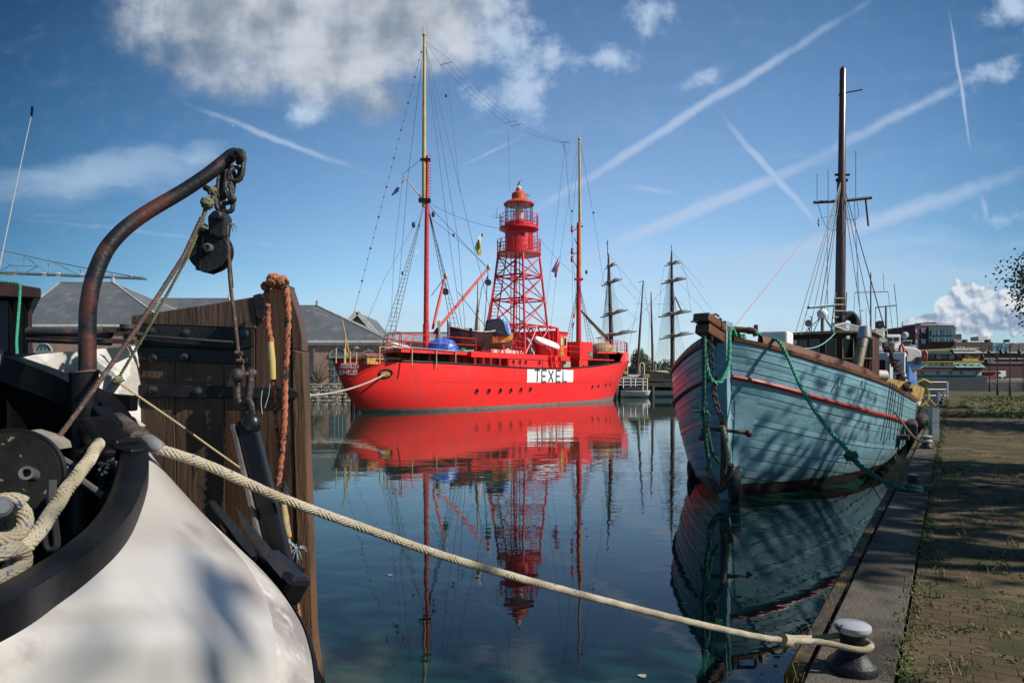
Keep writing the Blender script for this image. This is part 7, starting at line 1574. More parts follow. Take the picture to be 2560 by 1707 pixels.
for x in (2416, 2474, 2522): pb(x - 3, 848.5, x + 3, 855, YL + 5, 3, 'chimney', db, o)
pb(2446, 841, 2469, 851, YL + 12, 6, 'rooftop_tank', trim, o)
for i, x in enumerate((2335, 2342, 2348, 2363, 2370, 2378, 2393, 2401, 2409)): pb(x - 1.6, 866, x + 1.6, 870, YL - .6, .8, 'roof_vent', trim, o)
o = thing('small_red_hut', 'low red-brown hut on the far quay right of the restaurant ship', 'hut', P(2475, 948, 225)); pb(2455, 929, 2492, 949, 225, 6, 'wall', mat('redbrown_hut', (.20, .05, .04), (.15, .04, .03), 1, .8), o); pb(2452, 927, 2494, 930, 224.5, 7, 'roof', mat('orange_brown_roof', (.28, .12, .06), None, rough=.8), o)
o = thing('parked_van', 'white van parked on the far quay between two lamp posts', 'van', P(2507, 948, 226)); pb(2496, 927, 2515, 944, 226, 3, 'body', M['white'], o, .1)
for x in (2499, 2512): b = MB(); b.lathe([(.4, 0), (.4, .3)], P(x, 944, 225.9), 12, (0, -1, 0)); b.build('wheel', M['black'], o)
b = MB(); b.box(P(2498.5, 932, 225.8), (.8, .1, .8)); b.build('window', M['glass'], o)
# far ship bridge behind the boats
o = thing('grey_patrol_ship', 'pale grey ship bridge with slanted windows, just left of the office building', 'ship', (X(2275, 150), 150, 0)); pgr = mat('pale_ship_grey', (.36, .38, .40), None, rough=.6)
pb(2240, 862, 2292, 875, 150, 8, 'superstructure', pgr, o); b = MB(); b.prism([P(2258, 850, 150), P(2281, 850, 150), P(2277, 864, 150), P(2258, 864, 150)], (0, 6, 0)); br_ = b.build('bridge', pgr, o)
for x in (2262, 2267, 2272, 2277): pb(x - 1.7, 852.5, x + 1.7, 859, 149.8, .2, 'pane', M['glass'], br_)
b = MB(); b.ball(P(2262, 838, 152), .8, 10); b.build('radome', pgr, o); pb(2230, 872, 2292, 960, 151, 10, 'hull', mat('ship_grey_dark', (.12, .13, .14), None, rough=.6), o)
# small floating bits
for x, y, lb, m_ in [(975, 1437, 'small white scrap floating on the dark water below the rope', cw), (1848, 1490, 'green leaf floating beside the reflection of the blue bow', mat('leaf_green', (.05, .2, .03), None, rough=.6)), (1605, 1690, 'pale leaf floating near the bottom edge of the photo', M['cream'])]:
    Y = 4011 / (y - HZ); c = Vector((X(x, Y), Y, .004)); b = MB(); b.prism([c + Vector((math.cos(a) * .035 * (1 + .3 * math.sin(3 * a)), math.sin(a) * .03, .002 * math.sin(2 * a))) for a in [2 * math.pi * i / 9 for i in range(9)]], (0, 0, .003)); b.build('floating_leaf' if 'leaf' in lb else 'floating_scrap', m_, label=lb, cat='leaf' if 'leaf' in lb else 'scrap')

# scum, weed and small litter drifting along the quay wall and among the boats
rg = random.Random(91); b = MB(); b2 = MB()
for _ in range(420):
    r_ = rg.uniform(3.5, 18); off_ = rg.expovariate(1.6); c = RW(r_, -.85 - off_ * .8, .006); a = rg.uniform(0, 6.28); s_ = rg.uniform(.006, .022)
    (b if rg.random() < .75 else b2).add([c + Vector((math.cos(a + q) * s_ * rg.uniform(.5, 1.2), math.sin(a + q) * s_ * rg.uniform(.5, 1.2), 0)) for q in (0, 1.2, 2.6, 3.8, 5.1)], [(0, 1, 2, 3, 4)])
for _ in range(160):
    Y = rg.uniform(3.5, 30); c = Vector((rg.uniform(-.28, .12) * Y, Y, .006)); a = rg.uniform(0, 6.28); s_ = rg.uniform(.004, .012)
    b2.add([c + Vector((math.cos(a + q) * s_, math.sin(a + q) * s_, 0)) for q in (0, 2, 4)], [(0, 1, 2)])
b.build('drifting_weed', mat('drift_weed', (.05, .07, .02), (.09, .07, .03), 3, .7), label='bits of weed and leaf drifting along the foot of the quay', cat='weed', kind='stuff')
b2.build('drifting_specks', mat('drift_specks', (.22, .22, .19), None, rough=.7), label='tiny pale specks of litter scattered over the water', cat='litter', kind='stuff')
# ---------------------------------------------------------------- the white barge in the foreground
M['bwhite'] = mat('barge_white_paint', (.47, .445, .41), (.40, .378, .35), 1.3, .30, bump=.16, bscale=7, c3=(.30, .265, .25), s3=4.5, lo3=.58, hi3=.78, coat=.3)
M['bscuff'] = mat('scuffed_white', (.40, .375, .35), (.20, .185, .18), 3.2, .75, spec=.2, bump=.35, bscale=18, c3=(.5, .48, .45), s3=5, lo3=.5, hi3=.6)
M['bblack'] = mat('barge_black_paint', (.0035, .0035, .0045), (.007, .007, .009), 5, .40, bump=.06, bscale=30, spec=.2, c3=(.045, .016, .014), s3=9, lo3=.64, hi3=.74)
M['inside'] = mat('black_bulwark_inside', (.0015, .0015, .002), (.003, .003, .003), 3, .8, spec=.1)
barge = thing('barge', 'white barge stern with a black rounded rim filling the lower left foreground', 'barge', (-1.4, 1.8, 0))
rim = [P(-1600, 2300, .55), P(-500, 1830, .78), P(0, 1605, 1.0), P(146, 1510, 1.2), P(236, 1440, 1.34), P(306, 1370, 1.5), P(345, 1300, 1.7), P(371, 1210, 1.93), P(366, 1145, 2.12), P(338, 1085, 2.3)]
far = [P(338, 1085, 2.3), P(290, 1025, 2.42), P(177, 967, 2.5), P(60, 925, 2.5), P(0, 905, 2.45), P(-200, 860, 2.3), P(-600, 850, 2.0)]
rimc = curve(rim, 72); farc = curve(far, 36)
ctr = Vector((-1.95, 1.5, 0))
def inward(p, d): v = Vector((ctr.x - p.x, ctr.y - p.y, 0)).normalized(); return p + v * d
sil = [P(800, 2900, 1.2), P(800, 2050, 1.5), P(788, 1710, 1.75), P(768, 1595, 1.88), P(735, 1525, 1.97), P(681, 1452, 2.07), P(602, 1372, 2.17), P(505, 1285, 2.27), P(395, 1185, 2.32), P(352, 1120, 2.36)]
silc = curve(sil, 72)
# outer black face and cap of the rim
b = MB()
cap_in = [inward(p, .085) + Z3 * .004 for p in rimc]; fd = .055
topo = [p + Z3 * fd for p in rimc]
topi = [inward(p, .074) + Z3 * (fd - .004) for p in rimc]
b.grid([rimc, topo, [inward(p, .012) + Z3 * (fd + .006) for p in rimc], [inward(p, .062) + Z3 * (fd + .006) for p in rimc], topi, [p - Z3 * .08 for p in topi]])
b.grid([[p - Z3 * .05 for p in farc], [p + Z3 * .045 for p in farc], [inward(p, .07) + Z3 * .045 for p in farc], [inward(p, .07) - Z3 * .05 for p in farc]])
o = b.build('rim', M['bblack'], barge, smooth=True, ang=50)
# the inside of the bulwark and the deck
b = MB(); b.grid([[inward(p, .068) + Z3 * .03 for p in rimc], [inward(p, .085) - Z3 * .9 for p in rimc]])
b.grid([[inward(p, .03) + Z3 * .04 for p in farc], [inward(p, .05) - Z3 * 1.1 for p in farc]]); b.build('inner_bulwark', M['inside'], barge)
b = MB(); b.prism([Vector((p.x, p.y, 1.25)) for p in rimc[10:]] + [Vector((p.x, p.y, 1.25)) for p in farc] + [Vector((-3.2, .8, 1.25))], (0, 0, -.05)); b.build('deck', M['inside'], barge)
# white flank: from the rim out to the turn, then down to the water
b = MB(); n = len(rimc); rows = []
for j in range(11):
    f = j / 10; bul = math.sin(f * math.pi) * .035
    rows.append([rimc[i].lerp(silc[i], f) + Vector((.02, 0, 1)).normalized() * bul * (1.0 if i > 15 else .6) - Z3 * .0 for i in range(n)])
b.grid(rows[:9]); b.build('flank', M['bwhite'], barge, smooth=True, ang=80)
b = MB(); b.grid(rows[8:]); b.build('scuffed_edge', M['bscuff'], barge, smooth=True, ang=60)
out = [Vector((p.x, p.y, p.z)) for p in silc]
b = MB(); b.grid([[p + Z3 * .008 for p in out], [p + Vector((.012, .004, -.012)) for p in out], [p + Vector((.012, .006, -.05)) for p in out], [p + Vector((-.01, .01, -.06)) for p in out]]); b.build('black_edge', M['bblack'], barge, smooth=True)
b = MB(); b.grid([[p + Vector((-.01, .01, -.05)) for p in out], [Vector((p.x - .15, p.y + .0, .6)) for p in out], [Vector((p.x - .5, p.y - .1, -.4)) for p in out]]); b.build('side_below', M['bwhite'], barge, smooth=True)
seamp = curve([P(371, 1165, 2.27), P(428, 1238, 2.1), P(500, 1325, 2.0), P(560, 1400, 1.93), P(600, 1445, 1.88)], 20)
# raised white bulwark at the stern, behind the davit; sunlit patches painted into its weathered white
b = MB(); q = [P(40, 896, 2.6), P(90, 886, 2.64), P(341, 864, 2.92), P(343, 1085, 2.92), P(300, 1110, 2.88), P(20, 990, 2.6)]; b.prism(q, (0, .035, 0))
b.build('stern_bulwark', mat('weathered_white_sun_patches', (.50, .47, .42), (.36, .335, .30), 3, .85, spec=.2, bump=.3, bscale=12, c3=(.60, .58, .54), s3=4, lo3=.5, hi3=.54), barge)
b = MB(); b.bar(P(240, 898, 2.68), P(262, 925, 2.68), .03, .03); b.tube([P(243, 900, 2.68), P(258, 920, 2.66), P(290, 938, 2.64), P(300, 955, 2.64)], [.03, .03, .022, .02], 8); b.tube([P(270, 935, 2.66), P(266, 965, 2.66), P(262, 990, 2.67)], .012, 6); b.tube([P(292, 950, 2.62), P(278, 970, 2.64), P(266, 985, 2.66)], .02, 6); b.build('white_cleat', mat('chipped_white_fitting', (.58, .56, .52), (.34, .33, .3), 12, .5), barge, smooth=True)
b = MB(); b.bar(P(247, 997, 2.6), P(338, 1005, 2.6), .05, .05); b.bar(P(262, 1010, 2.6), P(338, 1016, 2.6), .045, .035); b.build('black_guard', M['bblack'], barge, bevel=.006)
b = MB(); b.tube(curve([P(245, 1000, 2.5), P(290, 1020, 2.45), P(330, 1055, 2.35), P(352, 1075, 2.28), P(366, 1090, 2.22), P(369, 1105, 2.18)], 24), .0085, 8); b.build('white_hose', M['bwhite'], barge, smooth=True)
b = MB(); b.bar(P(263, 1038, 2.5), P(335, 1092, 2.5), .05, .10); b.build('stern_plate', M['bwhite'], barge)
# davit with its socket
DD = 2.3
b = MB(); b.tube([P(212, 1330, DD), P(212, 1200, DD), P(211, 1060, DD), P(210, 930, DD)], .0435, 20); so = b.build('davit_socket', M['bblack'], barge, smooth=True)
b = MB(); b.tube([P(211, 932, DD), P(210.5, 928, DD)], .046, 20); b.build('socket_lip', mat('rust_lip', (.10, .05, .04), None, rough=.7), so)
pipe = curve([P(219, 940, DD), P(219, 800, DD), P(224, 745, DD), P(236, 692, 2.31), P(259, 636, 2.33), P(284, 600, 2.35), P(320, 565, 2.38), P(374, 527, 2.42), P(459, 477, 2.48), P(520, 436, 2.52), P(560, 404, 2.55), P(580, 388, 2.56), P(592, 385, 2.57)], 72)
rustp = mat('rusty_black_pipe', (.010, .010, .012), (.018, .017, .019), 8, .42, bump=.18, bscale=50, spec=.4, c3=(.075, .024, .018), s3=6.0, lo3=.50, hi3=.62)
b = MB(); b.tube(pipe, [.0272 - .0040 * min(1, i / (len(pipe) - 1)) for i in range(len(pipe))], 20); b.build('davit', rustp, barge, smooth=True)
b = MB(); b.tube(curve([P(578, 390, 2.53), P(590, 380, 2.53), P(601, 388, 2.53), P(602, 402, 2.54), P(594, 408, 2.55)], 12), .0095, 8); b.tube([P(511, 468, 2.50), P(520, 473, 2.50)], .011, 8); b.build('davit_eye', rustp, barge, smooth=True)
# mooring fairlead: black castings on the rim
b = MB(); b.bar(P(236, 1058, 2.14), P(300, 1150, 2.02), .10, .06); b.build('fairlead', M['bblack'], barge, bevel=.012)
b = MB(); b.bar(P(246, 1030, 2.22), P(286, 1075, 2.14), .05, .05); b.bar(P(283, 1135, 2.05), P(345, 1150, 2.0), .05, .07); b.bar(P(262, 1110, 2.08), P(322, 1118, 2.05), .09, .05); b.bar(P(290, 1165, 1.99), P(330, 1180, 1.95), .06, .04); b.tube([P(195, 1142, 2.0), P(240, 1120, 2.05)], .02, 8); b.build('fairlead_bracket', M['bblack'], barge, bevel=.01)
b = MB(); b.tube([P(292, 1055, 2.25), P(330, 1085, 2.18), P(352, 1100, 2.13)], [.034, .035, .036], 14); b.build('roller', mat('worn_roller', (.10, .08, .065), (.03, .028, .026), 7, .55, bump=.5, bscale=40), barge, smooth=True)
# dark bristly fender brush inside the rim
b = MB(); rg = random.Random(2)
for i in range(260): c = P(rg.uniform(248, 298), rg.uniform(1150, 1270), rg.uniform(1.95, 2.1)); b.tube([c, c + Vector((rg.uniform(.0, .02), -.02, rg.uniform(0, .012)))], .0045, 5)
b.build('fender_brush', mat('blue_black_brush', (.012, .016, .03), None, rough=.6), barge)
# winch
b = MB(); wc_ = P(20, 1195, 1.75); nrm = Vector((.35, -.9, .25)).normalized(); b.lathe([(.12, -.03), (.123, .0), (.115, .012)], wc_, 40, nrm); wn = b.build('winch_plate', mat('paint_flaked_black', (.005, .005, .005), (.010, .010, .009), 9, .7, bump=.2, bscale=60, spec=.15, c3=(.16, .15, .10), s3=34, lo3=.63, hi3=.67), barge, smooth=True, ang=30)
b = MB(); b.tube([wc_ + (nrm.orthogonal().normalized() * math.cos(a) + nrm.cross(nrm.orthogonal().normalized()) * math.sin(a)) * .122 for a in [2 * math.pi * i / 40 for i in range(40)]], .009, 7, closed=True); b.build('winch_rim', M['bblack'], wn, smooth=True)
hb_ = P(72, 1184, 1.68); b = MB(); b.lathe([(.017, -.03), (.017, .02), (.010, .02), (.010, -.01)], hb_, 20, nrm); b.build('winch_hub', mat('grey_hub', (.11, .11, .10), (.05, .05, .05), 20, .5), wn, smooth=True, ang=30)
b = MB(); b.lathe([(.022, -.0), (.02, .0005)], hb_ + Vector((-.022, .0, -.01)), 16, nrm)
b = MB(); b.prism([P(-10, 1085, 1.95), P(30, 1080, 1.95), P(85, 1096, 1.95), P(108, 1112, 1.95), P(112, 1128, 1.95), P(92, 1115, 1.93), P(60, 1098, 1.92), P(-10, 1092, 1.92)], (0, .12, 0)); b.build('wooden_block', mat('grey_weathered_wood', (.20, .18, .15), (.13, .12, .1), 6, .8), barge)
b = MB(); b.tube([P(123, 1130, 2.0), P(190, 1165, 2.0)], .009, 6); b.tube([P(134, 1150, 1.95), P(175, 1180, 1.95), P(260, 1240, 1.9)], .010, 8); b.build('grey_lever', mat('brown_grey_pipe', (.10, .09, .085), None, rough=.5), barge)
b = MB(); b.tube(curve([P(112, 1290, 1.6), P(115, 1350, 1.6), P(124, 1372, 1.6), P(138, 1368, 1.6), P(142, 1352, 1.6), P(136, 1300, 1.6)], 20), .008, 6); b.tube([P(130, 1200, 1.62), P(128, 1290, 1.62)], .010, 6); b.build('hanging_loop', mat('dim_metal_loop', (.06, .06, .055), None, rough=.5), barge)
b = MB(); b.lathe([(.019, 0), (.019, .012), (.012, .018), (0, .018)], P(-2, 1268, 1.27), 20, Vector((.75, -.6, .2)), cap=False); b.build('capstan_end', mat('pale_grey_cap', (.09, .095, .11), None, rough=.6), barge, smooth=True)
# rope from the winch drum to the fairlead and the turns round the drum
rope([P(-60, 1520, 1.28), P(20, 1432, 1.34), P(60, 1370, 1.42), P(110, 1310, 1.52), P(165, 1225, 1.68), P(215, 1160, 1.84), P(240, 1120, 1.96), P(250, 1105, 2.05)], .0172, brd, 'pale braided rope with blue flecks running from the barge’s winch up to its fairlead', strands=8, braid=True, n=160, pitch=.14)
b = MB(); dc = P(10, 1300, 1.33); da = Vector((.75, -.6, .2)).normalized(); du = da.orthogonal().normalized(); dv = da.cross(du)
tp = [dc + da * (.028 - .019 * i / 8 * 1.1) * 1.0 + (du * math.cos(2 * math.pi * i / 16) + dv * math.sin(2 * math.pi * i / 16)) * .038 for i in range(16 * 4)]
rope_mb(tp, .0145, 8, .12, True, mb=b); 
tp = [P(-60, 1400, 1.3), P(0, 1385, 1.3), P(40, 1372, 1.33), P(62, 1395, 1.36), P(40, 1430, 1.33), P(-30, 1450, 1.28)]; rope_mb(curve(tp, 40), .0150, 8, .12, True, mb=b)
b.build('rope_coil', brd, label='braided rope with blue flecks wound round the winch drum at the left edge', cat='rope', smooth=True)
# tapered grey sleeve where the long rope starts, and its lashings
b = MB(); b.tube([P(365, 1100, 2.14), P(372, 1104, 2.13), P(392, 1118, 2.12), P(404, 1124, 2.12)], [.020, .0245, .024, .019], 14); b.build('rope_sleeve', mat('grey_rubber_sleeve', (.13, .13, .14), (.2, .2, .21), 6, .45), label='grey rubber sleeve and lashing at the barge end of the long pale rope', cat='sleeve', smooth=True)
rope([P(355, 1090, 2.16), P(357, 1110, 2.12), P(356, 1130, 2.1), P(360, 1150, 2.08), P(378, 1175, 2.06), P(400, 1200, 2.08), P(470, 1290, 2.1)], .0035, mat('thin_dark_line', (.07, .06, .05), None, rough=.8), 'thin dark cord trailing from the rope sleeve over the white flank', strands=3, n=30)

# antenna, deck box and green line at the left edge
b = MB(); b.tube([P(-8, 700, 3.1), P(36, 484, 3.1), P(79, 285, 3.1)], [.0032, .0026, .0018], 6); wa = b.build('whip_antenna', mat('pale_fibreglass', (.42, .42, .40), None, rough=.5), label='thin pale whip antenna rising at the left edge with a dark tip', cat='antenna')
b = MB(); b.tube([P(79, 290, 3.1), P(81, 267, 3.1)], .0052, 8); b.build('tip', M['bblack'], wa)
BX = 3.0
b = MB(); b.prism([P(-260, 690, BX), P(-10, 702, BX), P(103, 720, BX), P(103, 746, BX), P(-10, 742, BX), P(-260, 735, BX)], (-.60, .8, 0)); dk_ = b.build('cabin_top', mat('brown_cabin_top', (.10, .035, .025), (.06, .022, .018), 5, .45, bump=.3, coat=.2), barge, bevel=.006)
b = MB(); b.prism([P(-260, 744, BX + .03), P(79, 748, BX + .03), P(82, 892, BX + .03), P(-260, 900, BX + .03)], (-.45, .6, 0)); b.build('cabin_side', mat('dark_brown_grey', (.085, .065, .06), (.05, .038, .035), 3, .6, bump=.2, c3=(.17, .06, .03), s3=5, lo3=.64, hi3=.7), barge)  # dark brown-grey side with redder brown patches
b = MB()
for x in (26, 64): b.bar(P(x, 745, BX + .02), P(x, 895, BX + .02), .007, .02)
b.bar(P(-100, 745, BX + .02), P(80, 748, BX + .02), .02, .012); b.build('cabin_corner_strip', M['inside'], barge)
b = MB(); b.bar(P(28, 891, 2.7), P(93, 890, 2.7), .05, .02); b.tube([P(76, 892, 2.7), P(75, 930, 2.7)], .008, 8); b.tube([P(47, 895, 2.7), P(47, 950, 2.7)], .009, 8); b.tube([P(22, 899, 2.7), P(60, 899, 2.7)], .006, 6); b.build('rail_bracket', mat('dull_bracket', (.06, .05, .05), (.10, .05, .04), 8, .5), barge)
rope([P(-30, 703, 2.97), P(10, 705, 2.97), P(48, 710, 2.97), P(50, 722, 2.96), P(46, 790, 2.94), P(42, 850, 2.85), P(43, 885, 2.72), P(45, 905, 2.66), P(32, 912, 2.65), P(18, 930, 2.66), P(14, 948, 2.68)], .0062, gr, 'thin bright green rope draped over the brown cabin top at the left edge', strands=3, n=60, extra=lambda b: knot(b, P(45, 910, 2.64), .014, 5, 6))
# two rusty pipes with a clevis reaching to the rudder
rp_ = mat('rusty_pipe', (.07, .045, .038), (.035, .026, .024), 5, .55, bump=.5, bscale=30, c3=(.17, .07, .045), s3=7, lo3=.55, hi3=.66)
for y0, y1, nm in ((829, 835, 'upper'), (848, 856, 'lower')):
    b = MB(); b.tube([P(70, y0, 2.9), P(276, y1, 2.86)], .019 if nm == 'upper' else .014, 14); b.build('steering_rod', rp_, barge, smooth=True)
b = MB(); b.bar(P(268, 826, 2.85), P(312, 826, 2.85), .06, .020); b.bar(P(268, 852, 2.85), P(345, 855, 2.85), .06, .018); b.lathe([(.028, 0), (.03, .018), (.0, .02)], P(319, 822, 2.84), 14, cap=False); b.tube([P(319, 822, 2.84), P(319, 858, 2.84)], .016, 10); b.bar(P(296, 833, 2.84), P(350, 833, 2.84), .05, .012); b.build('steering_clevis', rp_, barge)
# rudder
ruD = 2.95
wood_r = mat('old_oak_planks', (.078, .036, .017), (.050, .024, .013), 1.6, .45, stretch=(4, 1, .5), bump=.35, bscale=9, c3=(.105, .056, .03), s3=1.4, lo3=.55, hi3=.75, coat=.12)
wood_u = mat('grey_oak_planks', (.085, .048, .027), (.050, .030, .019), 1.8, .6, stretch=(5, 1, .5), bump=.5, bscale=9, c3=(.125, .095, .07), s3=2.2, lo3=.56, hi3=.72)
ru = thing('rudder', 'tall dark wooden barge rudder with black iron straps, standing in the water left of centre', 'rudder', P(540, 1707, ruD))
def plank(poly, m, nm='plank', dy=0.0, th=.085): b = MB(); b.prism([P(x, y, ruD + dy) for x, y in poly], (0, th, 0)); b.build(nm, m, ru, bevel=.004)
tops = lambda x: 790 + (742 - 790) * (x - 328) / (636 - 328) if x < 636 else 742 + (700 - 742) * (x - 636) / 85
edges = [343, 437, 560, 638]
plank([(328, 789), (400, 779), (520, 761), (640, 741), (640, 822), (560, 818), (328, 810)], wood_u, 'head_plank', -.01)
for a, c in zip(edges, edges[1:]): plank([(a + .6, 812), (c - .6, 812), (c - .2, 1020), (c + 8, 1500), (c + 26, 2150), (a + 26, 2150), (a + 8, 1500), (a + .6, 1020)], wood_u if a < 500 else wood_r)
plank([(638.8, 742), (690, 716), (722, 712), (730, 1000), (742, 1400), (768, 2150), (664, 2150), (646, 1500), (638.8, 1020)], wood_r)
plank([(722.8, 722), (735, 760), (748, 800), (755, 845), (756, 877), (731, 872)], wood_r, 'edge_plank', -.005)
plank([(731, 874), (757, 880), (761, 980), (766, 1160), (770, 1240), (776, 1430), (783, 1600), (800, 1720), (815, 2150), (770, 2150), (743, 1400), (731, 1000)], mat('worn_oak_edge', (.12, .062, .03), (.06, .035, .02), 3, .45, stretch=(5, 1, .5), bump=.6, bscale=14), 'edge_plank', -.006)
ir = mat('black_iron_strap', (.009, .010, .012), (.018, .019, .022), 5, .45, bump=.25, bscale=40, spec=.35, c3=(.05, .025, .018), s3=8, lo3=.62, hi3=.72)
def strap(poly, nm='strap', dy=-.022, th=.02, m=None): b = MB(); b.prism([P(x, y, ruD + dy) for x, y in poly], (0, th, 0)); return b.build(nm, m or ir, ru, bevel=.003)
strap([(340, 812), (633, 822), (631, 866), (600, 874), (345, 862)]); strap([(345, 864), (600, 876), (630, 868), (628, 912), (345, 900)], dy=-.018)
strap([(341, 834), (585, 854), (582, 872), (341, 850)], 'upper_bar', -.045, .025)
strap([(347, 961), (725, 969), (745, 980), (738, 996), (725, 998), (347, 992)])
bm_ = mat('bolt_grey', (.09, .09, .09), (.04, .04, .04), 30, .4, metal=.5)
for x, y in [(379, 828), (467, 831), (612, 834), (463, 893), (383, 895), (384, 975), (495, 977), (610, 900)]:
    b = MB(); b.lathe([(.017, 0), (.017, .006), (.010, .008), (.010, .014), (0, .016)], P(x, y, ruD - .024), 12, (0, -1, 0), cap=False); b.build('bolt', bm_, ru, smooth=True, ang=30)
b = MB(); b.tube([P(330, 838, ruD - .07), P(583, 856, ruD - .07)], .006, 8); b.build('iron_rod', rp_, ru, smooth=True)
strap([(632, 738), (650, 733), (662, 745), (660, 800), (648, 800), (640, 790)], 'top_plate', -.02)
# wires, chain and pulley block of the davit
wr_ = mat('rusty_wire_rope', (.085, .045, .032), (.05, .032, .026), 14, .6, bump=.4, bscale=90, c3=(.15, .10, .08), s3=40, lo3=.55, hi3=.62)
ol = mat('olive_cord', (.16, .15, .08), (.10, .095, .055), 30, .8)
rope([P(504, 545, 2.5), P(460, 640, 2.44), P(400, 733, 2.36), P(330, 838, 2.27), P(238, 968, 2.17), P(175, 1055, 2.1), P(116, 1134, 2.02)], .0082, wr_, 'rusty steel wire slanting from the davit block down to the barge’s winch', strands=6, sm=False, pitch=.07)
rope([P(503, 560, 2.52), P(470, 640, 2.5), P(420, 732, 2.5), P(365, 830, 2.5), P(298, 942, 2.52)], .0058, ol, 'olive cord running beside the rusty wire down to the white cleat', strands=3, sm=False, extra=lambda b: knot(b, P(294, 950, 2.52), .014, 8, 9), pitch=.04)
rope([P(300, 958, 2.52), P(360, 1000, 2.55), P(440, 1055, 2.6), P(530, 1120, 2.66), P(615, 1180, 2.72)], .0045, mat('straw_cord', (.36, .31, .17), None, rough=.8), 'thin straw-coloured cord from the cleat knot across the rudder', strands=3, sm=False, pitch=.03)
rope([P(568, 590, 2.56), P(571, 640, 2.56), P(577, 720, 2.56), P(588, 810, 2.56), P(596, 880, 2.56), P(605, 915, 2.55), P(609, 940, 2.54)], .0072, wr_, 'rusty steel wire hanging straight down from the davit block before the rudder', strands=6, n=40, pitch=.06, extra=lambda b: (b.tube([P(588, 882, 2.54), P(606, 884, 2.54)], .009, 8), b.tube([P(592, 902, 2.54), P(610, 903, 2.54)], .009, 8)))
rope([P(570, 560, 2.58), P(576, 640, 2.58), P(583, 720, 2.575)], .0028, mat('black_cord', (.02, .02, .02), None, rough=.8), 'thin black cord beside the hanging wire under the block', strands=2, n=12)
b = MB()
for (x, y, dx, dy, L, W, r, e) in [(592, 415, -.12, 1, .115, .05, .010, 0), (583, 440, -.5, 1, .07, .045, .008, 1), (566, 470, .05, 1, .115, .042, .0085, 0), (574, 458, -.1, 1, .10, .042, .0085, 1), (566, 495, .1, 1, .105, .046, .0095, 0), (554, 470, 0, 1, .085, .035, .007, 1), (548, 498, .1, 1, .09, .04, .0085, 1)]:
    c = P(x, y, 2.56); b.link(c, (dx, 0, -dy), (1, 0, 0) if not e else (.35, .9, 0), L, W, r, 8)
b.ball(P(560, 484, 2.56), .02, 8); b.ball(P(578, 500, 2.55), .014, 8); b.ball(P(583, 498, 2.55), .014, 8)
b.build('davit_chain', mat('black_chain_iron', (.02, .02, .022), (.05, .04, .035), 20, .42, bump=.5, bscale=60), label='heavy black chain links hanging from the tip of the davit', cat='chain', smooth=True)
rope([P(524, 470, 2.53), P(534, 480, 2.52), P(528, 500, 2.52), P(516, 512, 2.52), P(512, 530, 2.52), P(505, 560, 2.51), P(503, 572, 2.51), P(512, 568, 2.51), P(516, 562, 2.52)], .009, ol, 'tangle of olive cord knotted between the davit chain and the block', strands=3, n=40, pitch=.05, extra=lambda b: (knot(b, P(530, 478, 2.52), .014, 2, 8), knot(b, P(519, 508, 2.52), .018, 12, 10), fray(b, P(572, 560, 2.55), .02, 4, 8)))
pb_ = thing('pulley_block', 'large round black iron pulley block hanging from the davit, rust at its lower edge', 'pulley block', P(525, 680, 2.56))
bc_ = P(527, 628, 2.56); sh = mat('black_block_iron', (.011, .011, .013), (.02, .02, .022), 6, .5, bump=.3, bscale=45, spec=.35, c3=(.15, .045, .025), s3=6, lo3=.60, hi3=.68)
pts = []
Rb = .0765
for i in range(40):
    a = 2 * math.pi * i / 40; pts.append(bc_ + Vector((math.cos(a) * Rb, 0, math.sin(a) * Rb * 1.02)))
pts = [p for p in pts if not (p.z < bc_.z - Rb * .86)]
lowc = [bc_ + Vector((-.045, 0, -.074)), bc_ + Vector((-.001, 0, -.084)), bc_ + Vector((.034, 0, -.070))]
def order(L): return sorted(L, key=lambda p: math.atan2(p.z - bc_.z, p.x - bc_.x))
for dy in (-.028, .020): b = MB(); b.prism(order(pts + lowc), (0, .008, 0)); b.v = [v + Vector((0, dy, 0)) for v in b.v]; b.build('cheek_plate', sh, pb_, bevel=.002)
b = MB(); b.lathe([(.072, -.018), (.066, 0), (.072, .018)], bc_, 32, (0, 1, 0)); b.build('sheave', sh, pb_, smooth=True)
b = MB(); b.lathe([(.016, 0), (.016, .016), (.009, .018), (.009, .006)], bc_ + Vector((.008, -.03, .006)), 18, (0, -1, 0)); b.build('axle_nut', mat('grey_hub', (.11, .11, .10)), pb_, smooth=True, ang=30)
b = MB(); b.bar(bc_ + Vector((-.012, -.032, .07)), bc_ + Vector((-.026, -.032, -.072)), .005, .006); b.build('strap_bar', sh, pb_)
b = MB(); b.prism([P(517, 540, 2.52), P(533, 524, 2.52), P(556, 526, 2.52), P(566, 540, 2.52), P(560, 590, 2.52), P(548, 598, 2.52), P(520, 588, 2.52)], (0, .06, 0)); b.build('swivel_head', sh, pb_, bevel=.008)
b = MB(); b.lathe([(.018, 0), (.018, .02), (.012, .026), (0, .026)], P(548, 541, 2.52), 14, (0, -1, 0), cap=False); b.build('swivel_pin', sh, pb_, smooth=True)
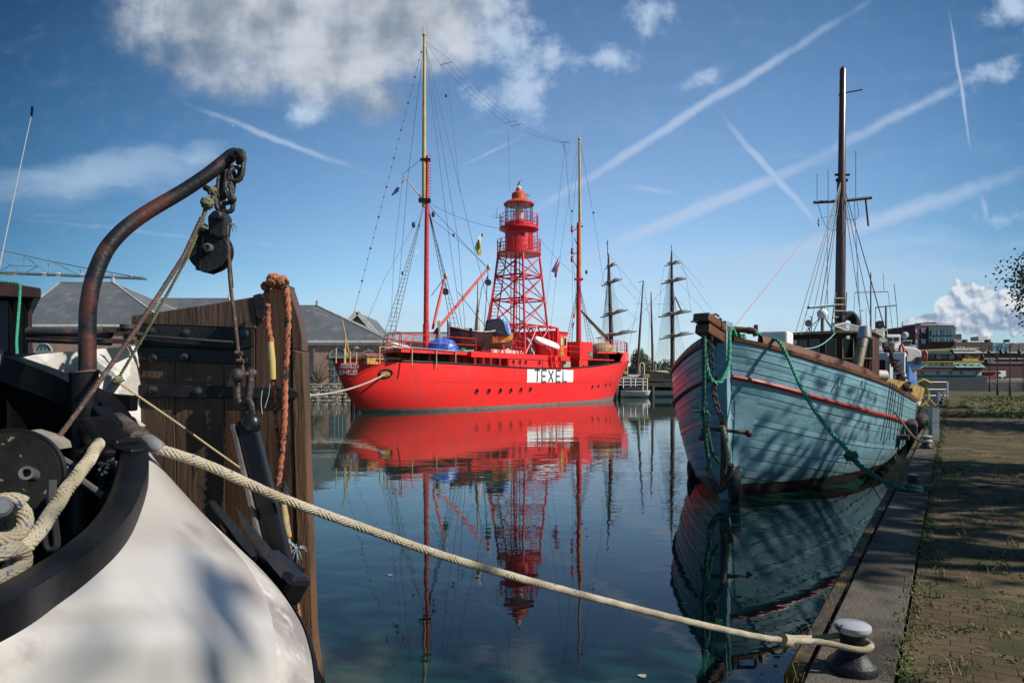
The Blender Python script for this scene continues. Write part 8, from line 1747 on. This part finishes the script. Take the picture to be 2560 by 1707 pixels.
# shackles and the anchor hanging from the wire
sm_ = mat('rust_black_shackle', (.022, .02, .022), (.05, .032, .03), 14, .4, bump=.5, bscale=60, c3=(.10, .04, .03), s3=18, lo3=.56, hi3=.64)
b = MB(); b.tube(curve([P(592, 938, 2.5), P(593, 970, 2.5), P(596, 1000, 2.5), P(606, 1020, 2.5), P(618, 1008, 2.5), P(624, 970, 2.5), P(625, 945, 2.5), P(627, 932, 2.5)], 28), .0135, 10); b.ball(P(594, 938, 2.47), .026, 20, (1, .9, 1)); b.ball(P(628, 934, 2.52), .022, 20); b.tube([P(594, 938, 2.48), P(628, 935, 2.5)], .011, 8); b.build('shackle', sm_, label='big bow shackle joining the hanging wire to the black anchor', cat='shackle', smooth=True)
b = MB(); b.tube(curve([P(606, 1010, 2.49), P(620, 1000, 2.48), P(629, 1015, 2.48), P(632, 1045, 2.49), P(636, 1062, 2.49)], 14), .011, 8); b.tube([P(606, 1030, 2.5), P(612, 1060, 2.5)], .012, 8); b.build('shackle', sm_, label='smaller twisted shackle directly below the big bow shackle', cat='shackle', smooth=True)
AB = thing('anchor', 'black stockless anchor hanging against the rudder with its two pointed flukes upwards', 'anchor', P(720, 1500, 2.3))
am = mat('black_anchor_paint', (.0035, .0035, .005), (.008, .008, .01), 5, .35, bump=.07, bscale=30, spec=.4, c3=(.04, .016, .014), s3=8, lo3=.64, hi3=.72)
sh0, sh1 = P(616, 1050, 2.48), P(715, 1440, 2.30)
b = MB(); b.bar(sh0, sh1, .066, .045, Vector((0, -1, 0))); b.build('shank', am, AB, bevel=.008); b = MB(); b.ball(P(628, 1060, 2.455), .034, 24, (1, .8, 1.15)); b.build('shank_head', am, AB, smooth=True, ang=80)
b = MB(); b.bar(sh0 + Vector((-.037, -.01, -.02)), sh1 + Vector((-.05, -.01, 0)), .012, .05, Vector((0, -1, 0))); b.build('shank_edge', mat('scraped_iron', (.13, .12, .11), (.07, .06, .055), 10, .5), AB)
def fluke(tip, mid, root, w_):
    b = MB(); t, m_, r_ = P(*tip), P(*mid), P(*root); ax_ = (r_ - t).normalized(); s_ = ax_.cross(Vector((0, -1, 0))).normalized()
    rows = []
    for f, k in ((0, .06), (.25, .45), (.6, .85), (1, 1.0)):
        c = t.lerp(m_, f * 2) if f < .5 else m_.lerp(r_, f * 2 - 1); rows.append([c + s_ * w_ * k, c + Vector((0, -.022 * k, 0)), c - s_ * w_ * k, c + Vector((0, .02 * k, 0))])
    b.grid(rows, True); o_ = b.build('fluke', am, AB); fixnormals(o_)
fluke((496, 1207, 2.28), (575, 1320, 2.24), (680, 1440, 2.2), .027); fluke((590, 1268, 2.16), (650, 1370, 2.14), (735, 1470, 2.12), .030)
b = MB(); b.bar(P(655, 1400, 2.22), P(742, 1485, 2.12), .10, .09, Vector((0, -1, 0))); b.bar(P(705, 1435, 2.2), P(742, 1455, 2.18), .09, .09); b.build('crown', am, AB, bevel=.02)
# orange and black rope over the rudder head
orm = mat('faded_orange_rope', (.36, .115, .055), (.26, .085, .045), 16, .85, bump=.4, bscale=90, c3=(.018, .018, .022), s3=16, lo3=.54, hi3=.57)
OD = 2.84
rope([P(672, 712, OD), P(666, 735, OD), P(670, 775, OD), P(669, 800, OD), P(673, 830, OD), P(680, 858, OD)], .0125, orm, 'left strand of the orange rope over the rudder head, ending in the yellow sleeve', n=40, pitch=.09, extra=lambda b: fray(b, P(668, 796, OD), .012, 3, 10))
rope([P(714, 712, OD), P(720, 770, OD), P(718, 860, OD), P(713, 930, OD), P(712, 1000, OD), P(710, 1060, OD), P(704, 1130, OD), P(696, 1200, OD), P(692, 1260, OD)], .0145, orm, 'long right strand of orange and black rope hanging down the rudder', n=90, pitch=.11)
rope([P(682, 945, OD + .01), P(690, 985, OD + .01), P(688, 1040, OD + .01), P(695, 1100, OD + .01), P(698, 1160, OD)], .0095, orm, 'thinner orange strand below the yellow sleeve', n=40, pitch=.07)
rope([P(716, 712, OD + .03), P(704, 700, OD), P(690, 706, OD - .02), P(674, 712, OD - .01)], .015, orm, 'knotted head of the orange rope on top of the rudder', n=20, pitch=.1, extra=lambda b: (knot(b, P(686, 702, OD - .02), .024, 5, 14), knot(b, P(704, 706, OD - .02), .022, 6, 12), knot(b, P(664, 716, OD), .016, 7, 8), fray(b, P(690, 700, OD), .02, 8, 16, -.3)))
rope([P(692, 1250, OD), P(690, 1290, OD), P(697, 1330, OD), P(694, 1372, OD)], .013, mat('bright_orange_rope', (.55, .13, .04), (.40, .09, .03), 14, .85, c3=(.03, .02, .02), s3=14, lo3=.58, hi3=.62), 'frayed bright orange rope end low on the rudder', n=30, pitch=.08, extra=lambda b: fray(b, P(692, 1330, OD), .02, 9, 24, .3))
b = MB(); b.tube([P(676, 854, OD - .01), P(680, 905, OD - .01), P(681, 948, OD - .01)], [.0135, .015, .0142], 12); b.tube([P(671, 856, OD), P(672, 905, OD)], .006, 6); b.build('yellow_sleeve', mat('old_yellow_hose', (.45, .36, .12), (.36, .27, .08), 6, .6, stretch=(1, 1, .3)), label='old yellow hose sleeve round the orange rope’s left strand', cat='sleeve', smooth=True)
b = MB(); b.tube([P(705, 1245, OD), P(712, 1290, OD), P(720, 1342, OD)], [.014, .0165, .0155], 12); b.build('stained_sleeve', mat('stained_yellow_hose', (.42, .33, .16), (.16, .07, .03), 9, .6), label='brown-stained pale hose sleeve low on the rudder under the long rope', cat='sleeve', smooth=True)
rope([P(721, 1340, OD), P(727, 1390, OD), P(730, 1420, OD), P(738, 1470, OD - .1), P(748, 1540, OD - .1), P(752, 1580, OD - .1)], .008, mat('tan_hemp', (.26, .14, .06), None, rough=.85), 'thin tan rope hanging from the stained sleeve behind the anchor crown', n=30, pitch=.06)
rope([P(700, 1335, OD - .02), P(718, 1350, OD - .02), P(732, 1362, OD - .02), P(745, 1375, OD - .02)], .007, mat('pale_blue_twine', (.20, .27, .31), None, rough=.8), 'pale blue frayed twine knotted under the stained sleeve', n=14, pitch=.05, extra=lambda b: fray(b, P(742, 1372, OD - .02), .02, 11, 16, .2))
b = MB()
for k in range(14): rg = random.Random(k); fray(b, P(706 + rg.uniform(-4, 6), 1225 + rg.uniform(-22, 12), OD - .03), .014, k, 7, .2)
b.build('black_frayed_rope', M['wire'], label='black frayed rope tuft on the rudder beside the orange strand', cat='rope')
b = MB(); b.tube(curve([P(672, 945, OD - .01), P(660, 960, OD), P(653, 1000, OD), P(656, 1035, OD)], 12), .0012, 4); b.tube(curve([P(676, 948, OD - .01), P(672, 985, OD), P(662, 1020, OD)], 12), .0012, 4); b.build('stray_twine', mat('white_twine', (.6, .57, .5), None, rough=.8), label='two thin white twine ends dangling from the yellow sleeve', cat='twine')
